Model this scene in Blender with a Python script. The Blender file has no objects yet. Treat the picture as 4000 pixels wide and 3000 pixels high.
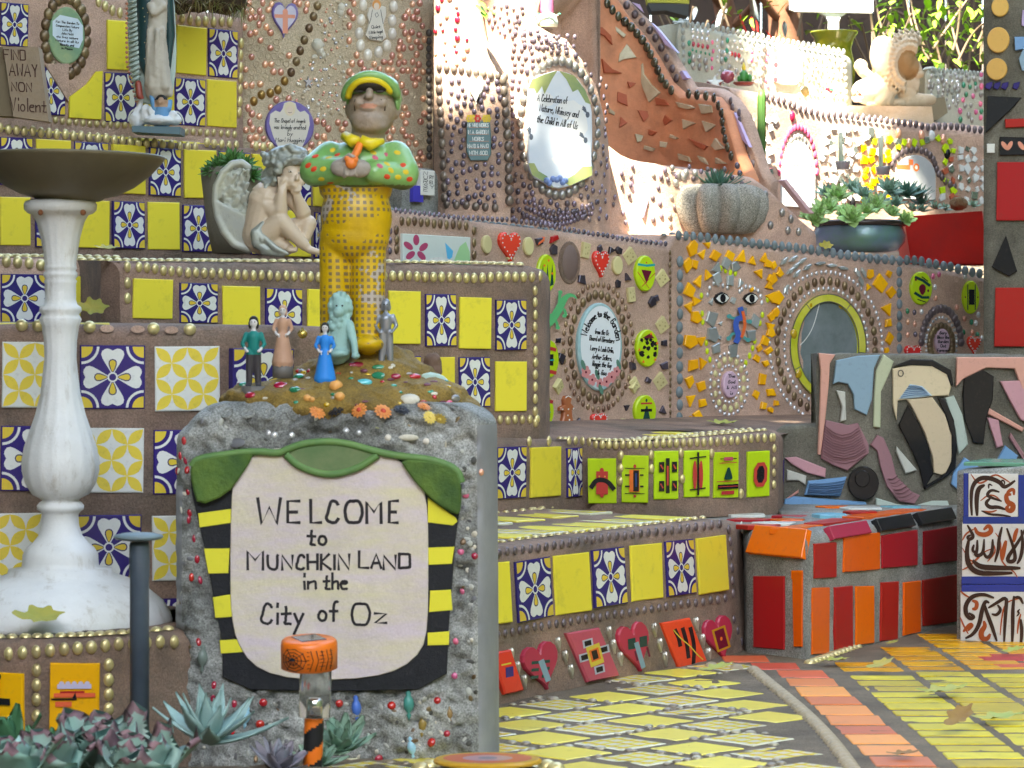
import bpy, bmesh, math, random
from mathutils import Vector, Matrix, noise
from mathutils.bvhtree import BVHTree
random.seed(7)
rnd = random.random
uni = random.uniform
S = bpy.context.scene
C = S.collection
PI = math.pi

# ------------------------------------------------------------------ camera, sky, sun, exposure
F, CZ, HY = 11000.0, 0.64, 1350.0          # focal length in photo pixels, eye height, horizon row
cam = bpy.data.cameras.new('camera'); camo = bpy.data.objects.new('camera', cam); C.objects.link(camo)
camo.location = (0, 0, CZ); camo.rotation_euler = (PI/2, 0, 0)
cam.sensor_width = 36; cam.lens = 36*F/4000; cam.shift_y = -150/4000.0
cam.clip_start = .05; cam.clip_end = 300
cam.dof.use_dof = True; cam.dof.focus_distance = 5.9; cam.dof.aperture_fstop = 15
S.camera = camo
SUN = Vector((-.22, -.50, .84)).normalized()     # towards the sun
w = bpy.data.worlds.new('World'); S.world = w; w.use_nodes = True
nt = w.node_tree; sky = nt.nodes.new('ShaderNodeTexSky'); sky.sky_type = 'NISHITA'; sky.sun_disc = False
sky.sun_elevation = math.asin(SUN.z); sky.sun_rotation = math.atan2(SUN.x, SUN.y)
sky.air_density = 1.0; sky.dust_density = 2.5; sky.ozone_density = 1.0
bg = nt.nodes['Background']; bg.inputs['Strength'].default_value = .1
nt.links.new(sky.outputs['Color'], bg.inputs['Color'])
sl = bpy.data.lights.new('sun', 'SUN'); so = bpy.data.objects.new('sun', sl); C.objects.link(so)
sl.energy = 3.2; sl.angle = R5 = math.radians(.5); sl.color = (1, .95, .86)
so.rotation_euler = (-SUN).to_track_quat('-Z', 'Y').to_euler(); so.location = (-4, -6, 14)
S.view_settings.view_transform = 'Standard'; S.view_settings.look = 'None'
S.view_settings.exposure = 4.05; S.view_settings.use_white_balance = True; S.view_settings.white_balance_temperature = 7300; S.view_settings.white_balance_tint = 4; S.view_settings.gamma = 1; S.view_settings.use_curve_mapping = False

# ------------------------------------------------------------------ helpers
def P(px, py, Y):
    return Vector(((px-2000)*Y/F, Y, CZ-(py-HY)*Y/F))
def floor_pt(px, py, z=0.0):
    return P(px, py, (CZ-z)*F/(py-HY))
WM = {}
def link(name, me, parent=None, M=None, **kw):
    o = bpy.data.objects.new(name, me); C.objects.link(o)
    M = M or Matrix.Identity(4)
    if parent is not None:
        o.parent = parent; o.matrix_basis = WM[parent.name].inverted() @ M
    else:
        o.matrix_basis = M
    WM[o.name] = M
    for k, v in kw.items(): o[k] = v
    return o
def thing(name, label, cat, loc, group=None):
    o = link(name, None, None, Matrix.Translation(loc), label=label, category=cat)
    o.empty_display_size = .05
    if group: o['group'] = group
    return o
MATS = {}
def M(name, col, rough=.5, metal=0.0, dirt=0.25, dscale=40.0, bump=0.0, bscale=200.0, col2=None, var=0.0, coat=0.0, trans=0.0, emit=0, dcol=(.09, .07, .05), spec=.5, streak=False, speck=0.0, stain=0.0, map_=None):
    if name in MATS: return MATS[name]
    m = bpy.data.materials.new(name); m.use_nodes = True; MATS[name] = m
    n = m.node_tree.nodes; L = m.node_tree.links; b = n['Principled BSDF']
    b.inputs['Roughness'].default_value = rough; b.inputs['Metallic'].default_value = metal
    b.inputs['Coat Weight'].default_value = coat; b.inputs['Coat Roughness'].default_value = .08
    b.inputs['Transmission Weight'].default_value = trans; b.inputs['Specular IOR Level'].default_value = spec
    tc = n.new('ShaderNodeTexCoord'); oi = n.new('ShaderNodeObjectInfo')
    geo = n.new('ShaderNodeNewGeometry')
    vec = n.new('ShaderNodeVectorMath'); vec.operation = 'ADD'
    L.new(geo.outputs['Position'], vec.inputs[0]); L.new(oi.outputs['Random'], vec.inputs[1])
    out = None
    rgb = n.new('ShaderNodeRGB'); rgb.outputs[0].default_value = (*col, 1); out = rgb.outputs[0]
    if col2:
        nz = n.new('ShaderNodeTexNoise'); nz.inputs['Scale'].default_value = dscale*.35; nz.inputs['Detail'].default_value = 6; nz.inputs['Roughness'].default_value = .65
        L.new(vec.outputs[0], nz.inputs['Vector'])
        if map_:
            mp = n.new('ShaderNodeMapping'); mp.inputs['Scale'].default_value = map_; L.new(vec.outputs[0], mp.inputs['Vector']); L.new(mp.outputs[0], nz.inputs['Vector'])
        cr = n.new('ShaderNodeMapRange'); cr.inputs[1].default_value = .35; cr.inputs[2].default_value = .65
        L.new(nz.outputs[0], cr.inputs[0])
        mx = n.new('ShaderNodeMix'); mx.data_type = 'RGBA'; L.new(cr.outputs[0], mx.inputs['Factor'])
        L.new(out, mx.inputs['A']); mx.inputs['B'].default_value = (*col2, 1); out = mx.outputs['Result']
    if dirt > 0:
        nz = n.new('ShaderNodeTexNoise'); nz.inputs['Scale'].default_value = dscale; nz.inputs['Detail'].default_value = 8; nz.inputs['Roughness'].default_value = .75
        if streak:
            mp = n.new('ShaderNodeMapping'); mp.inputs['Scale'].default_value = (1, 1, .3); L.new(vec.outputs[0], mp.inputs['Vector']); L.new(mp.outputs[0], nz.inputs['Vector'])
        else: L.new(vec.outputs[0], nz.inputs['Vector'])
        cr = n.new('ShaderNodeMapRange'); cr.inputs[1].default_value = .54; cr.inputs[2].default_value = .80; cr.inputs[4].default_value = dirt
        L.new(nz.outputs[0], cr.inputs[0])
        mx = n.new('ShaderNodeMix'); mx.data_type = 'RGBA'; L.new(cr.outputs[0], mx.inputs['Factor'])
        L.new(out, mx.inputs['A']); mx.inputs['B'].default_value = (*dcol, 1); out = mx.outputs['Result']
    for amt, scl in ((speck, 330.0), (stain, 7.0)):
        if amt > 0:
            nz = n.new('ShaderNodeTexNoise'); nz.inputs['Scale'].default_value = scl; nz.inputs['Detail'].default_value = 3 if scl > 100 else 7; nz.inputs['Roughness'].default_value = .7
            L.new(vec.outputs[0], nz.inputs['Vector'])
            mr = n.new('ShaderNodeMapRange'); mr.inputs[1].default_value = .3; mr.inputs[2].default_value = .7; mr.inputs[3].default_value = 1-amt; mr.inputs[4].default_value = 1+amt*.7
            L.new(nz.outputs[0], mr.inputs[0]); vm_ = n.new('ShaderNodeVectorMath'); vm_.operation = 'SCALE'; L.new(out, vm_.inputs[0]); L.new(mr.outputs[0], vm_.inputs['Scale']); out = vm_.outputs[0]
    if var > 0:
        hs = n.new('ShaderNodeHueSaturation'); L.new(out, hs.inputs['Color'])
        mr = n.new('ShaderNodeMapRange'); mr.inputs[3].default_value = 1-var; mr.inputs[4].default_value = 1+var; L.new(oi.outputs['Random'], mr.inputs[0]); L.new(mr.outputs[0], hs.inputs['Value'])
        mr2 = n.new('ShaderNodeMapRange'); mr2.inputs[3].default_value = .5-var*.06; mr2.inputs[4].default_value = .5+var*.06; L.new(oi.outputs['Random'], mr2.inputs[0]); L.new(mr2.outputs[0], hs.inputs['Hue'])
        out = hs.outputs[0]
    L.new(out, b.inputs['Base Color'])
    if bump > 0:
        nz = n.new('ShaderNodeTexNoise'); nz.inputs['Scale'].default_value = bscale; nz.inputs['Detail'].default_value = 7; nz.inputs['Roughness'].default_value = .7
        L.new(vec.outputs[0], nz.inputs['Vector'])
        bp = n.new('ShaderNodeBump'); bp.inputs['Strength'].default_value = bump; bp.inputs['Distance'].default_value = .004
        L.new(nz.outputs[0], bp.inputs['Height']); L.new(bp.outputs[0], b.inputs['Normal'])
    return m
def glaze(name, col, **k):
    k.setdefault('rough', .25); k.setdefault('spec', .35); k.setdefault('dirt', .36); k.setdefault('dscale', 90); k.setdefault('var', .08)
    return M(name, col, **k)
def paint(name, col, **k):
    k.setdefault('rough', .5); k.setdefault('spec', .25); k.setdefault('dirt', .12); k.setdefault('dscale', 80)
    return M(name, col, **k)

mortar = M('mortar', (.33, .205, .15), .9, dirt=.8, dscale=16, bump=.9, bscale=170, col2=(.20, .145, .11), dcol=(.06, .052, .04), speck=.35, stain=.4)
mortar_pink = M('mortar_pink', (.62, .41, .31), .9, dirt=.55, dscale=14, bump=.8, bscale=150, col2=(.45, .30, .23), dcol=(.13, .10, .085), speck=.3, stain=.3)
mortar_sand = M('mortar_sand', (.66, .54, .38), .9, dirt=.4, dscale=20, bump=.8, bscale=160, col2=(.52, .42, .29), dcol=(.14, .11, .08), speck=.35, stain=.15)
mortar_pale = M('mortar_pale', (.50, .49, .40), .9, dirt=.3, dscale=20, bump=.6, bscale=160, col2=(.40, .40, .32), dcol=(.15, .14, .11), speck=.2)
terracotta = M('terracotta_plaster', (.72, .31, .16), .85, dirt=.4, dscale=9, bump=.5, bscale=90, col2=(.56, .23, .12), dcol=(.18, .09, .06), stain=.3)
concrete = M('concrete', (.37, .37, .34), .92, dirt=.75, dscale=38, bump=1.0, bscale=200, col2=(.24, .24, .22), dcol=(.07, .07, .06), speck=.6, stain=.35)
concrete_dark = M('concrete_dark', (.20, .185, .145), .9, dirt=.6, dscale=16, bump=.7, bscale=180, col2=(.13, .122, .095), dcol=(.05, .046, .036), speck=.4, stain=.35)
yellow = glaze('yellow_glaze', (.80, .665, .06), dirt=.5, dscale=22, dcol=(.22, .2, .06), streak=False)
navy = glaze('navy_glaze', (.035, .022, .16))
white = glaze('white_glaze', (.72, .72, .68))
navy2 = glaze('navy_line', (.045, .04, .11))
goldyel = glaze('golden_glaze', (.72, .52, .06))
lime = glaze('lime_glaze', (.47, .66, .02))
orange_yel = glaze('amber_glaze', (.86, .43, .01))
orange = glaze('orange_glaze', (.80, .13, .006))
red = glaze('red_glaze', (.40, .014, .014), spec=.2, rough=.35)
darkred = glaze('dark_red_glaze', (.25, .008, .010), spec=.1, rough=.5)
crimson = glaze('crimson_glaze', (.45, .035, .07))
black = glaze('black_glaze', (.012, .012, .014))
pinkred = glaze('pink_red_glaze', (.55, .09, .12))
gold = M('gold_bead', (.62, .51, .25), .34, metal=.5, dirt=.25, dscale=120, var=.12)
bronze = M('bronze_bead', (.20, .135, .075), .33, metal=.5, dirt=.2, dscale=120, var=.25)
mauve = M('mauve_bead', (.15, .115, .125), .3, metal=.35, dirt=.25, dscale=120, var=.25)
steel = M('steel_bead', (.34, .32, .30), .3, metal=.6, dirt=.2, dscale=120, var=.2)
bluecap = M('slate_cap', (.15, .19, .205), .55, dirt=.3, dscale=120, var=.2)
purple = M('violet_gem', (.17, .135, .175), .12, metal=.4, dirt=0, var=.4)
copper = M('copper_gem', (.80, .40, .27), .08, metal=.35, dirt=0, var=.25, coat=1)
crystal = M('crystal_gem', (.72, .72, .74), .12, metal=.5, dirt=0, var=.2)
amber = M('amber_gem', (.5, .32, .01), .1, dirt=0, coat=1)
pearl = M('pearl', (.7, .64, .55), .2, dirt=.1, var=.1, coat=.6)
greengem = M('green_gem', (.02, .22, .11), .1, dirt=0, coat=1, var=.3)
redgem = M('red_gem', (.4, .01, .03), .1, dirt=0, coat=1, var=.2)
pinkgem = M('pink_gem', (.65, .12, .25), .12, dirt=0, coat=1, var=.2)
mirror = M('mirror_glass', (.50, .54, .52), .15, metal=.45, dirt=.3, dscale=60, var=.25)
ink = paint('ink', (.012, .012, .016), dirt=0)

# ---- flat printed / slab shapes -------------------------------------------------
def area(p): return sum(p[i-1][0]*p[i][1]-p[i][0]*p[i-1][1] for i in range(len(p)))/2
def ccw(p):
    p = [(a[0], a[1]) for a in p]
    return p if area(p) > 0 else p[::-1]
def inset(p, d):
    q = []; n = len(p)
    for i in range(n):
        a, b, c = Vector(p[i-1]), Vector(p[i]), Vector(p[(i+1) % n])
        e1 = (b-a); e2 = (c-b)
        n1 = Vector((-e1.y, e1.x)); n2 = Vector((-e2.y, e2.x))
        if n1.length: n1.normalize()
        if n2.length: n2.normalize()
        s = n1+n2; k = max(.6, s.length_squared/2)
        q.append(b+s*(d/k))
    return q
class PB:
    """Collects slabs and flat printed shapes; build() gives one mesh."""
    def __init__(s): s.bm = bmesh.new(); s.mats = []; s.k = 0
    def mi(s, m):
        if m not in s.mats: s.mats.append(m)
        return s.mats.index(m)
    def slab(s, poly, z0, z1, m, bev=.001, zb=None):
        p = ccw(poly); q = inset(p, bev); n = len(p); v = s.bm.verts; zb = bev if zb is None else zb
        r0 = [v.new((a[0], a[1], z0)) for a in p]; r1 = [v.new((a[0], a[1], z1-zb)) for a in p]; r2 = [v.new((a[0], a[1], z1)) for a in q]
        i = s.mi(m)
        for a, b in ((r0, r1), (r1, r2)):
            for j in range(n):
                f = s.bm.faces.new((a[j], a[(j+1) % n], b[(j+1) % n], b[j])); f.material_index = i
        f = s.bm.faces.new(r2); f.material_index = i
        return s
    def flat(s, poly, z, m):
        s.k += 1; p = ccw(poly)
        f = s.bm.faces.new([s.bm.verts.new((a[0], a[1], z+s.k*6e-6)) for a in p]); f.material_index = s.mi(m)
        return s
    def strip(s, pts, wd, z, m, taper=None):
        """a painted stroke"""
        s.k += 1; z += s.k*6e-6
        pts = [Vector(p) for p in pts]; n = len(pts); i = s.mi(m); L = []; Rr = []
        for j, p in enumerate(pts):
            d = (pts[min(j+1, n-1)]-pts[max(j-1, 0)]);
            if d.length == 0: d = Vector((1, 0))
            d.normalize(); h = wd/2 if taper is None else wd/2*taper[j]
            q = p - d*(h*.8) if j == 0 else p + d*(h*.8) if j == n-1 else p
            L.append(s.bm.verts.new((q.x-d.y*h, q.y+d.x*h, z))); Rr.append(s.bm.verts.new((q.x+d.y*h, q.y-d.x*h, z)))
        for j in range(n-1):
            f = s.bm.faces.new((Rr[j], Rr[j+1], L[j+1], L[j])); f.material_index = i
        return s
    def dome(s, cx, cy, rx, ry, h, m, seg=12, rings=3, z0=0):
        i = s.mi(m); prev = None
        for k in range(rings+1):
            a = k/rings*PI/2
            if k == rings: ring = [s.bm.verts.new((cx, cy, z0+h))]
            else: ring = [s.bm.verts.new((cx+rx*math.cos(a)*math.cos(t), cy+ry*math.cos(a)*math.sin(t), z0+h*math.sin(a))) for t in (2*PI*j/seg for j in range(seg))]
            if prev:
                for j in range(seg):
                    f = s.bm.faces.new((prev[j], prev[(j+1) % seg], ring[(j+1) % seg], ring[j]) if len(ring) > 1 else (prev[j], prev[(j+1) % seg], ring[0]))
                    f.material_index = i; f.smooth = True
            prev = ring
        return s
    def scale(s, a, b):
        for v in s.bm.verts: v.co.x *= a; v.co.y *= b
    def build(s, name):
        me = bpy.data.meshes.new(name); s.bm.to_mesh(me); s.bm.free()
        for m in s.mats: me.materials.append(m)
        return me
def ell(cx, cy, rx, ry, n=24, a0=0, a1=2*PI):
    return [(cx+rx*math.cos(a0+(a1-a0)*i/n), cy+ry*math.sin(a0+(a1-a0)*i/n)) for i in range(n)]
def rect(x0, y0, x1, y1): return [(x0, y0), (x1, y0), (x1, y1), (x0, y1)]
def rot(p, a, c=(0, 0)):
    ca, sa = math.cos(a), math.sin(a)
    return [(c[0]+(x-c[0])*ca-(y-c[1])*sa, c[1]+(x-c[0])*sa+(y-c[1])*ca) for x, y in p]
def heart(w=1, h=1, n=28):
    o = []
    for i in range(n):
        t = 2*PI*i/n
        o.append((w*.5*math.sin(t)**3, h*(13*math.cos(t)-5*math.cos(2*t)-2*math.cos(3*t)-math.cos(4*t)+2.5)/29.))
    return o
def chaikin(p, it=2, closed=False):
    for _ in range(it):
        q = [] if closed else [p[0]]
        n = len(p)
        for i in range(n if closed else n-1):
            a, b = p[i], p[(i+1) % n]
            q += [tuple(u*.75+v*.25 for u, v in zip(a, b)), tuple(u*.25+v*.75 for u, v in zip(a, b))]
        if not closed: q.append(p[-1])
        p = q
    return p
GL = {'A':'033963 1555','B':'0309 ~0959575606 ~0656545303','C':'~58492916042343 54'.replace(' ', ''),'D':'0309 ~095958545303','E':'59090353 0646','F':'590903 0646','G':'~58492916042343545636',
'H':'0309 5359 0656','I':'1319','J':'~5955432304','K':'0309 490653','L':'090353','M':'0309366963','N':'03095359','O':'~3919070513335365675939','P':'0309 ~0959575606','Q':'~3919070513335365675939 4362',
'R':'0309 ~0959575606 2653','S':'~58491907264655431304','T':'0959 3339','U':'~090423435459','V':'093359','W':'0913375369','X':'0953 5903','Y':'0936 593633','Z':'09590353',
'a':'~46260504133344 4643','b':'0903 ~063645443303','c':'~45362605041333 44'.replace(' ', ''),'d':'4943 ~462605041343','e':'~05454636160504133343','f':'~493928232 2'.replace(' ', '')[:-1]+'3 0646','g':'~46260504133344 ~4641301001','h':'0903 ~05264643','i':'1316 1819','j':'~16110000 1819','k':'0903 460543','l':'1319','m':'0306 ~05263533 ~35566563','n':'0306 ~05264643','o':'~26160504133344453626','p':'0600 ~063645443303','q':'4640 ~462605041343','r':'0306 ~05264645','s':'~4626152534331303','t':'~28241343 0646','u':'~060413334446 4643','v':'062346','w':'0613253346','x':'0643 4603','y':'0623 4600','z':'06460343','&':'~43171929281504133355',"'":'1918',',':'1412','.':'1314','-':'1545','?':'~08294846353533 3231'}
GL['f'] = '~49392823 0646'
def text_strokes(t):
    """list of polylines in em units (cap height 1) and the width"""
    x = 0; out = []
    for ch in t:
        if ch == ' ': x += .55; continue
        g = GL.get(ch)
        if not g: x += .4; continue
        mx = 0
        for st in g.split(' '):
            sm = st.startswith('~'); st = st.lstrip('~')
            pts = [(int(st[i])/6*.82, (int(st[i+1])-3)/6) for i in range(0, len(st)-1, 2)]
            mx = max(mx, max(p[0] for p in pts))
            if sm and len(pts) > 2: pts = chaikin(pts, 2)
            out.append([(x+p[0], p[1]) for p in pts])
        x += mx+.24
    return out, max(0, x-.24)
def put_text(pb, t, cx, cy, h, thick, m, z, width=None, fn=None, slant=0.0, jit=0.0, tilt=0.0):
    st, wd = text_strokes(t); kx = h if width is None else width/max(wd, .01)
    for pl in st:
        jx, jy = uni(-jit, jit), uni(-jit, jit)
        q = []
        for x, y in pl:
            X = (x-wd/2+slant*y)*kx; Yv = (y-.5)*h
            if fn: q.append(fn(X, Yv))
            else: q.append((cx+X+jx*h-Yv*tilt, cy+Yv+jy*h+X*tilt))
        pb.strip(q, thick, z, m)

def tile_mesh(name, draw, base, t=.0035, bev=.018):
    pb = PB(); pb.slab(rect(-.5, -.5, .5, .5), -.012, t, base, bev, .0012); draw(pb, t); return pb.build(name)
def d_flower(pb, t, clip=None):
    z = t+2e-5
    for k in range(4):
        a = k*PI/2+PI/2; half = [(.05, .012), (.13, .06), (.22, .115), (.30, .16), (.36, .178), (.41, .165), (.445, .115), (.45, .07), (.432, .025), (.418, 0)]
        pt = half+[(x, -y) for x, y in half[::-1][1:]]
        pb.flat(rot(pt, a), z, white)
        dr = [(.075, .012), (.14, .045), (.2, .065), (.245, .062), (.275, .04), (.287, 0)]
        pb.flat(rot(dr+[(x, -y) for x, y in dr[::-1][1:]], a), z, navy2)
        dr = [(.09, .008), (.14, .028), (.2, .045), (.24, .044), (.26, .026), (.268, 0)]
        pb.flat(rot(dr+[(x, -y) for x, y in dr[::-1][1:]], a), z, goldyel)
        cx, cy = ((.48, .48), (-.48, .48), (-.48, -.48), (.48, -.48))[k]; a0 = PI+k*PI/2
        arc = lambda r: [(cx+r*math.cos(a0+PI/2*i/8), cy+r*math.sin(a0+PI/2*i/8)) for i in range(9)]
        pb.flat(arc(.275)+arc(.235)[::-1], z, white)
        pb.flat([(cx, cy)]+arc(.175), z, goldyel)
    pb.flat(ell(0, 0, .08, .08, 16), z, white); pb.flat(ell(0, 0, .055, .055, 14), z, navy)
def d_geo(pb, t):
    z = t+2e-5; geo = glaze('geo_yellow', (.80, .62, .08))
    for i in range(4):
        for j in range(4):
            x0, y0 = -.485+i*.2425, -.485+j*.2425; a, b = ((x0, y0), (x0+.2425, y0+.2425)) if (i+j) % 2 == 0 else ((x0+.2425, y0), (x0, y0+.2425))
            A, B = Vector(a), Vector(b); d = B-A; n = Vector((-d.y, d.x))
            pb.flat([A+d*s+n*(.24*math.sin(PI*s)) for s in (0, .15, .3, .5, .7, .85)]+[A+d*s-n*(.24*math.sin(PI*s)) for s in (1, .85, .7, .5, .3, .15)], z, geo)
def d_plain(pb, t): pass
def d_plaid(pb, t):
    z = t+2e-5; y1 = glaze('plaid_yellow', (.75, .66, .10))
    for k in range(4): pb.flat(rect(-.47, -.42+k*.24, .47, -.33+k*.24), z, y1)
    for k in (-.33, 0, .3): pb.flat(rect(k-.05, -.47, k+.05, .47), z, goldyel)
FLOWER = tile_mesh('flower_tile', d_flower, navy); GEO = tile_mesh('geo_tile', d_geo, white); YEL = tile_mesh('yellow_tile', d_plain, yellow); PLAID = tile_mesh('plaid_tile', d_plaid, white)
TILE = {}
def plain_tile(m):
    if m.name not in TILE: TILE[m.name] = tile_mesh('plain_'+m.name, d_plain, m)
    return TILE[m.name]
BEAD = {}
def bead_mesh(m, h=.75, seg=12):
    k = (m.name, h, seg)
    if k not in BEAD: BEAD[k] = PB().dome(0, 0, 1, 1, h, m, seg, 4, z0=-.06).build('bead_'+m.name)
    return BEAD[k]
def ring_mesh(m):
    k = ('ring', m.name)
    if k not in BEAD:
        pb = PB(); i = pb.mi(m); rs = [(1.15, -.1), (1.05, .16), (.85, .12), (.78, -.25), (.05, -.3)]; pr = None
        for r, z in rs:
            rg = [pb.bm.verts.new((r*math.cos(2*PI*j/12), r*math.sin(2*PI*j/12), z)) for j in range(12)]
            if pr:
                for j in range(12):
                    f = pb.bm.faces.new((pr[j], pr[(j+1) % 12], rg[(j+1) % 12], rg[j])); f.smooth = True
            pr = rg
        pb.bm.faces.new(pr); BEAD[k] = pb.build('socket')
    return BEAD[k]

# ---- walls ----------------------------------------------------------------------
class Surf:
    """An upright surface over a plan polyline: pts = (photo column, distance, top row, bottom row)."""
    def __init__(s, pts, lean=0.0, smooth=False):
        s.lean = lean
        s.plan = [P(a, HY, Y).xy for a, Y, *_ in pts]
        if smooth:
            s.plan = [Vector(p) for p in chaikin([tuple(p) for p in s.plan], 2)]
        s.top = [(P(p[0], p[2], p[1]).xy, P(p[0], p[2], p[1]).z) for p in pts]
        s.zt = [P(p[0], p[2], p[1]).z for p in pts]; s.zb = [P(p[0], p[3], p[1]).z for p in pts]
        s.px = [p[0] for p in pts]; s.zref = sum(s.zt)/len(s.zt)
    def lin(s, arr, px):
        x = s.px
        if px <= x[0]: return arr[0]
        for i in range(len(x)-1):
            if px <= x[i+1]: return arr[i]+(arr[i+1]-arr[i])*(px-x[i])/(x[i+1]-x[i])
        return arr[-1]
    def nrm(s, i):
        d = s.plan[i+1]-s.plan[i]; d.normalize(); return Vector((d.y, -d.x))
    def hit(s, px, py):
        k = (px-2000)/F; off = 0.0
        for it in range(3 if s.lean else 1):
            best = None; n = len(s.plan)
            for i in range(n-1):
                nn = s.nrm(i); a = s.plan[i]+nn*off; b = s.plan[i+1]+nn*off; d = b-a
                den = d.x-k*d.y
                if abs(den) < 1e-9: continue
                t = (k*a.y-a.x)/den
                lo = -1e9 if i == 0 else 0; hi = 1e9 if i == n-2 else 1
                ex = round(max(0, lo-t, t-hi)*d.length, 4); q = a+d*t
                if q.y < .5 or q.y > 40: continue
                if best is None or (ex, q.y) < (best[3], best[0].y): best = (q, nn, d.normalized(), ex)
            q, nn, u, _ = best; z = CZ-(py-HY)*q.y/F
            if s.lean: off = s.lean*(s.zref-z)
        n3 = Vector((nn.x, nn.y, s.lean)).normalized(); u3 = Vector((u.x, u.y, 0)); v3 = n3.cross(u3)
        return Vector((q.x, q.y, z)), u3, v3, n3
    def frame(s, px, py, dz=0.0):
        p, u, v, n = s.hit(px, py); p = p+n*dz
        return Matrix(((u.x, v.x, n.x, p.x), (u.y, v.y, n.y, p.y), (u.z, v.z, n.z, p.z), (0, 0, 0, 1)))
    def topframe(s, px, d):
        p, u, v, n = s.hit(px, HY)
        z = s.lin(s.zt, px); q = Vector((p.x-n.x*d, p.y-n.y*d, z+s.rise*max(0, d)))
        nn = Vector((n.x, n.y, 0)); 
        return Matrix(((u.x, -nn.x, 0, q.x), (u.y, -nn.y, 0, q.y), (0, 0, 1, q.z), (0, 0, 0, 1)))
    def size(s, x0, x1, y0, y1):
        cx, cy = (x0+x1)/2, (y0+y1)/2
        w_ = (s.hit(x0, cy)[0]-s.hit(x1, cy)[0]).length; h_ = (s.hit(cx, y0)[0]-s.hit(cx, y1)[0]).length
        return w_, h_
    # --- pieces -------------------------------------------------------------
    def tile(s, x0, x1, y0, y1, me, name='tile', jit=.016):
        w_, h_ = s.size(x0, x1, y0, y1); m = s.frame((x0+x1)/2, (y0+y1)/2, uni(-.001, .0015))
        j = Matrix.Rotation(uni(-jit, jit), 4, 'Z') @ Matrix.Rotation(uni(-.018, .018), 4, 'X') @ Matrix.Rotation(uni(-.018, .018), 4, 'Y')
        return link(name, me, s.root, m @ j @ Matrix.Diagonal((w_, h_, 1, 1)))
    def bead(s, px, py, r, m, ry=None, h=.75, name='bead', mesh=None, ang=0):
        f = s.frame(px, py); Y = f[1][3]; k = Y/F; a = r*k; b = (ry or r)*k
        p0 = s.hit(px, py)
        return link(name, mesh or bead_mesh(m, h), s.root, f @ Matrix.Rotation(ang, 4, 'Z') @ Matrix.Diagonal((a, b, min(a, b), 1)))
    def beadline(s, pts, step, r, m, ry=None, name='bead', jit=2.0, miss=0.0, mesh=None):
        acc = 0
        for (x0, y0), (x1, y1) in zip(pts, pts[1:]):
            L = math.hypot(x1-x0, y1-y0); t = acc
            while t < L:
                if rnd() >= miss: s.bead(x0+(x1-x0)*t/L+uni(-jit, jit)*.5, y0+(y1-y0)*t/L+uni(-jit, jit), r*uni(.92, 1.06), m, ry, name=name, mesh=mesh)
                t += step
            acc = t-L
    def ringline(s, cx, cy, rx, ry, n, r, m, a0=0, a1=2*PI, ryb=None, name='bead'):
        for i in range(n):
            a = a0+(a1-a0)*(i+.5)/n
            s.bead(cx+rx*math.cos(a), cy+ry*math.sin(a), r*uni(.93, 1.05), m, ryb, name=name)
    def topbeads(s, x0, x1, step, r, m, d, jit=.002, name='bead'):
        px = x0
        while px < x1:
            f = s.topframe(px, d+uni(-jit, jit)); k = f[1][3]/F*r
            link(name, bead_mesh(m, .7), s.root, f @ Matrix.Diagonal((k, k, k, 1))); px += step
    def poly(s, pts, m, t=.007, name='shard', z0=-.01, bev=.0012, parent=None):
        cx = sum(p[0] for p in pts)/len(pts); cy = sum(p[1] for p in pts)/len(pts)
        f = s.frame(cx, cy); fi = f.inverted()
        loc = [(fi @ s.hit(*p)[0]).xy for p in pts]
        pb = PB(); pb.slab(loc, z0, t*uni(.85, 1.15), m, bev)
        return link(name, pb.build(name), parent or s.root, f)
    def plaque(s, cx, cy, w_, h_, draw, name='plaque', kids=None, ang=0):
        """draw(pb): shapes in photo pixels about the centre (y up), scaled to the wall; kids: {name: draw} sub-parts"""
        f = s.frame(cx, cy); sw, sh = s.size(cx-10, cx+10, cy-10, cy+10); sx, sy = sw/20, sh/20
        sc = f @ Matrix.Rotation(ang, 4, 'Z'); s.px_scale = (sx, sy)
        pb = PB(); draw(pb); pb.scale(sx, sy); o = link(name, pb.build(name), s.root, sc)
        for k, fn in (kids or {}).items():
            pb = PB(); fn(pb); pb.scale(sx, sy); link(k, pb.build(k), o, sc)
        return o
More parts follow.
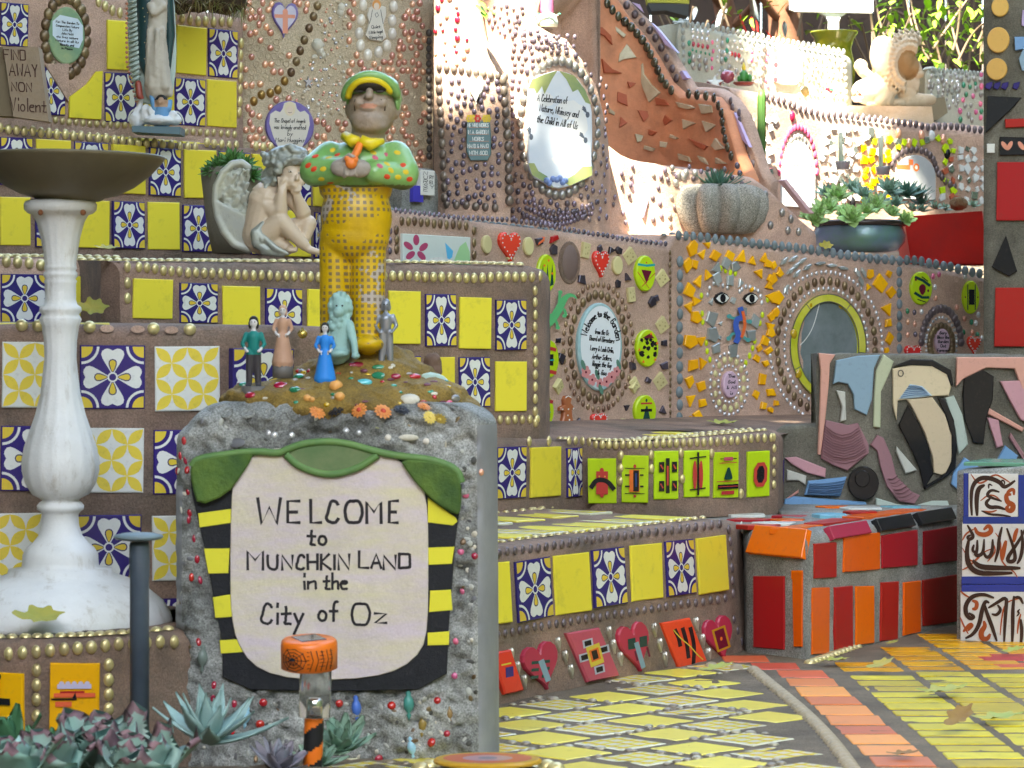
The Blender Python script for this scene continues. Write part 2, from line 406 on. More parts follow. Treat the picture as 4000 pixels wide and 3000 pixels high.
def wall(name, label, cat, pts, mat, depth=.3, rise=0.0, r=.02, lean=0.0, smooth=False, amp=.0018, group=None, body='body', res=.03):
    s = Surf(pts, lean, smooth); s.rise = rise
    dfn = depth if callable(depth) else (lambda px: depth)
    zb0 = min(s.zb); i0 = len(s.plan)//2
    s.root = thing(name, label, cat, (s.plan[i0].x, s.plan[i0].y, zb0), group)
    # resample the plan
    pl = []
    for a, b in zip(s.plan, s.plan[1:]):
        n = max(1, int((b-a).length/res)); pl += [a+(b-a)*i/n for i in range(n)]
    pl.append(s.plan[-1]); N = len(pl)
    bm = bmesh.new(); cols = []
    for i, p in enumerate(pl):
        d = pl[min(i+1, N-1)]-pl[max(i-1, 0)]; d.normalize(); nn = Vector((d.y, -d.x))
        px = 2000+F*p.x/p.y; zt = s.lin(s.zt, px); zb = s.lin(s.zb, px)-.02; D_ = dfn(px)
        prof = []; H = max(.02, zt-r-zb); nr = max(2, int(H/res))
        for k in range(nr+1):
            z = zb+H*k/nr; prof.append((-lean*(s.zref-z), z))
        o0 = prof[-1][0]
        for k in range(1, 5):
            a = k/4*PI/2; prof.append((o0+r*(1-math.cos(a)), zt-r+r*math.sin(a)))
        for k in range(1, 5): prof.append((o0+r+(D_-r)*k/4, zt+rise*(r+(D_-r)*k/4)))
        prof.append((D_+o0, zb))
        col = []
        for j, (o, z) in enumerate(prof):
            q = Vector((p.x-nn.x*o, p.y-nn.y*o, z))
            if 0 < j < len(prof)-1:
                e = noise.noise(q*22)*amp+noise.noise(q*60)*amp*.5-amp*.6
                if j > nr: q.z += e*1.5
                q.x += nn.x*e; q.y += nn.y*e
            col.append(bm.verts.new(q))
        cols.append(col)
    # columns may differ in row count: rebuild with the shared maximum
    mn = min(len(c) for c in cols)
    if mn != max(len(c) for c in cols):
        bm.free(); return _wall_even(s, pl, mat, dfn, rise, r, lean, amp, body, res)
    _skin(bm, cols, s, mat, body); return s
def _skin(bm, cols, s, mat, body):
    for a, b in zip(cols, cols[1:]):
        for j in range(len(a)-1):
            f = bm.faces.new((a[j], b[j], b[j+1], a[j+1])); f.smooth = True
    bm.faces.new(cols[0][::-1]); bm.faces.new(cols[-1])
    bmesh.ops.recalc_face_normals(bm, faces=bm.faces)
    me = bpy.data.meshes.new(body); bm.to_mesh(me); bm.free(); me.materials.append(mat)
    s.body = link(body, me, s.root)
def _wall_even(s, pl, mat, dfn, rise, r, lean, amp, body, res):
    N = len(pl); bm = bmesh.new(); cols = []
    Hm = max(s.zt)-min(s.zb); nr = max(2, int(Hm/res))
    for i, p in enumerate(pl):
        d = pl[min(i+1, N-1)]-pl[max(i-1, 0)]; d.normalize(); nn = Vector((d.y, -d.x))
        px = 2000+F*p.x/p.y; zt = s.lin(s.zt, px); zb = s.lin(s.zb, px)-.02; H = max(.02, zt-r-zb); prof = []; D_ = dfn(px)
        for k in range(nr+1):
            z = zb+H*k/nr; prof.append((-lean*(s.zref-z), z))
        o0 = prof[-1][0]
        for k in range(1, 5):
            a = k/4*PI/2; prof.append((o0+r*(1-math.cos(a)), zt-r+r*math.sin(a)))
        for k in range(1, 5): prof.append((o0+r+(D_-r)*k/4, zt+rise*(r+(D_-r)*k/4)))
        prof.append((D_+o0, zb)); col = []
        for j, (o, z) in enumerate(prof):
            q = Vector((p.x-nn.x*o, p.y-nn.y*o, z))
            if 0 < j < len(prof)-1:
                e = noise.noise(q*22)*amp+noise.noise(q*60)*amp*.5-amp*.6
                if j > nr: q.z += e*1.5
                q.x += nn.x*e; q.y += nn.y*e
            col.append(bm.verts.new(q))
        cols.append(col)
    _skin(bm, cols, s, mat, body); return s

# ---- free shapes -----------------------------------------------------------------
def lathe(prof, mat, seg=32, flute=0, famp=0.0, name='lathe', fz=None):
    """prof: (radius, z) list, bottom to top"""
    bm = bmesh.new(); pr = None
    for r, z in prof:
        k = famp if (fz is None or fz[0] <= z <= fz[1]) else 0
        rg = [bm.verts.new((r*(1+k*math.cos(flute*t))*math.cos(t), r*(1+k*math.cos(flute*t))*math.sin(t), z)) for t in (2*PI*j/seg for j in range(seg))]
        if pr:
            for j in range(seg):
                f = bm.faces.new((pr[j], pr[(j+1) % seg], rg[(j+1) % seg], rg[j])); f.smooth = True
        else: bm.faces.new(rg[::-1])
        pr = rg
    bm.faces.new(pr)
    me = bpy.data.meshes.new(name); bm.to_mesh(me); bm.free(); me.materials.append(mat); return me
def tube(pts, rad, mat, seg=8, name='tube', cap=True):
    bm = bmesh.new(); pr = None; n = len(pts); pts = [Vector(p) for p in pts]; ref = Vector((.3, .2, .93))
    for i, p in enumerate(pts):
        d = (pts[min(i+1, n-1)]-pts[max(i-1, 0)]).normalized(); a = d.cross(ref)
        if a.length < .05: a = d.cross(Vector((1, 0, 0)))
        a.normalize(); b = d.cross(a); r = rad[i] if isinstance(rad, (list, tuple)) else rad
        rg = [bm.verts.new(p+a*(r*math.cos(2*PI*j/seg))+b*(r*math.sin(2*PI*j/seg))) for j in range(seg)]
        if pr:
            for j in range(seg):
                f = bm.faces.new((pr[j], pr[(j+1) % seg], rg[(j+1) % seg], rg[j])); f.smooth = True
        elif cap: bm.faces.new(rg[::-1])
        pr = rg
    if cap: bm.faces.new(pr)
    bmesh.ops.recalc_face_normals(bm, faces=bm.faces)
    me = bpy.data.meshes.new(name); bm.to_mesh(me); bm.free(); me.materials.append(mat); return me
def sculpt(prims, voxel, mats, matfn=None, smooth=4, rough=0.0, rfreq=40, name='sculpt'):
    """prims: ('e', centre, (rx,ry,rz)[, rotation about Y]) ellipsoids or ('c', p0, p1, r0, r1) capsules, fused into one skin"""
    bm = bmesh.new()
    for p in prims:
        if p[0] == 'e':
            m = Matrix.Translation(p[1]) @ (Matrix.Rotation(p[3], 4, 'Y') if len(p) > 3 else Matrix.Identity(4)) @ Matrix.Diagonal((*p[2], 1))
            bmesh.ops.create_icosphere(bm, subdivisions=3, radius=1, matrix=m)
        else:
            a, b = Vector(p[1]), Vector(p[2]); d = b-a; L = d.length; q = d.to_track_quat('Z', 'Y').to_matrix().to_4x4()
            for c, r in ((a, p[3]), (b, p[4])): bmesh.ops.create_icosphere(bm, subdivisions=2, radius=r, matrix=Matrix.Translation(c))
            if L > 1e-5: bmesh.ops.create_cone(bm, cap_ends=True, segments=16, radius1=p[3], radius2=p[4], depth=L, matrix=Matrix.Translation((a+b)/2) @ q)
    me = bpy.data.meshes.new('tmp'); bm.to_mesh(me); bm.free(); o = bpy.data.objects.new('tmp', me); C.objects.link(o)
    r = o.modifiers.new('r', 'REMESH'); r.mode = 'VOXEL'; r.voxel_size = voxel
    s_ = o.modifiers.new('s', 'SMOOTH'); s_.factor = .5; s_.iterations = smooth
    dg = bpy.context.evaluated_depsgraph_get(); out = bpy.data.meshes.new_from_object(o.evaluated_get(dg)); out.name = name
    bpy.data.objects.remove(o); bpy.data.meshes.remove(me)
    if rough:
        for v in out.vertices: v.co += v.normal*(noise.noise(v.co*rfreq)*rough+noise.noise(v.co*rfreq*2.7)*rough*.5)
    out.materials.clear()
    for m in mats: out.materials.append(m)
    for p in out.polygons:
        p.use_smooth = True
        if matfn: p.material_index = matfn(p.center)
    return out
def bvh(me): return BVHTree.FromPolygons([v.co for v in me.vertices], [p.vertices for p in me.polygons])
def cast(tree, px, py):
    o = Vector((0, 0, CZ)); d = (P(px, py, 5)-o).normalized(); h = tree.ray_cast(o, d)
    return (h[0], h[1]) if h[0] is not None else (None, None)
def nframe(p, n, dz=0.0, up=Vector((0, 0, 1))):
    n = n.normalized(); u = up.cross(n)
    if u.length < .05: u = Vector((1, 0, 0))
    u.normalize(); v = n.cross(u); p = p+n*dz
    return Matrix(((u.x, v.x, n.x, p.x), (u.y, v.y, n.y, p.y), (u.z, v.z, n.z, p.z), (0, 0, 0, 1)))

# ================================================================== ground and path
def sheet(name, poly, z, mat, **kw):
    bm = bmesh.new(); bm.faces.new([bm.verts.new((x, y, z)) for x, y in ccw(poly)])
    me = bpy.data.meshes.new(name); bm.to_mesh(me); bm.free(); me.materials.append(mat); return link(name, me, None, None, **kw)
soil = M('soil', (.10, .075, .05), .95, dirt=.6, dscale=12, bump=1, bscale=60, col2=(.15, .11, .075))
sheet('ground', rect(-60, -40, 60, 80), -.03, soil, kind='structure')
def grid_sheet(name, x0, x1, y0, y1, z, n, mat, amp):
    bm = bmesh.new(); nx = int((x1-x0)/n); ny = int((y1-y0)/n)
    g = [[bm.verts.new((x0+(x1-x0)*i/nx, y0+(y1-y0)*j/ny, z+amp*noise.noise(Vector((i*.7, j*.7, 0))))) for j in range(ny+1)] for i in range(nx+1)]
    for i in range(nx):
        for j in range(ny): bm.faces.new((g[i][j], g[i+1][j], g[i+1][j+1], g[i][j+1])).smooth = True
    me = bpy.data.meshes.new(name); bm.to_mesh(me); bm.free(); me.materials.append(mat); return me
grout_floor = M('floor_grout', (.24, .185, .125), .9, dirt=.7, dscale=18, bump=1.2, bscale=120, col2=(.15, .115, .08), dcol=(.05, .04, .03), speck=.4, stain=.3)
pathway = link('path', grid_sheet('path', -.35, 3.2, 1.2, 7.2, 0, .035, grout_floor, .0025), None, None, kind='structure')
def floor_tile(x, y, w_, h_, me, a=0.0, name='tile', z=.0):
    m = Matrix.Translation((x, y, z+uni(0, .0015))) @ Matrix.Rotation(a, 4, 'Z') @ Matrix.Rotation(uni(-.008, .008), 4, 'X') @ Matrix.Diagonal((w_, h_, 1, 1))
    return link(name, me, pathway, m)
FT = .0007
PLAIDF = tile_mesh('plaid_floor_tile', d_plaid, glaze('plaid_cream', (.68, .65, .46)), FT)
pyel = tile_mesh('yellow_floor_tile', d_plain, glaze('floor_yellow', (.82, .69, .10), dirt=.35, dscale=30, rough=.3), FT)
A, B2 = Vector((-.091, -.107)), Vector((.120, -.057)); O = Vector((.178, 5.125))
base_line = lambda x: 5.06+(x+.03)*1.55       # foot of the low step
for i in range(-12, 13):
    for j in range(-12, 13):
        q = O+A*i+B2*j
        if q.x > .45 or q.x < -.25 or q.y < 4.22 or q.y > base_line(q.x)-.06: continue
        floor_tile(q.x, q.y, .105, .105, pyel if (i+j) % 2 == 0 else PLAIDF, PI/4+uni(-.03, .03))
# pebbles and beads pressed along the joints
jb = bead_mesh(M('joint_bead', (.33, .28, .20), .4, metal=.3, dirt=.3, var=.3), .5)
nb = 0
for i in range(-12, 13):
    for j in range(-12, 13):
        for k in range(5):
            q = O+A*(i+.5)+B2*(j-.5+k/5.) if (i % 2 == 0) else O+B2*(j+.5)+A*(i-.5+k/5.)
            if nb > 290 or rnd() < .2 or q.x > .42 or q.x < -.2 or q.y < 4.25 or q.y > base_line(q.x)-.03: continue
            nb += 1; r = uni(.006, .010)
            link('bead', jb, pathway, Matrix.Translation((q.x+uni(-.004, .004), q.y+uni(-.004, .004), .001)) @ Matrix.Diagonal((r, r, r, 1)))
# rope of beads between the diamonds and the orange band
ropemat = M('rope_bead', (.38, .31, .21), .6, dirt=.5, dscale=100, bump=.5)
for k in range(44):
    y = 4.15+k*.034+uni(-.003, .003); x = .513-.028*((y-4.15)/1.4)+.012*math.sin(y*3)
    if y > 5.55: x -= (y-5.55)*1.2
    link('rope_bead', bead_mesh(ropemat, .8), pathway, Matrix.Translation((x, y, 0)) @ Matrix.Rotation(.5, 4, 'Z') @ Matrix.Diagonal((.0145, .0125, .014, 1)))
orf = tile_mesh('orange_floor_tile', d_plain, glaze('floor_orange', (.74, .235, .055), dirt=.35, dscale=30, rough=.4, var=.25), FT)
rdf = tile_mesh('red_floor_tile', d_plain, glaze('floor_red', (.60, .085, .05), dirt=.35, dscale=30, rough=.4, var=.2), FT)
y = 4.02
while y < 5.72:
    hh = uni(.11, .155); x = .605-.045*((y-4.1)/1.5)
    if y > 5.45: x -= (y-5.45)*.35
    floor_tile(x, y+hh/2, .092, hh-.018, rdf if y > 5.4 else orf, uni(-.03, .03)); y += hh
ysf = tile_mesh('strip_tile', d_plain, glaze('strip_yellow', (.70, .55, .03), dirt=.6, dscale=26, rough=.38, var=.16, col2=(.52, .41, .02), stain=.15), FT)
ayf = tile_mesh('amber_floor_tile', d_plain, glaze('strip_amber', (.74, .36, .012), dirt=.35, dscale=26, rough=.3, var=.1), FT)
edges = [.672, .808, .93, 1.06, 1.2]
for c in range(4):
    y = 4.0+uni(0, .03)
    while y < 6.2:
        hh = uni(.070, .095)
        if c == 1 and rnd() < .15: hh = .15
        lim = 5.52+c*.02
        if y < lim and y+hh > lim: y = lim; continue
        sh = -.03*((y-4.1)/1.5); me = ysf if y < lim else ayf
        if not (y > 5.6 and edges[c]+sh < .62+(y-5.6)*.45):
            floor_tile((edges[c]+edges[c+1])/2+sh, y+hh/2, edges[c+1]-edges[c]-.016, hh-.021, me, uni(-.02, .02))
        y += hh
for k, (px, py) in enumerate(((3930, 2575), (3985, 2600), (3975, 2565))):
    q = floor_pt(px, py); floor_tile(q.x, q.y, .10, .075, rdf, .1)
for k in range(7):
    q = Vector((.0+k*.12, 4.13, 0)); floor_tile(q.x, q.y, .098, .06, ayf, 0)
for k in range(13):
    a = k/12; q = Vector((.59+a*.13, 5.70+a*.30, 0)); link('bead', bead_mesh(gold), pathway, Matrix.Translation((q.x+.01, q.y-.03, .001)) @ Matrix.Diagonal((.013, .011, .012, 1)))

# ================================================================== terraces
# --- curved bench under the bird bath
bench = wall('curved_bench', 'low curved mortar bench with gold beads and amber tiles under the white pedestal', 'bench',
    [(-300, 4.33, 2500, 3100), (0, 4.26, 2496, 3100), (250, 4.22, 2492, 3100), (450, 4.24, 2484, 3100), (680, 4.32, 2466, 3100), (900, 4.45, 2440, 3100)], mortar, .5, .01, .022, smooth=True)
bench.beadline([(-20, 2556), (160, 2546), (330, 2530), (520, 2512), (690, 2505)], 54, 22, gold, 27)
for x0, ys in ((142, (2618, 2676, 2733, 2797)), (425, (2597, 2656, 2712, 2770))):
    for yy in ys: bench.bead(x0, yy, 21, gold, 27)
bench.topbeads(-40, 720, 50, 24, gold, .026)
at = plain_tile(orange_yel)
bench.tile(195, 388, 2590, 2852, at); bench.tile(-95, 92, 2626, 2860, at)
def d_am(pb):
    z = .0075
    pb.flat(rect(-66, 12, 66, 30), z, paint('lilac_paint', (.5, .45, .6)))
    for k in range(5): pb.flat(ell(-50+k*25, 32, 10, 9, 10), z, paint('lilac_paint', (.5, .45, .6)))
    pb.flat(rect(-80, -22, 82, -5), z, glaze('coral_paint', (.75, .13, .05))); pb.flat(rect(-56, -5, 40, 3), z, red); pb.flat(rect(-74, -58, -10, -38), z, glaze('coral_paint', (.75, .13, .05))); pb.flat(rect(-90, -32, 10, -26), z, black)
    pb.flat([(-8, -25), (8, -26), (5, 0)], z, black)
bench.plaque(292, 2700, 10, 10, d_am, 'tile_painting')
def d_am2(pb):
    pb.flat(rect(-30, 10, 10, 60), .0075, red); pb.flat(rect(-30, -30, 50, -4), .0075, black); pb.flat(ell(5, 80, 10, 14, 10), .0075, black)
bench.plaque(0, 2720, 10, 10, d_am2, 'tile_painting')

# --- wall of large square tiles, front left
front = wall('front_tile_wall', 'tall terrace wall of large navy flower and white geometric tiles behind the pedestal', 'terrace wall',
    [(-300, 4.62, 1262, 2450), (300, 4.68, 1262, 2440), (1000, 4.76, 1266, 2600), (1500, 4.9, 1275, 2700)], mortar, .9, .012, .03)
for x0, x1, y0, y1, me in ((8, 262, 1336, 1592, GEO), (312, 566, 1349, 1597, FLOWER), (605, 858, 1353, 1605, GEO), (900, 1150, 1362, 1612, FLOWER),
    (3, 257, 1664, 1918, FLOWER), (308, 561, 1672, 1924, GEO), (599, 850, 1679, 1930, FLOWER), (-88, 166, 2005, 2258, GEO), (297, 552, 2011, 2264, FLOWER), (594, 846, 2013, 2266, GEO),
    (3, 257, 2335, 2590, FLOWER), (300, 553, 2338, 2590, GEO), (590, 842, 2336, 2588, FLOWER), (890, 1140, 1685, 1935, GEO), (-300, -45, 1332, 1588, FLOWER), (-300, -45, 1660, 1914, GEO)):
    front.tile(x0, x1, y0, y1, me)
for x in (85, 150, 350, 600, 742): front.bead(x, 1268+x*.025, 25, gold, 24)
for x in (418, 538, 670): front.plaque(x, 1274+x*.022, 1, 1, lambda pb: pb.slab(ell(0, 0, 27, 15, 14), -.004, .0012, mortar_pink, 2, .0005), 'bead_scar')
for k in range(4): # tiles laid on the tread
    px = -120+k*165
    f = front.topframe(px, .13); link('tread_tile', pyel, front.root, f @ Matrix.Translation((0, 0, -.001)) @ Matrix.Diagonal((.062, .13, 1, 1)))
front.topbeads(440, 1100, 36, 19, gold, .62) if False else None

# --- step terrace the cherub sits on
cher = wall('cherub_terrace', 'brown mortar terrace with navy flower and yellow tiles carrying the seated cherub', 'terrace wall',
    [(470, 5.32, 1018, 1300), (700, 5.42, 1020, 1400), (1000, 5.58, 1022, 1700), (1500, 5.86, 1024, 1750), (1900, 6.02, 1030, 1700), (2105, 6.1, 1036, 1690), (2132, 6.16, 1042, 1690), (2150, 6.3, 1050, 1690)], mortar, (lambda px: min(.75, .06+max(0, px-480)*.0011)), .03, .03, smooth=False)
for x0, x1, y0, y1, me in ((519, 675, 1090, 1245, YEL), (702, 849, 1106, 1262, FLOWER), (870, 1013, 1118, 1300, YEL), (1037, 1180, 1127, 1330, FLOWER), (1200, 1330, 1131, 1334, YEL),
    (1360, 1490, 1134, 1338, FLOWER), (1516, 1641, 1137, 1343, YEL), (1661, 1781, 1149, 1353, FLOWER), (1793, 1916, 1162, 1362, YEL), (1935, 2054, 1171, 1368, FLOWER),
    (1660, 1775, 1395, 1600, YEL), (1792, 1914, 1395, 1590, FLOWER), (1934, 2056, 1412, 1606, YEL), (1515, 1640, 1390, 1595, FLOWER)):
    cher.tile(x0, x1, y0, y1, me)
cher.beadline([(543, 1042), (700, 1062), (1010, 1075), (1250, 1082), (1560, 1078), (1830, 1085), (2125, 1080)], 32, 16, gold, 21, miss=.01)
for yy in (1042, 1105, 1165): cher.bead(498, yy, 16, gold, 23)
cher.beadline([(2090, 1135), (2092, 1660)], 47, 12.5, gold, 20)
cher.beadline([(1925, 1642), (2125, 1636)], 29, 13, gold, 18)
cher.topbeads(360, 2080, 34, 18, gold, .030); cher.topbeads(300, 2080, 36, 17, gold, .075)
cherL = wall('left_return_wall', 'short recessed terrace wall at the left with a navy tile and gold beads', 'terrace wall',
    [(-300, 5.5, 1000, 1300), (250, 5.62, 1003, 1300), (474, 5.62, 1008, 1300), (1150, 5.9, 1028, 1300)], mortar_pink, .62, .03, .03)
for x0, x1, y0, y1, me in ((3, 186, 1071, 1260, FLOWER), (290, 390, 1080, 1235, YEL)): cherL.tile(x0, x1, y0, y1, me)
cherL.beadline([(-20, 1020), (60, 1025), (180, 1035)], 45, 19, gold, 24)
cherL.topbeads(-60, 470, 36, 19, gold, .03); cherL.topbeads(-60, 470, 38, 18, gold, .075)

# --- upper left wall
upl = wall('upper_tile_wall', 'middle left terrace wall of alternating yellow and navy flower tiles behind the cherub', 'terrace wall',
    [(-300, 6.05, 478, 1010), (0, 6.15, 497, 1010), (500, 6.35, 536, 1012), (850, 6.52, 562, 1015), (1270, 6.8, 595, 1020)], mortar, .3, .05, .025)
row1 = [(-160, -15, 532, 720, YEL), (0, 125, 537, 724, FLOWER), (140, 275, 546, 732, YEL), (290, 423, 556, 745, FLOWER), (438, 568, 567, 757, YEL), (582, 705, 579, 766, FLOWER), (718, 843, 586, 774, YEL), (856, 975, 594, 782, FLOWER), (985, 1095, 604, 790, YEL), (1105, 1212, 612, 804, FLOWER), (1224, 1262, 618, 806, YEL)]
row2 = [(-150, -14, 760, 948, FLOWER), (0, 118, 770, 958, YEL), (137, 272, 776, 965, FLOWER), (290, 425, 783, 968, YEL), (438, 565, 787, 971, FLOWER), (578, 700, 790, 975, YEL), (712, 830, 802, 984, FLOWER), (845, 965, 808, 990, YEL), (978, 1090, 816, 996, FLOWER), (1102, 1212, 824, 1002, YEL), (1227, 1262, 830, 1008, FLOWER)]
for r_ in row1+row2: upl.tile(*r_)
upl.beadline([(0, 500), (250, 526), (500, 550), (772, 578)], 32, 15, gold, 21, jit=3); upl.beadline([(808, 556), (930, 570)], 29, 14, gold, 19); upl.beadline([(1000, 572), (1060, 576)], 29, 14, gold, 19); upl.beadline([(1185, 596), (1250, 604)], 29, 14, gold, 19)
f0 = [upl.topframe(px, .07) for px in range(-40, 960, 92)]
for f in f0: link('tread_tile', pyel, upl.root, f @ Matrix.Diagonal((.05, .06, 1, 1)))
# --- top left wall
tl = wall('top_left_wall', 'uppermost left wall with cut yellow and navy tiles round an oval plaque', 'terrace wall',
    [(-300, 6.33, -120, 500), (0, 6.42, -100, 505), (500, 6.6, -20, 520), (950, 6.84, 62, 545)], mortar_pink, .25, .03, .02)
def cut_flower(clip):
    pass
for x0, x1, y0, y1, me in ((0, 108, 13, 181, FLOWER), (417, 500, 80, 272, YEL), (560, 677, 95, 280, FLOWER), (687, 803, 104, 290, YEL), (813, 928, 116, 303, FLOWER),
    (140, 252, 262, 450, FLOWER), (410, 530, 285, 478, FLOWER), (560, 676, 298, 482, YEL), (683, 800, 307, 491, FLOWER), (808, 922, 314, 496, YEL), (-130, -12, 5, 175, YEL)):
    tl.tile(x0, x1, y0, y1, me)
tl.poly([(268, 380), (335, 330), (372, 280), (398, 278), (392, 468), (267, 460)], yellow, name='tile')
tl.poly([(138, 250), (262, 250), (262, 400), (170, 255)], mortar_pink, .0095, 'patch')
tl.beadline([(385, 8), (430, 36), (470, 50)], 31, 14, gold, 22); tl.beadline([(682, 66), (760, 82), (925, 88)], 31, 14, gold, 21)
tl.beadline([(942, 170), (940, 300), (934, 470)], 45, 13, gold, 22)
tl.beadline([(190, 466), (300, 478), (560, 490), (700, 512), (930, 524)], 27, 12, gold, 15)
tl.ringline(257, 140, 82, 150, 21, 21, bronze, ryb=26)
def txt(lines, h, th, m=ink, z=.0075, dy=None, w=None, slant=.08, tilt=0.0):
    def f(pb):
        n = len(lines); d = dy or h*1.6
        for i, t in enumerate(lines): put_text(pb, t, 0, (n-1)/2*d-i*d, h, th, m, z, width=None if w is None else min(w, len(t)*h*.62), slant=slant, jit=.03, tilt=tilt)
    return f
skyb = paint('plaque_sky', (.50, .62, .72), col2=(.68, .74, .78), dscale=12)
plq_grn = paint('plaque_green', (.20, .33, .20), col2=(.42, .46, .22), dscale=30)
cream = paint('cream_paint', (.70, .64, .54))
def d_oval(pb):
    pb.slab(ell(0, 0, 70, 112, 36), -.004, .007, plq_grn, 5, .002); pb.flat([(-58, 50), (-30, 78), (40, 70), (60, 45), (62, -10), (48, -45), (-20, -38), (-56, -5)], .0071, skyb)
tl.plaque(257, 140, 1, 1, d_oval, 'plaque', {'lettering': txt(['For The Garden To', 'Compassion Nature', 'Life By', 'John Mott', 'who lives nature', 'Nature in all its', 'Beauty and', 'in Peace'], 8.5, 1.9, dy=14.5, w=104)}, ang=-.03)

# --- lower front steps on the right of the post
glyph = wall('glyph_step', 'step riser with six lime glyph tiles and a row of gold beads', 'step',
    [(1850, 5.83, 1704, 1990), (2187, 6.12, 1712, 1985), (2270, 6.2, 1716, 1985), (2330, 6.16, 1722, 1995), (2500, 6.15, 1722, 2000), (2750, 6.22, 1706, 1985), (3040, 6.38, 1680, 1975), (3062, 6.55, 1676, 1975)], mortar, .5, .0, .028, smooth=False)
for x0, x1, y0, y1, me in ((1938, 2052, 1745, 1947, FLOWER), (2071, 2188, 1746, 1940, YEL), (2210, 2275, 1749, 1941, FLOWER), (1810, 1925, 1745, 1950, YEL)): glyph.tile(x0, x1, y0, y1, me)
LT = plain_tile(lime)
gp = [(2300, 2404, 1791, 1966), (2429, 2532, 1779, 1963), (2553, 2648, 1761, 1950), (2672, 2768, 1759, 1941), (2787, 2882, 1766, 1944), (2917, 3002, 1762, 1940)]
for x0, x1, y0, y1 in gp: glyph.tile(x0, x1, y0, y1, LT)
Z = .0075; brick = glaze('brick_red_paint', (.50, .045, .04)); maroon = glaze('maroon_paint', (.14, .012, .03)); dgreen = glaze('deep_green_paint', (.012, .055, .045)); orp = glaze('orange_paint', (.80, .17, .03)); dblue = glaze('deep_blue_paint', (.02, .05, .2))
def g1(pb):
    pb.flat(rect(-22, -52, 24, 38), Z, brick); pb.flat(ell(0, 42, 8, 10, 10), Z, brick); pb.flat(ell(0, -56, 8, 8, 10), Z, brick)
    pb.strip(chaikin([(-40, -22), (-24, 2), (0, 6), (24, -2), (44, -28)]), 18, Z, black, None)
    for x in (-10, 12): pb.flat(ell(x, 18, 3, 3, 8), Z, goldyel)
def g2(pb):
    pb.flat(rect(-22, -50, 18, 36), Z, orp); pb.flat(rect(-6, -48, 16, 34), Z, black); pb.flat(rect(2, -30, 8, 24), Z, dblue)
    for y in (42, 16, -28, -56): pb.flat(rect(-38, y-1.5, 38, y+1.5) if abs(y) > 30 else rect(-38, y-3, -20, y+3), Z, black)
    for y in (16, -28): pb.flat(rect(20, y-3, 34, y+3), Z, black)
    pb.flat(ell(0, 50, 6, 8, 8), Z, brick); pb.flat(ell(0, -66, 6, 6, 8), Z, brick)
def g3(pb):
    pb.flat(rect(-6, -70, 9, 66), Z, black); pb.flat(rect(-2, -40, 5, 36), Z, brick)
    for x in (-32, 18):
        for y in (-62, 12): pb.flat(rect(x, y, x+20, y+40), Z, black); pb.flat(rot(rect(x+8, y+10, x+13, y+30), .5, (x+10, y+20)), Z, brick)
def g4(pb):
    pb.flat(ell(-12, -6, 8, 58, 16), Z, brick); pb.flat(ell(12, -6, 8, 58, 16), Z, brick); pb.flat(rect(-3, -84, 5, 84), Z, black); pb.strip([(-30, 60), (0, 64), (30, 66)], 5, Z, black); pb.strip([(-30, -62), (0, -60), (28, -56)], 5, Z, black)
def g5(pb):
    pb.flat(chaikin([(-14, -18), (16, -18), (18, -8), (3, 42), (-14, -8)], 1, True), Z, dgreen); pb.flat(rect(-40, -54, 40, -36), Z, black); pb.flat(rect(-38, -46, 38, -43), Z, brick)
    pb.flat(rect(-26, -76, 24, -62), Z, brick); pb.flat(rect(-30, 62, 34, 65), Z, black); pb.flat(rect(-16, 56, 20, 70), Z, pinkred); pb.flat(rect(-34, 46, 34, 49), Z, brick); pb.flat(rect(-44, -26, 42, -23), Z, brick)
def g6(pb):
    pb.flat(chaikin([(-26, -50), (26, -50), (30, 46), (-22, 44)], 1, True), Z, brick); pb.flat(chaikin([(-14, -34), (16, -34), (18, 32), (-10, 30)], 1, True), Z, black)
for (x0, x1, y0, y1), g in zip(gp, (g1, g2, g3, g4, g5, g6)): glyph.plaque((x0+x1)/2, (y0+y1)/2, 1, 1, g, 'tile_painting')
glyph.beadline([(2222, 1722), (2290, 1724), (2340, 1738), (2460, 1738), (2700, 1728), (2850, 1722), (3035, 1706)], 26.5, 12.5, gold, 18)
for x, yy in ((2067, 1724), (2144, 1722), (2425, 1780), (2425, 1830), (2423, 1880), (2544, 1778), (2545, 1832), (2660, 1770), (2665, 1872), (2780, 1772), (2895, 1928)): glyph.bead(x, yy, 13.5, gold, 20)
glyph.beadline([(3024, 1706), (3024, 1935)], 47, 11, gold, 17)
glyph.topbeads(2230, 3030, 24, 14, gold, .03); glyph.topbeads(2280, 3060, 26, 13, gold, .085)
for k in range(12):
    f = glyph.topframe(1860+k*90, .2); link('tread_tile', pyel, glyph.root, f @ Matrix.Rotation(uni(-.3, .3), 4, 'Z') @ Matrix.Diagonal((.055, .17, 1, 1)))

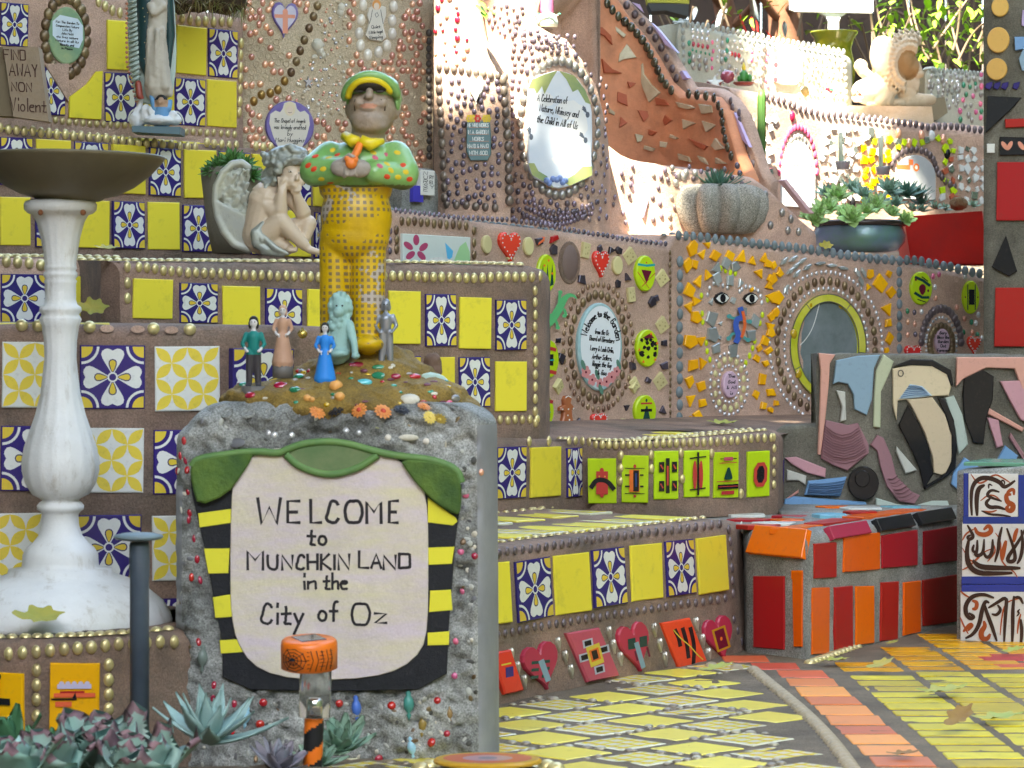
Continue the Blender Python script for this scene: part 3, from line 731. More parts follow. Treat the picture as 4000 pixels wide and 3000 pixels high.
low = wall('heart_step', 'lowest step with navy and yellow tiles above a sloping band of hearts', 'step',
    [(1850, 4.98, 2160, 2790), (1950, 5.05, 2140, 2770), (2150, 5.22, 2108, 2730), (2390, 5.42, 2082, 2680), (2790, 5.8, 2034, 2600), (2868, 5.9, 2028, 2580), (2900, 6.0, 2028, 2570)], mortar, .75, .03, .03, lean=.06)
for x0, x1, y0, y1, me in ((1830, 1993, 2200, 2440, YEL), (2015, 2155, 2184, 2420, FLOWER), (2165, 2302, 2164, 2394, YEL), (2315, 2443, 2142, 2366, FLOWER), (2464, 2584, 2126, 2342, YEL), (2600, 2713, 2110, 2324, FLOWER), (2727, 2834, 2096, 2314, YEL)):
    low.tile(x0, x1, y0, y1, me)
low.beadline([(1950, 2160), (2120, 2136), (2350, 2100), (2600, 2074), (2825, 2046)], 31, 14, mauve, 18); low.beadline([(1945, 2478), (2090, 2450), (2330, 2412), (2600, 2370), (2850, 2336)], 29, 14, mauve, 17)
low.beadline([(2846, 2068), (2856, 2150), (2866, 2360)], 50, 12, mauve, 19); low.beadline([(2868, 2420), (2905, 2530)], 44, 11, mauve, 17)
low.topbeads(1900, 2830, 31, 15, gold, .032); low.topbeads(2220, 2880, 32, 14, gold, .4)
for k in range(16):
    f = low.topframe(1870+(k % 8)*125, .12+.19*(k//8)); link('tread_tile', pyel if k % 3 else PLAIDF, low.root, f @ Matrix.Rotation(uni(-.25, .25), 4, 'Z') @ Matrix.Diagonal((.085, .15, 1, 1)))
hearts_m = crimson
def d_heart(w_, h_, m, t=.007):
    def f(pb): pb.slab(rot(heart(w_, h_), .16), -.006, t, m, 2.5, .003)
    return f
def hk1(pb):
    z = .0074
    for y in (18, -10, -38):
        for x in (-32, 10): pb.flat(rot(rect(x-16, y-4, x+14, y+8), -.1), z, dgreen)
    pb.flat(rot(rect(-12, -62, 10, 30), .28), z, glaze('teal_paint', (.22, .34, .40)))
def hk2(pb):
    z = .0074; pb.flat(rect(-34, -2, -4, 40), z, dgreen); pb.flat(rect(12, -2, 42, 40), z, dgreen); pb.flat(rot(rect(-6, -86, 12, 22), .22, (3, 0)), z, glaze('teal_paint', (.22, .34, .40))); pb.flat(rot(rect(-14, -50, -6, -10), .2), z, maroon); pb.flat(rot(rect(34, -54, 42, -14), .2), z, maroon)
def hk3(pb):
    z = .0074; pb.flat(rot(rect(-27, -46, 27, 46), .2), z, glaze('gold_paint', (.50, .25, .02))); pb.flat(rot(rect(-19, -38, 19, 38), .2), z, maroon); pb.flat(ell(0, 0, 5, 8, 8), z, orp)
def card(m, w_, h_):
    def f(pb): pb.slab([(-w_/2-w_*.28, h_/2), (w_/2-w_*.28, h_/2), (w_/2+w_*.28, -h_/2), (-w_/2+w_*.28, -h_/2)], -.006, .007, m, 5, .003)
    return f
def ck1(pb):
    z = .0074; sil = paint('silver_paint', (.42, .42, .46))
    for x, y in ((-24, 50), (-40, -2), (38, 14), (16, -60)): pb.flat(rot(rect(x-20, y-16, x+20, y+16), .1, (x, y)), z, sil); pb.flat(rot(rect(x-13, y-10, x+13, y+10), .1, (x, y)), z, black)
    pb.flat(rot(rect(-26, -42, 28, 40), .2), z, goldyel); pb.flat(rot(rect(-18, -24, 20, 24), .2), z, orp); pb.flat(rot(rect(-10, -18, 12, 18), .2), z, black)
def ck2(pb):
    z = .0074
    for x, y, l in ((-32, 30, 30), (-2, 4, 56), (28, -14, 70)): pb.strip(chaikin([(x-8, y+l), (x+4, y), (x-4 if x > 0 else x+8, y-l)]), 15, z, black)
    pb.strip(chaikin([(-46, 62), (-20, 24), (14, -10), (40, -50), (62, -74)]), 4, z, goldyel)
low.plaque(2110, 2605, 1, 1, d_heart(136, 188, hearts_m), 'heart', {'heart_painting': hk1}, 0)
low.plaque(2475, 2530, 1, 1, d_heart(118, 196, hearts_m), 'heart', {'heart_painting': hk2}, 0)
low.plaque(2805, 2495, 1, 1, d_heart(108, 176, hearts_m), 'heart', {'heart_painting': hk3}, 0)
low.plaque(2310, 2558, 1, 1, card(pinkred, 128, 204), 'tile', {'tile_painting': ck1})
low.plaque(2668, 2515, 1, 1, card(glaze('scarlet_glaze', (.82, .07, .025)), 112, 196), 'tile', {'tile_painting': ck2})
low.plaque(1975, 2625, 1, 1, card(glaze('scarlet_glaze', (.82, .07, .025)), 80, 170), 'tile', {'tile_painting': lambda pb: (pb.flat(rect(-14, -20, 18, 20), .0074, navy), pb.flat(rect(-30, 30, 10, 36), .0074, goldyel))})
silver = M('silver_heart', (.50, .46, .38), .3, metal=.6, dirt=.25, var=.15)
SH = PB().slab(heart(2, 2.4, 20), -.1, .6, silver, .16, .3).build('silver_heart')
for x, y in ((1995, 2560), (2020, 2612), (2046, 2665), (2178, 2518), (2206, 2570), (2228, 2624), (2377, 2475), (2394, 2527), (2421, 2575), (2554, 2462), (2576, 2522), (2596, 2575), (2718, 2440), (2742, 2505), (2765, 2560)):
    low.bead(x, y, 17, silver, 24, name='silver_heart', mesh=SH, ang=.1)

# --- garden wall with the sun face
gw = wall('sun_face_wall', 'long adobe wall with hearts, lime ovals, an orange shard sun face and a mirror', 'garden wall',
    [(1520, 6.12, 812, 1040), (1880, 6.42, 862, 1130), (2120, 6.6, 890, 1840), (2420, 6.8, 925, 1840), (2615, 6.94, 955, 1840), (2640, 6.97, 915, 1840), (2900, 7.13, 950, 1800), (3200, 7.3, 985, 1690), (3530, 7.46, 1020, 1700), (3700, 7.52, 1050, 1700), (3860, 7.56, 1082, 1700)], mortar_pink, (lambda px: .15 if px < 2100 else .75), .04, .02)
fillp = [tuple(p) for p in glyph.plan]+[tuple(p) for p in gw.plan[::-1] if p.x > -.1]
bmf = bmesh.new(); vv = [bmf.verts.new((x, y+.03, .433)) for x, y in [tuple(p) for p in glyph.plan]]+[bmf.verts.new((p.x, p.y+.04, .464)) for p in gw.plan[::-1] if p.x > -.1]; bmf.faces.new(vv); mf_ = bpy.data.meshes.new('tread_bed'); bmf.to_mesh(mf_); bmf.free(); mf_.materials.append(mortar); link('tread_bed', mf_, glyph.root)
cheese = paint('cheese_tile', (.62, .55, .28), var=.1)
gw.beadline([(1545, 822), (1800, 850), (1990, 858), (2140, 882), (2310, 912), (2480, 938), (2612, 956)], 19, 9.5, purple, 11, name='small_bead')
gw.topbeads(1545, 2660, 26, 12, bluecap, .03, name='dome_cap'); gw.topbeads(1545, 2400, 24, 9, bluecap, .07, name='dome_cap')
gw.beadline([(2650, 918), (2900, 945), (3000, 955), (3240, 985), (3330, 1000), (3520, 1020), (3560, 1015), (3720, 1045), (3840, 1070)], 29, 15, bluecap, 20, name='dome_cap')
gw.topbeads(2650, 3860, 27, 15, bluecap, .02, name='dome_cap')
gw.beadline([(2617, 985), (2618, 1660)], 26, 8, bronze, 12); gw.beadline([(2656, 1022), (2654, 1650)], 51, 17, bluecap, 23, name='dome_cap'); gw.beadline([(3512, 1060), (3514, 1390)], 43, 14, bluecap, 20, name='dome_cap')
for x, y, w_, h_ in ((1985, 965, 84, 116), (2342, 1032, 62, 104), (2335, 1645, 62, 60), (3563, 1382, 66, 66), (3802, 1350, 52, 74)):
    def dk(pb, w_=w_, h_=h_): pb.slab(heart(w_, h_), -.004, .009, glaze('heart_red', (.75, .05, .03)), 4, .003)
    def dots(pb, w_=w_, h_=h_):
        for a in heart(w_*.82, h_*.82, 22): pb.flat(ell(a[0], a[1]+h_*.02, 2.6, 3.2, 8), .0093, white)
    gw.plaque(x, y, 1, 1, dk, 'heart', {'dots': dots})
for x, y, a, b in ((1897, 955, 18, 36), (2060, 962, 19, 36), (2408, 1037, 19, 36), (2430, 1655, 18, 20), (1990, 1008, 14, 8)):
    gw.plaque(x, y, 1, 1, lambda pb, a=a, b=b: pb.slab(ell(0, 0, a, b, 20), -.004, .007, cheese, 3, .002), 'oval_tile')
def lob(x, y, a, b, g):
    gw.plaque(x, y, 1, 1, lambda pb: pb.slab(ell(0, 0, a, b, 32), -.004, .009, lime, 4, .003), 'lime_oval', {'oval_painting': g})
z9 = .0093
def o1(pb): pb.flat([(-20, 14), (20, 10), (0, -40)], z9, maroon); pb.strip([(-30, 34), (0, 30), (30, 34)], 9, z9, glaze('teal_line', (.02, .35, .35))); pb.strip([(-34, 4), (10, -58)], 2.5, z9, brick); pb.strip([(34, 2), (-18, -52)], 2.5, z9, brick); pb.flat(ell(0, 42, 3, 3, 8), z9, brick)
def o2(pb):
    for k in range(26): 
        cx, cy = uni(-32, 32), uni(-50, 40)
        if (cx/34)**2+(cy/52)**2 < 1: pb.flat([(cx+uni(5, 10)*math.cos(a), cy+uni(6, 11)*math.sin(a)) for a in (0, 1.2, 2.5, 3.7, 5)], z9, black)
    pb.flat([(-24, 40), (24, 38), (6, 58)], z9, maroon)
    for x, y in ((34, 20), (26, -44), (-20, -52), (-36, -6), (10, 56)): pb.flat(rot([(-6, -5), (6, -5), (0, 6)], x*.1, (0, 0)) if False else [(x-6, y-5), (x+6, y-4), (x, y+7)], z9, orp)
def o3(pb): pb.flat([(-20, -58), (20, -58), (4, 20), (-2, 20)], z9, dgreen); pb.flat(rect(-22, -2, 22, 9), z9, black); pb.flat(rect(-22, 27, 22, 34), z9, brick); pb.flat(ell(0, 42, 4, 7, 8), z9, dgreen); pb.flat(rect(-22, -62, 22, -55), z9, brick)
def o4(pb):
    for y, m in ((40, brick), (-50, brick)): pb.strip([(-22, y), (4, y), (18, y-4)], 14, z9, m)
    pb.flat(rect(-22, -26, 12, 18), z9, black); pb.strip([(-18, -6), (12, -4)], 6, z9, glaze('teal_line', (.02, .35, .35)))
def o5(pb):
    for x in (-22, -4, 14): pb.flat([(x-5, -50), (x+4, 40), (x+9, -44)], z9, dgreen)
    for x, y in ((-12, 30), (4, 50), (18, 0)): pb.flat(ell(x, y, 4, 5, 8), z9, orp)
def o6(pb):
    pb.flat(chaikin([(-16, 0), (0, 20), (16, 8), (14, -14), (0, -32)], 2, True), z9, maroon); pb.strip([(-24, 42), (4, 30), (28, 12)], 11, z9, dgreen); pb.strip([(-26, -20), (0, -36), (24, -36)], 11, z9, dgreen); pb.strip([(0, 44), (22, 28)], 4, z9, black); pb.strip([(-16, -44), (14, -54)], 4, z9, black)
    for x in (-24, 24): pb.flat(ell(x, 12-x*.9, 4, 6, 8), z9, maroon)
def o7(pb):
    for x in (-15, 14): pb.flat(rect(x-2, -50, x+2, 50), z9, dgreen)
    pb.flat(rect(-11, -30, 11, 30), z9, black)
    for x in (-24, 24): pb.flat(ell(x, 0, 2.5, 4, 8), z9, maroon)
for x, y, a, b, g in ((2128, 1068, 36, 74, o5), (2514, 1068, 38, 70, o1), (2522, 1360, 43, 73, o2), (2138, 1402, 37, 74, o4), (2514, 1606, 42, 63, o3), (2125, 1606, 30, 60, o4), (3594, 1126, 42, 65, o6), (3789, 1161, 33, 65, o7)): lob(x, y, a, b, g)
CH = PB().slab(rect(-1, -1, 1, 1), -.01, .006, cheese, .05, .002); zc = .0061
for x, y, r in ((-.4, .3, .16), (.35, -.35, .18), (.3, .45, .1), (-.2, -.5, .12), (.6, .1, .1)): CH.flat(ell(x, y, r, r, 10), zc, paint('cheese_hole', (.36, .30, .13)))
CH = CH.build('cheese_tile')
for x, y, a, rr in ((2285, 978, -.15, 21), (2457, 1000, .75, 22), (2583, 1087, .75, 22), (2462, 1151, .1, 20), (2583, 1270, .7, 22), (2180, 1510, .8, 20), (2475, 1500, .6, 18), (2575, 1490, .75, 23), (2476, 1510, .9, 17)):
    f = gw.frame(x, y); k = f[1][3]/F
    link('cheese_tile', CH, gw.root, f @ Matrix.Diagonal((k*(.85 if abs(a) > .4 else 1), k*1.45, 1, 1)) @ Matrix.Rotation(a, 4, 'Z') @ Matrix.Diagonal((rr, rr, 1, 1)))
gw.plaque(2224, 1026, 1, 1, lambda pb: (pb.slab(ell(0, 0, 42, 84, 28), -.004, .003, mortar, 4, .002), pb.dome(0, 0, 32, 74, .009, M('stone_oval', (.17, .115, .10), .7, dirt=.4, bump=.4), 22, 3, .001)), 'stone_oval')
# welcome plaque
def d_wel(pb):
    pb.slab(ell(0, 0, 87, 172, 44), -.006, .008, paint('plaque_teal', (.20, .40, .42), col2=(.45, .58, .60), dscale=18), 5, .003)
    pb.flat(ell(0, 8, 78, 152, 44), .0081, paint('plaque_white', (.72, .76, .78)))
    fl = paint('flower_pink', (.62, .25, .25)); lf = paint('leaf_dark', (.10, .22, .16))
    for x, y, r in ((-58, -98, 20), (-34, -128, 19), (-4, -142, 16), (22, -136, 18), (42, -118, 19), (62, -96, 16)):
        for k in range(5): pb.flat(ell(x+r*.55*math.cos(k*1.257), y+r*.75*math.sin(k*1.257), r*.42, r*.55, 9), .0084, fl)
        pb.flat(ell(x, y, 4, 5, 8), .0085, maroon)
    for x, y in ((-68, -70), (-14, -108), (0, -166), (70, -70)): pb.flat(rot(ell(x, y, 8, 22, 10), .3, (x, y)), .0083, lf)
def d_welt(pb):
    def arc(X, Yv):
        a = PI-.35-(X+118)/236*(PI-.55)
        r = 1+Yv/78
        return (72*r*math.cos(a)*1.0+2, 8+128*(1+Yv/150)*math.sin(a)-6)
    put_text(pb, 'Welcome to the Garden', 0, 0, 27, 4.6, ink, .0085, width=236, fn=arc)
    for t, y, w_ in (('from the Oz', 58, 54), ('Board of Directors', 30, 96), ('Larry & Leah Orlin,', -8, 90), ('Arthur Sellers,', -40, 76), ('Reggie the Guy', -68, 74), ('& Goo', -100, 34)): put_text(pb, t, 4, y, 19, 2.9, ink, .0085, width=w_, slant=.1, tilt=-.12)
gw.plaque(2337, 1355, 1, 1, d_wel, 'plaque', {'lettering': d_welt})
gw.ringline(2337, 1355, 110, 205, 28, 15, bronze, ryb=20); gw.ringline(2337, 1355, 137, 245, 42, 10, M('topaz_bead', (.30, .19, .12), .2, metal=.4, dirt=.1, var=.3), ryb=14)
# lizard & gingerbread man
lz = glaze('lizard_green', (.10, .42, .16))
def d_liz(pb):
    q = chaikin([(-62, -60), (-46, -38), (-22, 0), (-6, 34), (14, 58), (38, 56), (48, 44)], 2); n = len(q)
    pb.strip(q, 26, .012, lz, [.7+.5*math.sin(PI*min(1, i/n*1.6)) if i < n*.55 else max(.15, 1.1*(1-i/n)*1.6) for i in range(n)])
    for a, b, c in (((-18, 20), (-16, 50), (-14, 68)), ((2, 0), (10, -20), (2, -24)), ((-40, -34), (-26, -50), (-24, -70)), ((-40, -20), (-60, -24), (-66, -18))): pb.strip(chaikin([a, b, c]), 11, .010, lz); pb.flat(ell(c[0], c[1], 9, 8, 8), .0105, lz)
    pb.dome(-62, -64, 16, 20, .010, lz, 10, 3, .004)
liz = gw.plaque(2190, 1210, 1, 1, d_liz, 'lizard'); 
ging = glaze('gingerbread_glaze', (.40, .12, .05))
gw.plaque(2208, 1606, 1, 1, lambda pb: (pb.slab([(-8, 60), (8, 62), (16, 48), (12, 32), (22, 20), (28, 6), (16, 6), (18, -20), (26, -60), (-26, -60), (-16, -20), (-14, -2), (-30, 4), (-28, 16), (-12, 24), (-14, 44)], -.004, .01, ging, 3, .003),
    [pb.flat(ell(x, y, 3, 3.5, 8), .0102, white) for x, y in ((0, 8), (-2, -16), (-22, 8), (20, 10), (4, -34))], pb.strip([(-10, 54), (0, 60), (10, 54)], 4, .0102, white)), 'gingerbread_man')
dk = M('dark_shard', (.06, .05, .065), .2, metal=.3, dirt=.2, var=.5)
def shard(cx, cy, r, m, n=None, asp=1.3, t=.006, s=None, name='shard'):
    n = n or random.choice((3, 4, 4, 5)); a0 = uni(0, 6.3)
    (s or gw).poly([(cx+r*uni(.75, 1.15)*math.cos(a0+2*PI*i/n+uni(-.25, .25)), cy+r*asp*uni(.75, 1.15)*math.sin(a0+2*PI*i/n+uni(-.25, .25))) for i in range(n)], m, t, name)
for x, y in ((2340, 972), (2382, 978), (2414, 980), (2448, 1085), (2412, 1108), (2160, 975), (2270, 1090), (2545, 1180), (2560, 1165), (2590, 1340), (2470, 1430), (2592, 1430), (2445, 1588), (2585, 1605), (2258, 1650), (2530, 1485), (2105, 940), (2085, 1060), (2178, 1330), (2190, 1400)): shard(x, y, uni(11, 18), dk)
gw.poly([(2152, 925), (2172, 918), (2176, 935), (2146, 950)], red, name='shard'); gw.poly([(2094, 948), (2120, 925), (2118, 942), (2096, 958)], glaze('coral_paint', (.75, .13, .05)), name='shard')
# orange shards of the sun face
ora = glaze('sun_orange', (.90, .44, .012))
for x, y, r in ((2704, 970, 28), (2760, 955, 16), (2688, 1035, 26), (2738, 992, 22), (2710, 1030, 23), (2792, 1000, 25), (2850, 1002, 26), (2892, 1008, 27), (2935, 1022, 23), (2985, 1015, 25), (2724, 1100, 27), (2762, 1078, 23), (2692, 1135, 32), (2716, 1172, 24), (2690, 1200, 23), (2716, 1240, 27), (2692, 1335, 33), (2732, 1330, 27), (2705, 1425, 28), (2742, 1420, 26), (2690, 1490, 25), (2736, 1505, 25), (2695, 1560, 26), (2742, 1572, 22), (2690, 1640, 17), (2722, 1625, 23), (2964, 1068, 24), (3000, 1030, 21), (3010, 1090, 23), (3040, 1070, 16), (3010, 1160, 26), (3028, 1220, 20), (3005, 1275, 25), (2985, 1330, 20), (3000, 1370, 20), (2965, 1360, 18), (2955, 1400, 17), (2990, 1420, 17), (2975, 1480, 25), (2950, 1540, 20), (2980, 1585, 18), (3005, 1530, 18), (2935, 1130, 10), (3000, 1120, 20),
    (3020, 1035, 18), (3018, 1090, 24), (3035, 1160, 27), (3008, 1300, 20), (3010, 1240, 20), (3045, 1065, 20), (3398, 1070, 20), (3438, 1110, 34), (3478, 1145, 22), (3470, 1068, 16), (3390, 1120, 15), (3463, 1205, 30), (3466, 1260, 18), (3472, 1325, 25), (3462, 1368, 12), (3018, 1540, 18), (3030, 1575, 14), (3008, 1600, 13)): shard(x, y, r*.88, ora, asp=1.25)
for x, y, r in ((2795, 1048, 22), (2835, 1030, 18), (2870, 1040, 18), (2800, 1085, 22), (2850, 1095, 16), (2890, 1105, 16), (2775, 1245, 24), (2780, 1310, 26), (2945, 1250, 22), (2935, 1310, 22), (2860, 1370, 22), (2795, 1365, 20), (2860, 1175, 12), (2775, 1180, 12), (2905, 1215, 14), (2810, 1320, 8), (2812, 1265, 8)): shard(x, y, r, mirror, asp=1.5, name='mirror_shard')
for x, y, a in ((3060, 1020, .9), (3095, 1012, .7), (3130, 1020, .6), (3085, 1058, .8), (3105, 1040, .8), (3150, 1045, 0.7), (3200, 1030, .15), (3245, 1038, 0), (3290, 1048, -.2), (3345, 1065, -1.1), (3360, 1100, -1.3), (3370, 1065, -1.2), (3068, 1130, 1.1), (3110, 1070, .9)):
    c, s_ = math.cos(a), math.sin(a); gw.poly([(x+u*c+v*s_, y-u*s_+v*c) for u, v in ((-20, -2), (0, -8), (18, -4), (20, 3), (-8, 7))], mirror, name='mirror_shard')
skin_eye = white
def d_eye(pb): pb.slab([(-30, -2), (-20, 15), (0, 25), (18, 17), (29, 1), (17, -17), (-2, -25), (-20, -17)], -.004, .007, black, 2, .002); pb.flat([(-26, -2), (-17, 10), (0, 18), (15, 12), (25, 1), (14, -12), (-2, -19), (-17, -12)], .0072, white); pb.flat(ell(0, 0, 11, 17, 18), .0073, black)
gw.plaque(2816, 1165, 1, 1, d_eye, 'eye'); gw.plaque(2930, 1166, 1, 1, d_eye, 'eye')
for pts in ([(2763, 1152), (2772, 1125), (2788, 1108), (2806, 1112), (2824, 1116), (2842, 1124)], [(2890, 1138), (2898, 1130), (2914, 1120), (2930, 1122), (2948, 1128), (2962, 1136), (2972, 1158), (2976, 1182)]):
    for x, y in pts: gw.bead(x, y, 8, crystal, 10, name='gem')
for x, y in ((2815, 1049), (2834, 1056), (2853, 1064), (2872, 1067), (2740, 1155), (2743, 1225), (2745, 1258), (2759, 1340), (2762, 1372), (2773, 1405), (2998, 1170), (2978, 1230), (2968, 1262), (2948, 1332), (2940, 1360), (2928, 1390), (2913, 1418)): gw.bead(x, y, 9, glaze('lime_bead', (.55, .68, .02)), 13, name='bead')
lzd2 = glaze('mosaic_teal', (.08, .30, .28)); 
def d_nose(pb):
    pb.strip(chaikin([(10, 62), (22, 30), (-6, 24), (-10, -10), (4, -40), (-6, -62)], 2), 22, .010, glaze('lizard_blue', (.05, .12, .42)))
    pb.strip(chaikin([(18, 50), (28, 0), (14, -44)], 2), 12, .011, glaze('lizard_orange', (.7, .12, .04)))
    for a, b in (((0, 30), (-34, 34)), ((20, 20), (46, 14)), ((-6, -30), (-36, -52)), ((8, -44), (40, -58))): pb.strip([a, ((a[0]+b[0])/2, a[1]-4), b], 11, .009, lzd2); pb.flat(ell(b[0], b[1], 10, 9, 9), .0095, lzd2)
gw.plaque(2872, 1270, 1, 1, d_nose, 'lizard')
lil = paint('lilac_plaque', (.60, .42, .52))
def d_small(w_, h_): return lambda pb: pb.slab(ell(0, 0, w_, h_, 26), -.004, .008, lil, 3, .002)
gw.plaque(2848, 1502, 1, 1, d_small(30, 52), 'plaque', {'lettering': txt(['The', 'God', '& All', 'is'], 12, 2.6, z=.0083, dy=22)})
gw.ringline(2848, 1500, 42, 72, 18, 7, crystal, name='gem'); gw.ringline(2848, 1500, 58, 98, 15, 11, cheese, ryb=14); gw.ringline(2848, 1500, 74, 120, 26, 8, crystal, name='gem')
# round mirror
stained = glaze('stained_glass', (.42, .44, .015), col2=(.62, .58, .10), dscale=20, rough=.12)
def d_mir(pb): 
    i = pb.mi(stained); a_ = ell(0, 0, 148, 204, 48); b_ = ell(0, 0, 118, 174, 48)
    va = [pb.bm.verts.new((*p, .010)) for p in a_]; vb = [pb.bm.verts.new((*p, .010)) for p in b_]; vo = [pb.bm.verts.new((*p, -.004)) for p in a_]; vi = [pb.bm.verts.new((*p, .002)) for p in b_]
    for j in range(48):
        k = (j+1) % 48
        for q in ((va[j], va[k], vb[k], vb[j]), (vo[j], vo[k], va[k], va[j]), (vb[j], vb[k], vi[k], vi[j])): pb.bm.faces.new(q).material_index = i
    lead = M('lead_line', (.16, .16, .17), .35, metal=.7)
    for aa in (.95, 2.2, 3.6, 4.4, 5.4, 6.15): pb.strip([(146*math.cos(aa), 202*math.sin(aa)), (119*math.cos(aa), 175*math.sin(aa))], 3, .0105, lead)
    for R_, r_ in ((148, 204), (119, 175)): pb.strip(ell(0, 0, R_, r_, 48)+[(R_, 0)], 3.5, .0103, lead)
gw.plaque(3227, 1353, 1, 1, d_mir, 'mirror_frame', {'mirror_glass': lambda pb: pb.flat(ell(0, 0, 119, 175, 48), .004, M('dark_mirror', (.30, .35, .36), .22, metal=.35, dirt=.35, dscale=30, col2=(.20, .25, .24))), 'crack': lambda pb: pb.strip(chaikin([(-116, -6), (-80, 30), (-52, 80), (-30, 168)]), 3, .0045, white)})
for x, y in ((3162, 1193), (3282, 1190), (3100, 1304), (3358, 1302), (3118, 1460)): gw.bead(x, y, 17, amber, 21, name='glass_gem')
gw.ringline(3227, 1353, 163, 226, 52, 7, crystal, name='gem', ryb=9); gw.ringline(3227, 1353, 192, 256, 40, 14, bronze, ryb=19); gw.ringline(3227, 1353, 220, 290, 74, 7, crystal, name='gem', ryb=9)
# right end gems
gw.plaque(3677, 1334, 1, 1, d_small(28, 50), 'plaque', {'lettering': txt(['Gary', 'Bless the', 'Garden', 'Oct', 'Forever'], 11, 2.6, z=.0083, dy=17, w=46)})
gw.ringline(3677, 1345, 44, 72, 16, 15, bronze, PI*-.1, PI*1.1, ryb=18); gw.ringline(3677, 1345, 60, 105, 24, 6, crystal, PI*-.1, PI*1.1, name='gem'); gw.ringline(3677, 1350, 78, 145, 17, 15, mauve, PI*1.0, PI*2.0, ryb=18); gw.ringline(3677, 1345, 44, 70, 9, 15, bronze, PI, 2*PI, ryb=18); gw.ringline(3677, 1345, 60, 105, 14, 7, crystal, PI, 2*PI, name='gem')
for x, y, m in ((3645, 1080, pinkgem), (3668, 1072, pinkgem), (3652, 1122, crystal), (3770, 1080, crystal), (3655, 1165, copper), (3545, 1215, greengem), (3600, 1218, crystal), (3572, 1220, purple), (3546, 1258, copper), (3574, 1266, copper), (3546, 1308, copper), (3576, 1306, purple), (3738, 1200, copper), (3768, 1245, copper), (3795, 1258, greengem), (3812, 1262, crystal), (3764, 1298, greengem), (3798, 1300, copper), (3818, 1308, greengem), (3822, 1230, crystal), (3836, 1322, crystal)): gw.bead(x, y, 9, m, 12, name='gem')
for x, y in ((3690, 1100), (3700, 1130), (3735, 1090), (3740, 1135), (3720, 1180), (3830, 1110), (3835, 1180)): gw.bead(x, y, 9, mortar, 12, name='socket', mesh=ring_mesh(mortar_pink))
# picture tile with rolled beads at the left end
def d_pic(pb):
    pb.slab(rect(-132, -62, 132, 48), -.004, .006, paint('picture_tile', (.58, .64, .60)), 2, .001); z = .0062; mg = paint('magenta_paint', (.42, .06, .14))
    for x, y, a in ((-82, 26, 0), (-112, 2, .9), (-54, 0, -.8), (-104, -34, 2.3), (-62, -34, -2.4)): pb.flat(rot(ell(x, y, 12, 21, 14), a, (x, y)), z, mg)
    pb.flat([(30, 22), (40, -50), (58, -34), (62, -10)], z, paint('azure_paint', (.10, .45, .72))); pb.flat([(60, -60), (88, 10), (112, 30), (128, -10), (130, -60)], z, paint('pale_green_paint', (.35, .60, .30))); pb.flat(ell(10, -62, 56, 26, 18, 0, PI), z, white)
gw.plaque(1700, 968, 1, 1, d_pic, 'picture_tile')
gw.beadline([(1570, 862), (1840, 882)], 25, 14, bronze, 20); gw.beadline([(1548, 898), (1550, 1000)], 38, 14, bronze, 20); gw.beadline([(1852, 900), (1852, 1005)], 48, 13, bronze, 19); gw.beadline([(1525, 900), (1522, 980)], 40, 11, purple, 14)

# ================================================================== chapel wall, shrine, alcove
chap = wall('beaded_chapel_wall', 'sandy chapel wall studded with copper glass gems behind the cap statue', 'chapel wall',
    [(935, 6.86, -160, 900), (1300, 6.92, -160, 900), (1692, 6.95, -160, 900)], mortar_sand, .25, 0, .02)
chain = [(1240, 22), (1225, 64), (1208, 110), (1189, 156), (1173, 198), (1158, 240), (1138, 282), (1112, 316), (1086, 350), (1056, 363), (1022, 370), (992, 395)]
for i, (x, y) in enumerate(chain): chap.bead(x, y, 16, bronze if i < 7 else M('old_gold_bead', (.34, .20, .06), .3, metal=.6, dirt=.2), 19)
pearls = [(1418, 20), (1537, 26), (1411, 78), (1532, 80), (1403, 130), (1532, 132), (1408, 176), (1511, 178), (1437, 214), (1478, 203)]
for x, y in pearls: chap.bead(x, y, 17, pearl, 24, name='pearl_cabochon', h=.5)
def in_zone(x, y):
    if abs(x-1110)/58+abs(y-78)/92 < 1.25: return True
    if abs(x-1470) < 46 and -20 < y < 175: return True
    if ((x-1130)/104)**2+((y-492)/100)**2 < 1: return True
    return any(math.hypot(x-a, (y-b)*.85) < 32 for a, b in chain+pearls)
n1 = n2 = n3 = 0; yy = -15; row = 0
while yy < 790:
    xx = 958+(row % 2)*14
    while xx < 1668:
        x, y = xx+uni(-6, 6), yy+uni(-6, 6); xx += 29
        if in_zone(x, y): continue
        mid = 1140 < x < 1360 and y < 460 and x > 1250-(y*.35)
        lft = x < 1250-y*.45 and y < 330
        if mid:
            for _ in range(2):
                if n3 < 250: chap.bead(x+uni(-8, 8), y+uni(-10, 10), uni(4, 8), random.choice((copper, pearl, crystal, mortar_sand)), name='small_gem'); n3 += 1
        elif lft and 120 < y and rnd() < .65 or rnd() < (.42 if x > 1590 and y > 300 else .17):
            if n2 < 200: chap.bead(x, y, 12, mortar, 13.5, name='socket', mesh=ring_mesh(mortar_sand)); n2 += 1
        elif n1 < 295 and rnd() < .93: chap.bead(x, y, uni(11, 14), copper, uni(13, 16.5), name='glass_gem'); n1 += 1
    yy += 29; row += 1
chap.beadline([(1675, 130), (1678, 620)], 30, 12, M('dark_iron_bead', (.13, .115, .11), .4, metal=.4, dirt=.3), 15)
blu = paint('violet_paint', (.14, .10, .34), col2=(.24, .20, .44), dscale=30)
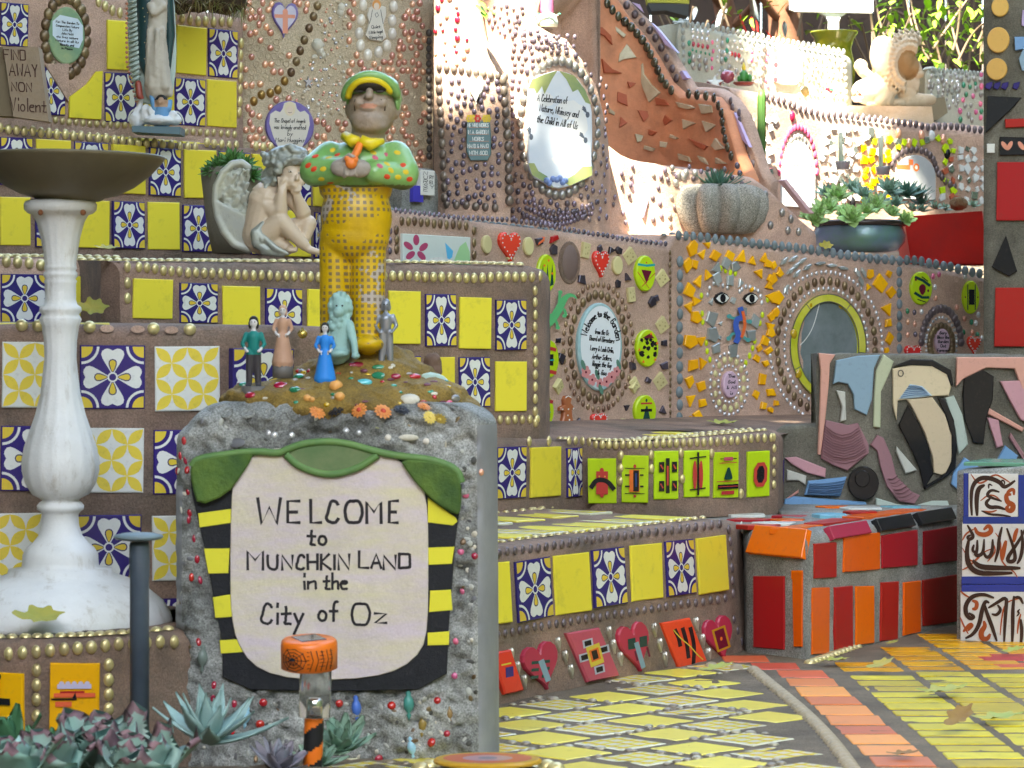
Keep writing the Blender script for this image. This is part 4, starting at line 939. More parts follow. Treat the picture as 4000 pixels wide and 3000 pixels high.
chap.plaque(1110, 80, 1, 1, lambda pb: (pb.slab(rot(heart(104, 140), -.06), -.004, .008, blu, 4, .003), pb.flat(rot(heart(86, 118), -.06), .0081, paint('pale_violet', (.55, .52, .62))), pb.flat(rect(-8, -52, 12, 38), .0083, paint('salmon_paint', (.72, .30, .20))), pb.flat(rect(-40, 8, 40, 22), .0084, paint('salmon_paint', (.72, .30, .20))), pb.flat(ell(2, 34, 9, 11, 12), .0085, paint('salmon_paint', (.72, .30, .20)))), 'heart_plaque')
ang_c = paint('angel_cream', (.68, .63, .55)); hairp = paint('ginger_paint', (.75, .34, .10))
def d_ang(pb):
    pb.slab([(-30, -72), (20, -80), (38, -62), (26, -20), (30, 0), (38, 26), (36, 56), (22, 60), (14, 56), (14, 76), (0, 86), (-16, 78), (-18, 58), (-30, 52), (-38, 20), (-30, -6), (-44, -56)], -.004, .008, ang_c, 3, .002)
    pb.flat(ell(0, 64, 17, 20, 16), .0082, hairp); pb.flat(ell(0, 58, 11, 14, 14), .0083, paint('face_paint', (.74, .60, .48)))
    pb.strip([(-16, 44), (-22, 10), (-28, -10)], 2, .0083, ink); pb.strip([(16, 44), (22, 10), (26, -10)], 2, .0083, ink); pb.strip([(-6, 26), (2, 34), (8, 22), (0, 14), (-6, 26)], 2, .0083, ink)
def sh(f, dx, dy):
    def g(pb):
        n0 = len(pb.bm.verts); f(pb); pb.bm.verts.ensure_lookup_table()
        for v in pb.bm.verts[n0:]: v.co.x += dx; v.co.y += dy
    return g
chap.plaque(1470, 84, 1, 1, d_ang, 'angel_plaque', {'lettering': sh(txt(['Quiet', 'Little Angel', 'Sleeping'], 11, 2, z=.0084, dy=20, w=52, tilt=.1), -3, -42)})
def d_chp(pb):
    pb.slab(ell(0, 0, 95, 98, 36), -.004, .008, blu, 4, .003)
    pb.flat([(-46, -84), (-66, -40), (-80, 8), (-76, 44), (-56, 58), (-38, 52), (-28, 66), (-22, 88), (0, 96), (22, 88), (28, 66), (40, 54), (58, 60), (74, 44), (78, 6), (66, -40), (48, -84)], .0081, ang_c)
    pb.flat(ell(0, 66, 22, 28, 16), .0082, paint('pale_hair', (.72, .62, .42))); pb.flat(ell(0, 60, 13, 18, 14), .0083, paint('face_paint', (.74, .60, .48))); pb.strip([(-6, 52), (0, 50), (6, 52)], 1.6, .0084, ink)
chap.plaque(1130, 492, 1, 1, d_chp, 'chapel_plaque', {'lettering': sh(txt(['The Chapel of Angels', 'was lovingly crafted', 'by', 'Mari Huggins'], 15, 2.2, z=.0085, dy=25, w=122, slant=.15), 0, -18)})
star = [(math.cos(PI/2+k*PI/5)*(1 if k % 2 == 0 else .42), math.sin(PI/2+k*PI/5)*(1 if k % 2 == 0 else .42)) for k in range(10)]
chap.plaque(1203, 322, 1, 1, lambda pb: pb.slab([(x*19, y*25) for x, y in star], -.004, .009, paint('star_grey', (.50, .48, .50)), 2, .003), 'star')
shell = M('shell', (.62, .58, .48), .5, dirt=.3, bump=.4)
for x, y, a, b in ((1240, 175, 24, 26), (1252, 200, 16, 20), (1262, 215, 12, 14), (1230, 222, 12, 10), (1334, 30, 15, 20), (1330, 48, 14, 16)): chap.bead(x, y, a, shell, b, name='shell')
# small wall beside the chapel with lettered slips
nook = wall('concrete_nook', 'grey concrete stub between chapel wall and shrine with white lettered slips', 'wall stub', [(1570, 6.60, 640, 830), (1712, 6.72, 655, 845)], concrete, .2, 0, .03)
nook.plaque(1655, 712, 1, 1, lambda pb: pb.slab(rect(-26, -52, 28, 46), -.002, .012, paint('slip_white', (.66, .66, .62)), 2, .001), 'lettered_slip', {'lettering': lambda pb: [put_text(pb, t, x, y, 13, 2, ink, .0123, width=15, slant=.1) for t, x, y in (('N', -10, 34), ('U', -10, 18), ('R', -10, 2), ('S', -10, -14), ('E', -10, -30), ('RY', 14, 20), ('ELL', 14, 0), ('Y', 14, -18))]})
nook.plaque(1622, 760, 1, 1, lambda pb: pb.slab(rect(-20, -30, 20, 34), -.002, .01, glaze('cobalt', (.06, .05, .42)), 2, .001), 'blue_tile')

shr = wall('shrine_panel', 'narrow beaded adobe panel with a small garden verse plaque left of the big oval plaque', 'shrine wall',
    [(1694, 6.80, -120, 860), (1760, 6.78, -60, 865), (1850, 6.77, 30, 870), (1930, 6.77, 190, 875), (1995, 6.78, 300, 880)], mortar_pink, .4, .25, .05, amp=.003)
rib_b = M('iron_bead', (.19, .15, .125), .35, metal=.45, dirt=.3, dscale=100, var=.2)
shr.beadline([(1716, 262), (1980, 302)], 29, 13, rib_b, 17); shr.beadline([(1712, 310), (1722, 480), (1730, 640), (1738, 800)], 42, 16, rib_b, 21); shr.beadline([(1966, 312), (1985, 560), (1990, 815)], 43, 17, rib_b, 22); shr.beadline([(1745, 795), (1960, 815)], 38, 15, rib_b, 18)
def dots_in(s, n, x0, x1, y0, y1, avoid, mats, r0, r1, name='gem', minsep=24, asp=1.25):
    got = []; tries = 0
    while len(got) < n and tries < n*40:
        tries += 1; x, y = uni(x0, x1), uni(y0, y1)
        if avoid(x, y) or any(abs(x-a) < minsep and abs(y-b) < minsep for a, b in got): continue
        got.append((x, y)); r = uni(r0, r1); s.bead(x, y, r, random.choice(mats), r*asp, name=name)
dots_in(shr, 95, 1745, 1955, 305, 790, lambda x, y: 1815 < x < 1925 and 440 < y < 640, (purple,), 8, 12)
dots_in(shr, 22, 1700, 1830, -10, 250, lambda x, y: x > 1720+y*.3+60, (redgem, copper), 6, 12)
sgn = M('slate_plaque', (.10, .18, .19), .4, metal=.2, dirt=.3)
def d_hw(pb):
    pb.slab([(-45, 70), (45, 70), (50, 20), (50, -60), (36, -84), (-30, -84), (-46, -50), (-46, 10)], -.004, .008, sgn, 3, .002)
    for k in range(5): pb.flat(rect(-36, 44-k*27, 42, 46-k*27), .0082, copper)
    for x, m in ((-34, goldyel), (-22, goldyel), (-2, brick), (28, goldyel), (38, goldyel)):
        for k in range(6): pb.flat(ell(x+9*math.cos(k*1.047), 80+11*math.sin(k*1.047), 5, 6, 8), .0083, m)
shr.plaque(1868, 544, 1, 1, d_hw, 'verse_plaque', {'lettering': txt(['HE WHO WORKS', 'IN A GARDEN', 'WORKS', 'HAND & HAND', 'WITH GOD'], 14, 2.4, M('silver_letter', (.62, .64, .62), .3, metal=.6), .0086, 27, w=80, slant=0)})
shr.plaque(1860, 355, 1, 1, lambda pb: pb.slab(heart(60, 110), -.004, .008, white, 3, .002), 'white_heart')

big = wall('oval_plaque_shrine', 'rounded adobe shrine with the large oval celebration plaque ringed in pearls', 'shrine wall',
    [(1840, 6.98, -140, 900), (1988, 6.88, -90, 890), (2050, 6.86, -15, 890), (2085, 6.85, 85, 890), (2150, 6.85, 112, 892), (2230, 6.86, 138, 895), (2290, 6.88, 205, 900), (2340, 6.92, 295, 905), (2372, 6.98, 420, 905), (2384, 7.06, 540, 905), (2392, 7.2, 600, 905)], mortar_pink, .35, .1, .05, amp=.003)
skyp = paint('sky_plaque', (.52, .62, .74), col2=(.70, .73, .78), dscale=8, dirt=.15)
gp_ = paint('grass_plaque', (.16, .27, .14), col2=(.38, .42, .16), dscale=30)
pl = [(-122, 150), (-110, 190), (-60, 210), (-10, 225), (60, 205), (100, 150), (124, 90), (128, -20), (124, -120), (130, -185), (100, -200), (40, -228), (-20, -240), (-60, -215), (-110, -190), (-126, -130), (-120, -40), (-126, 60)]
def d_big(pb):
    pb.slab(chaikin(pl, 1, True), -.004, .012, skyp, 4, .003); z = .0122; wb = paint('cloud_white', (.76, .76, .76))
    for x, y, a, b in ((60, -60, 44, 90), (40, 70, 60, 40), (80, 10, 30, 60), (-60, 110, 40, 30), (30, -130, 60, 40)): pb.flat([(x+a*math.cos(t)*uni(.75, 1.1), y+b*math.sin(t)*uni(.75, 1.1)) for t in (k*.42 for k in range(15))], z, wb)
    pb.flat([(-122, 150), (-110, 185), (-60, 207), (-10, 222), (-30, 190), (-60, 130), (-70, 160), (-90, 130), (-100, 150)], z+1e-4, gp_); pb.flat([(-4, 222), (56, 204), (98, 150), (122, 92), (100, 100), (70, 150), (50, 140), (24, 190)], z+1e-4, gp_)
    pb.flat([(-122, -140), (-108, -186), (-60, -212), (-24, -236), (-50, -190), (-84, -170), (-100, -140)], z+1e-4, gp_); pb.flat([(126, -150), (126, -184), (98, -198), (38, -226), (10, -210), (60, -180), (90, -150)], z+1e-4, gp_)
    for k in range(7): pb.dome(-50+k*12+uni(-3, 3), -205+uni(-14, 14), 12, 13, .008, paint('blue_berry', (.22, .32, .62)), 9, 3, .011)
    for x, y, a in ((108, 60, .2), (100, -40, .35), (-112, -30, -.2)):
        for k in range(5): pb.strip(rot([(x-4, y), (x-18+k*3, y+26-abs(k-2)*4+k)], a, (x, y)), 4, z+2e-4, paint('print_dark', (.10, .12, .16)))
        pb.flat(ell(x, y-8, 8, 12, 10), z+2e-4, paint('print_dark', (.10, .12, .16)))
big.plaque(2183, 500, 1, 1, d_big, 'plaque', {'lettering': lambda pb: [put_text(pb, t, x, y, 27, 3.1, ink, .0126, width=w_, slant=.12, tilt=tl_) for t, x, y, w_, tl_ in (('A Celebration of', -30, 112, 116, -.08), ('Nature, Whimsey and', -3, 66, 150, -.16), ('the Child in All of Us', -10, 22, 158, -.16))]})
big.ringline(2183, 500, 152, 262, 36, 17, steel, ryb=21)
dots_in(big, 170, 1998, 2372, 140, 860, lambda x, y: ((x-2183)/178)**2+((y-500)/292)**2 < 1 or (x > 2180 and y < 150+(x-2180)*.9), (purple, mauve), 8, 11, minsep=22)
dots_in(big, 26, 1900, 2050, 20, 140, lambda x, y: x < 1860+y*.5, (purple, mauve), 7, 11, minsep=18)
dots_in(big, 46, 2040, 2250, 100, 190, lambda x, y: y < 118+(x-2100)*.1, (purple,), 7, 10, minsep=20)
for k in range(3):
    for i in range(15+k*2):
        t = i/(14+k*2); x = 2070+t*260-k*14; y = 770+22*k+70*math.sin(t*PI)*.6
        big.bead(x, y+20, 9, purple, 11, name='gem')

alc = wall('alcove_wall', 'curved terracotta alcove with mirror shards and a curb of dark glass beads', 'alcove wall',
    [(2000, 7.25, -160, 760), (2120, 7.5, -160, 780), (2300, 7.72, -160, 790), (2420, 7.78, -10, 800), (2520, 7.78, 150, 800), (2600, 7.74, 312, 800), (2650, 7.70, 362, 800), (2780, 7.58, 378, 800), (2830, 7.50, 440, 800), (2880, 7.42, 610, 800), (2920, 7.35, 700, 800)], terracotta, .03, .1, .015, smooth=False, amp=.004)
glb = M('glass_bottle_bead', (.06, .055, .035), .1, metal=.3, dirt=.1, var=.4, coat=.6)
alc.beadline([(2372, 14), (2395, 44), (2420, 68), (2470, 110), (2520, 170), (2550, 230), (2580, 300), (2618, 352), (2650, 366)], 33, 16, glb, 20); alc.beadline([(2690, 366), (2788, 380), (2820, 440), (2824, 500), (2836, 560), (2852, 600), (2868, 632)], 34, 16, glb, 20)
mshell = M('old_mirror', (.66, .60, .44), .2, metal=.25, dirt=.4, dscale=40, col2=(.48, .43, .30)); tdark = M('terracotta_shard', (.42, .10, .045), .6, dirt=.3, bump=.3)
for pts in ([(2265, -5), (2330, 25), (2262, 28), (2255, 0)], [(2398, 96), (2446, 136), (2436, 148), (2405, 120)], [(2449, 172), (2486, 225), (2440, 232), (2415, 243), (2420, 210)], [(2476, 270), (2510, 246), (2515, 290), (2545, 330), (2580, 362), (2537, 400), (2510, 345)],
    [(2642, 398), (2700, 412), (2716, 422), (2690, 428), (2655, 420)], [(2732, 406), (2780, 412), (2785, 440), (2745, 446)], [(2668, 466), (2720, 482), (2698, 490), (2672, 505)], [(2745, 472), (2795, 488), (2760, 516)], [(2798, 540), (2832, 580), (2800, 588), (2782, 570)],
    [(2480, 522), (2512, 530), (2505, 552), (2488, 556)], [(2620, 525), (2650, 540), (2640, 545), (2618, 538)], [(2580, 552), (2606, 556), (2600, 576), (2580, 574)], [(2520, 568), (2558, 580), (2550, 592), (2515, 582)], [(2728, 608), (2752, 616), (2768, 644), (2740, 630)], [(2650, 600), (2692, 612), (2700, 634), (2655, 624)], [(2798, 616), (2838, 640), (2800, 640)], [(2376, 420), (2400, 440), (2398, 450), (2378, 440)]):
    alc.poly(pts, mshell, .005, 'mirror_shard')
for pts in ([(2306, 115), (2350, 106), (2385, 140), (2390, 175), (2360, 140)], [(2350, 230), (2390, 270), (2435, 285), (2360, 285)], [(2412, 357), (2448, 370), (2452, 415), (2410, 395)], [(2490, 430), (2550, 435), (2515, 476)], [(2425, 455), (2450, 480), (2420, 500)], [(2535, 505), (2566, 515), (2550, 530), (2535, 525)], [(2600, 450), (2625, 470), (2600, 490), (2590, 470)], [(2560, 380), (2600, 390), (2615, 412), (2565, 410)], [(2690, 540), (2740, 560), (2765, 572), (2752, 586), (2720, 570)], [(2450, 318), (2485, 325), (2460, 345)]):
    alc.poly(pts, tdark, .004, 'plaster_shard')
rib = wall('alcove_rib', 'sloping adobe rib with violet beads and lilac diamonds outside the alcove', 'garden rib',
    [(2380, 7.84, -100, 760), (2450, 7.84, -8, 760), (2540, 7.83, 90, 760), (2600, 7.81, 180, 760), (2655, 7.77, 280, 760), (2690, 7.74, 338, 760), (2790, 7.64, 345, 760), (2850, 7.55, 385, 760), (2895, 7.48, 450, 760), (2935, 7.42, 560, 760), (2975, 7.38, 670, 800), (3010, 7.36, 705, 850)], mortar_pink, .03, .1, .015, smooth=False)
for (x, y) in ((2448, 20), (2480, 56), (2508, 85), (2538, 118), (2560, 148), (2583, 186), (2604, 226), (2626, 268), (2642, 305)): rib.bead(x, y, 14, mauve, 17)
for (x, y) in ((2855, 395), (2862, 420), (2888, 440), (2872, 452), (2890, 470), (2870, 490), (2894, 510), (2880, 530), (2896, 560), (2912, 580), (2904, 600), (2924, 620), (2940, 640), (2930, 660)): rib.bead(x, y, 13, mauve, 17)
lild = glaze('lilac_glaze', (.46, .36, .58))
for pts in ([(2548, 90), (2570, 110), (2642, 205), (2600, 175)], [(2876, 440), (2892, 470), (2935, 575), (2905, 545)], [(2470, 10), (2500, 18), (2515, 50)], [(2658, 280), (2670, 276), (2690, 305), (2672, 312)]): rib.poly(pts, lild, .006, 'lilac_tile')
lowb = wall('sunlit_low_wall', 'pale sunlit adobe wall with scattered beads behind the pumpkin planter', 'low wall',
    [(2376, 7.12, 545, 960), (2440, 7.16, 598, 960), (2520, 7.2, 625, 960), (2700, 7.25, 655, 970), (2960, 7.3, 690, 980), (3060, 7.33, 770, 990), (3190, 7.4, 888, 1000)], mortar_pink, .12, .1, .03, amp=.003)
lowb.poly([(2494, 690), (2512, 730), (2530, 780), (2508, 850), (2490, 790), (2480, 740)], lild, .006, 'lilac_tile')
dots_in(lowb, 60, 2395, 2900, 640, 880, lambda x, y: abs(x-2505) < 34, (purple, steel, mauve), 8, 11, minsep=26)
for x, y in ((2650, 682), (2680, 676), (2715, 678), (2640, 715), (2670, 690), (2945, 820), (2970, 835), (3010, 880), (3055, 830), (3078, 900), (3090, 856), (3120, 905), (2990, 760)): lowb.bead(x, y, 13, steel, 17)
lowb.poly([(3046, 705), (3062, 700), (3170, 835), (3150, 832)], paint('candy_pink', (.68, .45, .48)), .012, 'striped_rod')
# orange glimpse of far mosaics
far = wall('far_mosaic_wall', 'far mosaic wall of broken lime and white tiles under a curve of bronze beads', 'garden wall',
    [(2860, 8.05, 335, 900), (2990, 8.1, 358, 900), (3200, 8.25, 428, 900), (3500, 8.45, 473, 900), (3900, 8.65, 512, 900), (4700, 9.05, 585, 900)], mortar_pink, .6, .15, .03)
far.beadline([(2996, 374), (3080, 398), (3130, 425), (3220, 445), (3290, 448), (3460, 470), (3520, 478), (3640, 498), (3700, 490), (3840, 510)], 23, 11, mauve, 16)
# arch plaque with pink cabochons
far.ringline(3118, 690, 74, 195, 17, 10, glaze('rose_cab', (.58, .08, .16), dirt=0), PI*1.0, PI*2.0, ryb=17, name='cabochon'); far.ringline(3118, 690, 56, 155, 13, 12, steel, PI*1.0, PI*2.0, ryb=15)
far.plaque(3115, 690, 1, 1, lambda pb: (pb.slab([(-64, -120)]+ell(0, 0, 64, 138, 20, PI, 0)+[(64, 0), (64, -120)], -.004, .008, paint('plaque_white', (.72, .76, .78)), 3, .002), pb.strip(chaikin([(-58, -40), (-50, 60), (-10, 125), (30, 110), (58, 20)], 2), 16, .0083, paint('plaque_blue', (.30, .38, .60)))), 'plaque', {'lettering': sh(txt(['In A Garden There Are', 'No Strangers', "There's No Time", 'Only Life', 'Our Planet Is One', 'Garden'], 11, 1.9, paint('grey_ink', (.25, .25, .25)), z=.0085, dy=22, w=100), 0, -10)})
# beaded arch
arch = [(3484, 640), (3495, 618), (3515, 600), (3540, 588), (3565, 582), (3590, 582), (3612, 590), (3632, 605), (3648, 625), (3655, 650), (3668, 680), (3690, 705), (3720, 722), (3745, 735)]
far.beadline(arch, 20, 12, mauve, 16)
far.plaque(3575, 690, 1, 1, lambda pb: pb.slab(ell(0, 0, 78, 84, 24, 0, PI)+[(-78, -90), (78, -90)], -.004, .005, paint('ghost_white', (.58, .58, .58), col2=(.40, .42, .44), dscale=10), 3, .002), 'arch_panel', {'arch_painting': lambda pb: (pb.flat(rect(-76, 26, -24, 44), .0053, glaze('coral_paint', (.75, .13, .05))), pb.flat(rect(-30, 44, -12, 66), .0053, glaze('coral_paint', (.75, .13, .05))), pb.flat(ell(0, 36, 12, 16, 12), .0053, orp), pb.flat(ell(0, 36, 6, 8, 12), .0055, white))})
for ly in ():
    pass
wt = glaze('pale_tile', (.66, .68, .68)); cols = [lime, lime, wt, wt, wt, orange_yel, M('mirror_pale', (.55, .58, .55), .1, metal=.8, dirt=.2)]
def avoid_far(x, y):
    return (abs(x-3118) < 88 and y > 470) or (y < 430+(x-2990)*.12+30) or (3470 < x < 3665 and 575 < y)
n = 0
for gx in range(2880, 3860, 31):
    for gy in range(395, 800, 38):
        x, y = gx+uni(-9, 9), gy+uni(-12, 12)
        if avoid_far(x, y) or n > 290: continue
        m = random.choice(cols[2:5]+cols[6:]+[wt, wt]) if x < 3400 or x > 3750 else random.choice([lime, lime, wt, cols[6], lime, tdark])
        if 3360 < x < 3480 and y > 560: m = random.choice((orange_yel, wt, orange_yel))
        n += 1; shard(x, y, uni(10, 17), m, random.choice((4, 4, 5)), 1.35, .005, far); continue
        a = uni(-.5, .5); hw, hh = uni(7, 12), uni(13, 22); c, s_ = math.cos(a), math.sin(a)
        far.poly([(x+u*c+v*s_, y-u*s_+v*c) for u, v in ((-hw, -hh*uni(.6, 1)), (hw*uni(.5, 1), -hh), (hw, hh*uni(.6, 1)), (-hw*uni(.4, 1), hh))], m, .005, 'shard')
for x, y, m in ((3095, 455, redgem), (3640, 530, wt), (3510, 520, copper), (3600, 528, copper), (3685, 545, copper), (3550, 560, copper), (3330, 790, black), (3700, 600, black)): far.bead(x, y, 15, m, 22, name='stone')

cry = wall('crystal_wall', 'pale cement wall set with rows of grey domes and red green and pink jewels', 'crystal wall',
    [(2622, 8.75, 78, 470), (2648, 8.55, 82, 470), (2720, 8.6, 92, 470), (3000, 8.8, 150, 470), (3308, 9.02, 202, 470), (3330, 9.12, 214, 470)], mortar_pale, (lambda px: .035 if px < 2652 else .25), 0, .03)
dome_g = M('grey_dome', (.28, .30, .27), .5, metal=.1, dirt=.3, var=.15)
cry.topbeads(2600, 3320, 21, 11, dome_g, .03)
cry.beadline([(2666, 96), (2750, 100), (2900, 130), (3050, 160), (3180, 180), (3308, 206)], 20, 10, dome_g, 14); cry.beadline([(2668, 120), (2672, 290)], 30, 11, dome_g, 14); cry.beadline([(2823, 145), (2818, 290)], 32, 11, dome_g, 14); cry.beadline([(2985, 185), (2975, 340)], 36, 11, steel, 15); cry.beadline([(3300, 230), (3308, 400)], 26, 9, dome_g, 12)
for xs, ys, m, r in (((2706, 2725, 2743, 2766), (118, 122, 126, 130), crystal, 8), ((2709, 2727, 2745, 2764), (172, 176, 180, 183), redgem, 8), ((2708, 2725, 2743, 2762), (146, 150, 153, 156), crystal, 8), ((2858, 2872, 2887), (210, 214, 217), redgem, 8), ((2706, 2720, 2738, 2756, 2772), (195, 200, 204, 208, 212), greengem, 5), ((2692, 2694, 2693), (168, 210, 240), greengem, 9), ((2842, 2840, 2835), (158, 198, 232), greengem, 9), ((2783, 2786, 2781, 2781), (165, 200, 230, 265), pinkgem, 7), ((3018, 3002, 2995, 2988, 2992, 3000), (194, 212, 235, 262, 315, 338), pinkgem, 7), ((2938, 2936), (205, 236), pinkgem, 7), ((2709, 2733, 2757), (228, 228, 240), steel, 12), ((2708, 2733, 2760), (258, 262, 268), steel, 11), ((2850, 2878, 2900, 2925), (265, 280, 240, 300), steel, 11)):
    for x, y in zip(xs, ys): cry.bead(x, y, r, m, r*1.35, name='gem')
dots_in(cry, 90, 3120, 3290, 200, 380, lambda x, y: y < 205+(x-3100)*.1, (dome_g, crystal, pearl, crystal), 6, 9, minsep=15)
dots_in(cry, 60, 2800, 2975, 150, 330, lambda x, y: y < 130+(x-2800)*.2, (crystal, pearl), 5, 8, minsep=15)
cry.plaque(3075, 258, 1, 1, lambda pb: (pb.slab(chaikin([(-62, 60), (-40, 72), (40, 70), (56, 40), (56, -70), (-50, -76), (-64, -30)], 1, True), -.004, .008, paint('plaque_white', (.72, .76, .78)), 3, .002), [pb.flat(ell(-52+uni(-3, 3), y, 9, 11, 10), .0083, m) for y, m in ((56, copper), (30, plq_grn), (0, pinkred), (-30, plq_grn), (-58, pinkred))]), 'plaque', {'lettering': sh(txt(['This Rose Garden', 'Celebrates', 'Two Clever', 'Who lived forever', 'hearts of', 'Eden'], 10, 1.8, paint('grey_ink', (.25, .25, .25)), z=.0085, dy=18, w=78), 8, 0)})
cry2 = wall('right_crystal_wall', 'pale cement wall dense with grey beads beside the reclining lion', 'crystal wall',
    [(3592, 9.4, 258, 520), (3618, 9.15, 262, 520), (3900, 9.3, 285, 520)], mortar_pale, (lambda px: .035 if px < 3622 else .25), 0, .03)
cry2.beadline([(3640, 272), (3850, 288)], 15, 8, dome_g, 11); dots_in(cry2, 110, 3628, 3745, 285, 420, lambda x, y: False, (dome_g, steel, steel, crystal), 6, 10, minsep=14); dots_in(cry2, 40, 3745, 3835, 290, 470, lambda x, y: False, (steel, steel, greengem, pinkgem), 8, 11, minsep=20)

# ================================================================== right foreground masonry
blk = wall('red_tile_block', 'low grey masonry block faced with red and orange tiles', 'masonry block',
    [(2880, 6.15, 2050, 2600), (2915, 5.88, 2058, 2600), (3150, 5.74, 2078, 2600), (3186, 5.78, 2074, 2600), (3740, 6.46, 1986, 2480), (3900, 6.6, 1970, 2460)], concrete, (lambda px: .04 if px < 3186 else .04+(px-3186)*.00075), .01, .03, amp=.002)
bmt = bmesh.new(); bmt.faces.new([bmt.verts.new((x, y, .258)) for x, y in ((.492, 5.93), (.60, 5.80), (.66, 5.90), (.72, 6.3), (.72, 6.7), (.30, 6.66), (.40, 6.2))]); mt_ = bpy.data.meshes.new('top_bed'); bmt.to_mesh(mt_); bmt.free(); mt_.materials.append(concrete); link('top_bed', mt_, blk.root)
def sub(s, pts, m, name='tile', t=.003): return s.poly(pts, m, t, name, bev=.0015)
for pts, m in (([(2945, 2250), (3066, 2250), (3066, 2538), (2945, 2528)], red), ([(3096, 2233), (3137, 2233), (3135, 2527), (3102, 2527)], orange), ([(3170, 2296), (3238, 2294), (3236, 2552), (3170, 2557)], orange), ([(3257, 2294), (3328, 2288), (3329, 2528), (3258, 2543)], red), ([(3342, 2290), (3411, 2288), (3412, 2512), (3342, 2520)], orange),
    ([(3440, 2275), (3508, 2271), (3503, 2500), (3436, 2504)], red), ([(3528, 2275), (3593, 2267), (3593, 2468), (3527, 2483)], orange), ([(3602, 2266), (3738, 2244), (3736, 2428), (3604, 2446)], darkred),
    ([(3178, 2124), (3264, 2118), (3264, 2255), (3178, 2260)], red), ([(3294, 2092), (3434, 2080), (3433, 2224), (3292, 2235)], orange), ([(3442, 2092), (3581, 2069), (3581, 2208), (3445, 2220)], red), ([(3606, 2076), (3737, 2054), (3738, 2190), (3606, 2206)], darkred),
    ([(3092, 2228), (3136, 2228), (3136, 2262), (3092, 2262)], orange)): sub(blk, pts, m)
TF = blk.topframe
def lip(xs, m, z0=.042, d1=.04, up=.002):
    a, b, c, d = xs; nb_ = []
    for px, dd, dz in ((a, -.003, -z0), (b, -.003, -z0), (c, d1, .002), (d, d1, .002)): q_ = TF(px, max(0, dd)); nb_.append(q_ @ Vector((0, dd if dd < 0 else 0, dz)))
    o_ = sum(nb_, Vector())/4; u = (nb_[1]-nb_[0]).normalized(); n_ = u.cross(nb_[3]-nb_[0]).normalized(); v = n_.cross(u); fr = Matrix(((u.x, v.x, n_.x, o_.x), (u.y, v.y, n_.y, o_.y), (u.z, v.z, n_.z, o_.z), (0, 0, 0, 1))); fi = fr.inverted(); pb = PB(); pb.slab([(fi @ q_).xy for q_ in nb_], -.012, .003, m, .0015); link('tile', pb.build('tile'), blk.root, Matrix.Translation(n_*up) @ fr)
def toptile(pxs, ds, m, name='tile'):
    fr = [TF(px, d).translation for px, d in zip(pxs, ds)]; c = sum(fr, Vector())/len(fr); pb = PB(); pb.slab([(p.x-c.x, p.y-c.y) for p in fr], -.01, .0015, m, .001); link(name, pb.build(name), blk.root, Matrix.Translation(c))
lip((2926, 3147, 3140, 2936), orange, .055, .018, .007); lip((3245, 3392, 3392, 3245), crimson, .024, .010, .004); lip((3430, 3565, 3565, 3430), black, .024, .010, .004); lip((3590, 3724, 3724, 3590), black, .024, .010, .004)
toptile((3180, 3300, 3300, 3180), (.05, .05, .10, .10), orange); toptile((3310, 3450, 3450, 3310), (.05, .05, .12, .10), red); toptile((3460, 3700, 3700, 3470), (.05, .05, .11, .11), orange)
aqg = glaze('aqua_glaze', (.20, .50, .62))
for x, y, a, b, m in ((.52, 5.92, .05, .03, red), (.56, 6.0, .05, .04, white), (.52, 6.12, .06, .04, red), (.60, 6.1, .04, .05, orange), (.62, 6.25, .05, .05, red), (.52, 6.3, .05, .06, white), (.70, 6.2, .04, .05, aqg), (.66, 6.4, .06, .05, red), (.78, 6.3, .04, .04, red), (.80, 6.45, .05, .05, white), (.74, 6.5, .04, .04, orange), (.90, 6.5, .05, .04, aqg)):
    pb = PB(); pb.slab(ell(0, 0, a, b, random.choice((4, 5, 7)), .4, .4+2*PI), -.008, .002, m, .002, .001); link('tile', pb.build('tile'), blk.root, Matrix.Translation((x, y, .262+.006*(x > .66))))
for x, y in ((2898, 2050), (2902, 2072)): blk.bead(x, y, 12, white, 14, name='white_chip')

tou = wall('toucan_panel', 'grey concrete slab with a toucan of cream and black clay pieces and ribbed slips', 'mosaic slab',
    [(2985, 6.62, 1712, 2000), (3050, 6.61, 1660, 1998), (3186, 6.6, 1652, 1998), (3190, 6.6, 1376, 1998), (4200, 6.6, 1384, 1998)], concrete_dark, .12, 0, .012, amp=.003)
pk = glaze('clay_pink', (.60, .30, .24), rough=.5); pb_ = glaze('clay_blue', (.24, .36, .46), rough=.4); pg = glaze('clay_sage', (.45, .48, .32), rough=.5); cr = glaze('clay_cream', (.60, .49, .33), rough=.4); mv = glaze('clay_mauve', (.30, .15, .17), rough=.5); mp = glaze('clay_rose', (.50, .26, .30), rough=.5); bl = glaze('clay_cobalt', (.16, .32, .55), rough=.45); gy = glaze('clay_grey', (.50, .50, .45), rough=.5); sg = glaze('clay_celadon', (.42, .49, .44), rough=.4)
T = lambda pts, m, t=.009: tou.poly(pts, m, t, 'clay_piece', bev=.002)
T([(3196, 1378), (3262, 1385), (3240, 1420), (3236, 1500), (3222, 1640), (3204, 1776), (3193, 1774), (3200, 1600), (3204, 1450)], pk)
T([(3265, 1408), (3350, 1390), (3436, 1386), (3412, 1440), (3404, 1560), (3384, 1622), (3336, 1598), (3332, 1540), (3310, 1500), (3275, 1492), (3252, 1500)], pb_)
T([(3450, 1384), (3490, 1412), (3468, 1470), (3440, 1530), (3438, 1670), (3410, 1668), (3412, 1560), (3420, 1450)], pg)
T([(3485, 1440), (3560, 1425), (3640, 1428), (3700, 1460), (3716, 1505), (3704, 1545), (3640, 1548), (3575, 1555), (3505, 1565), (3500, 1640), (3486, 1580)], cr)
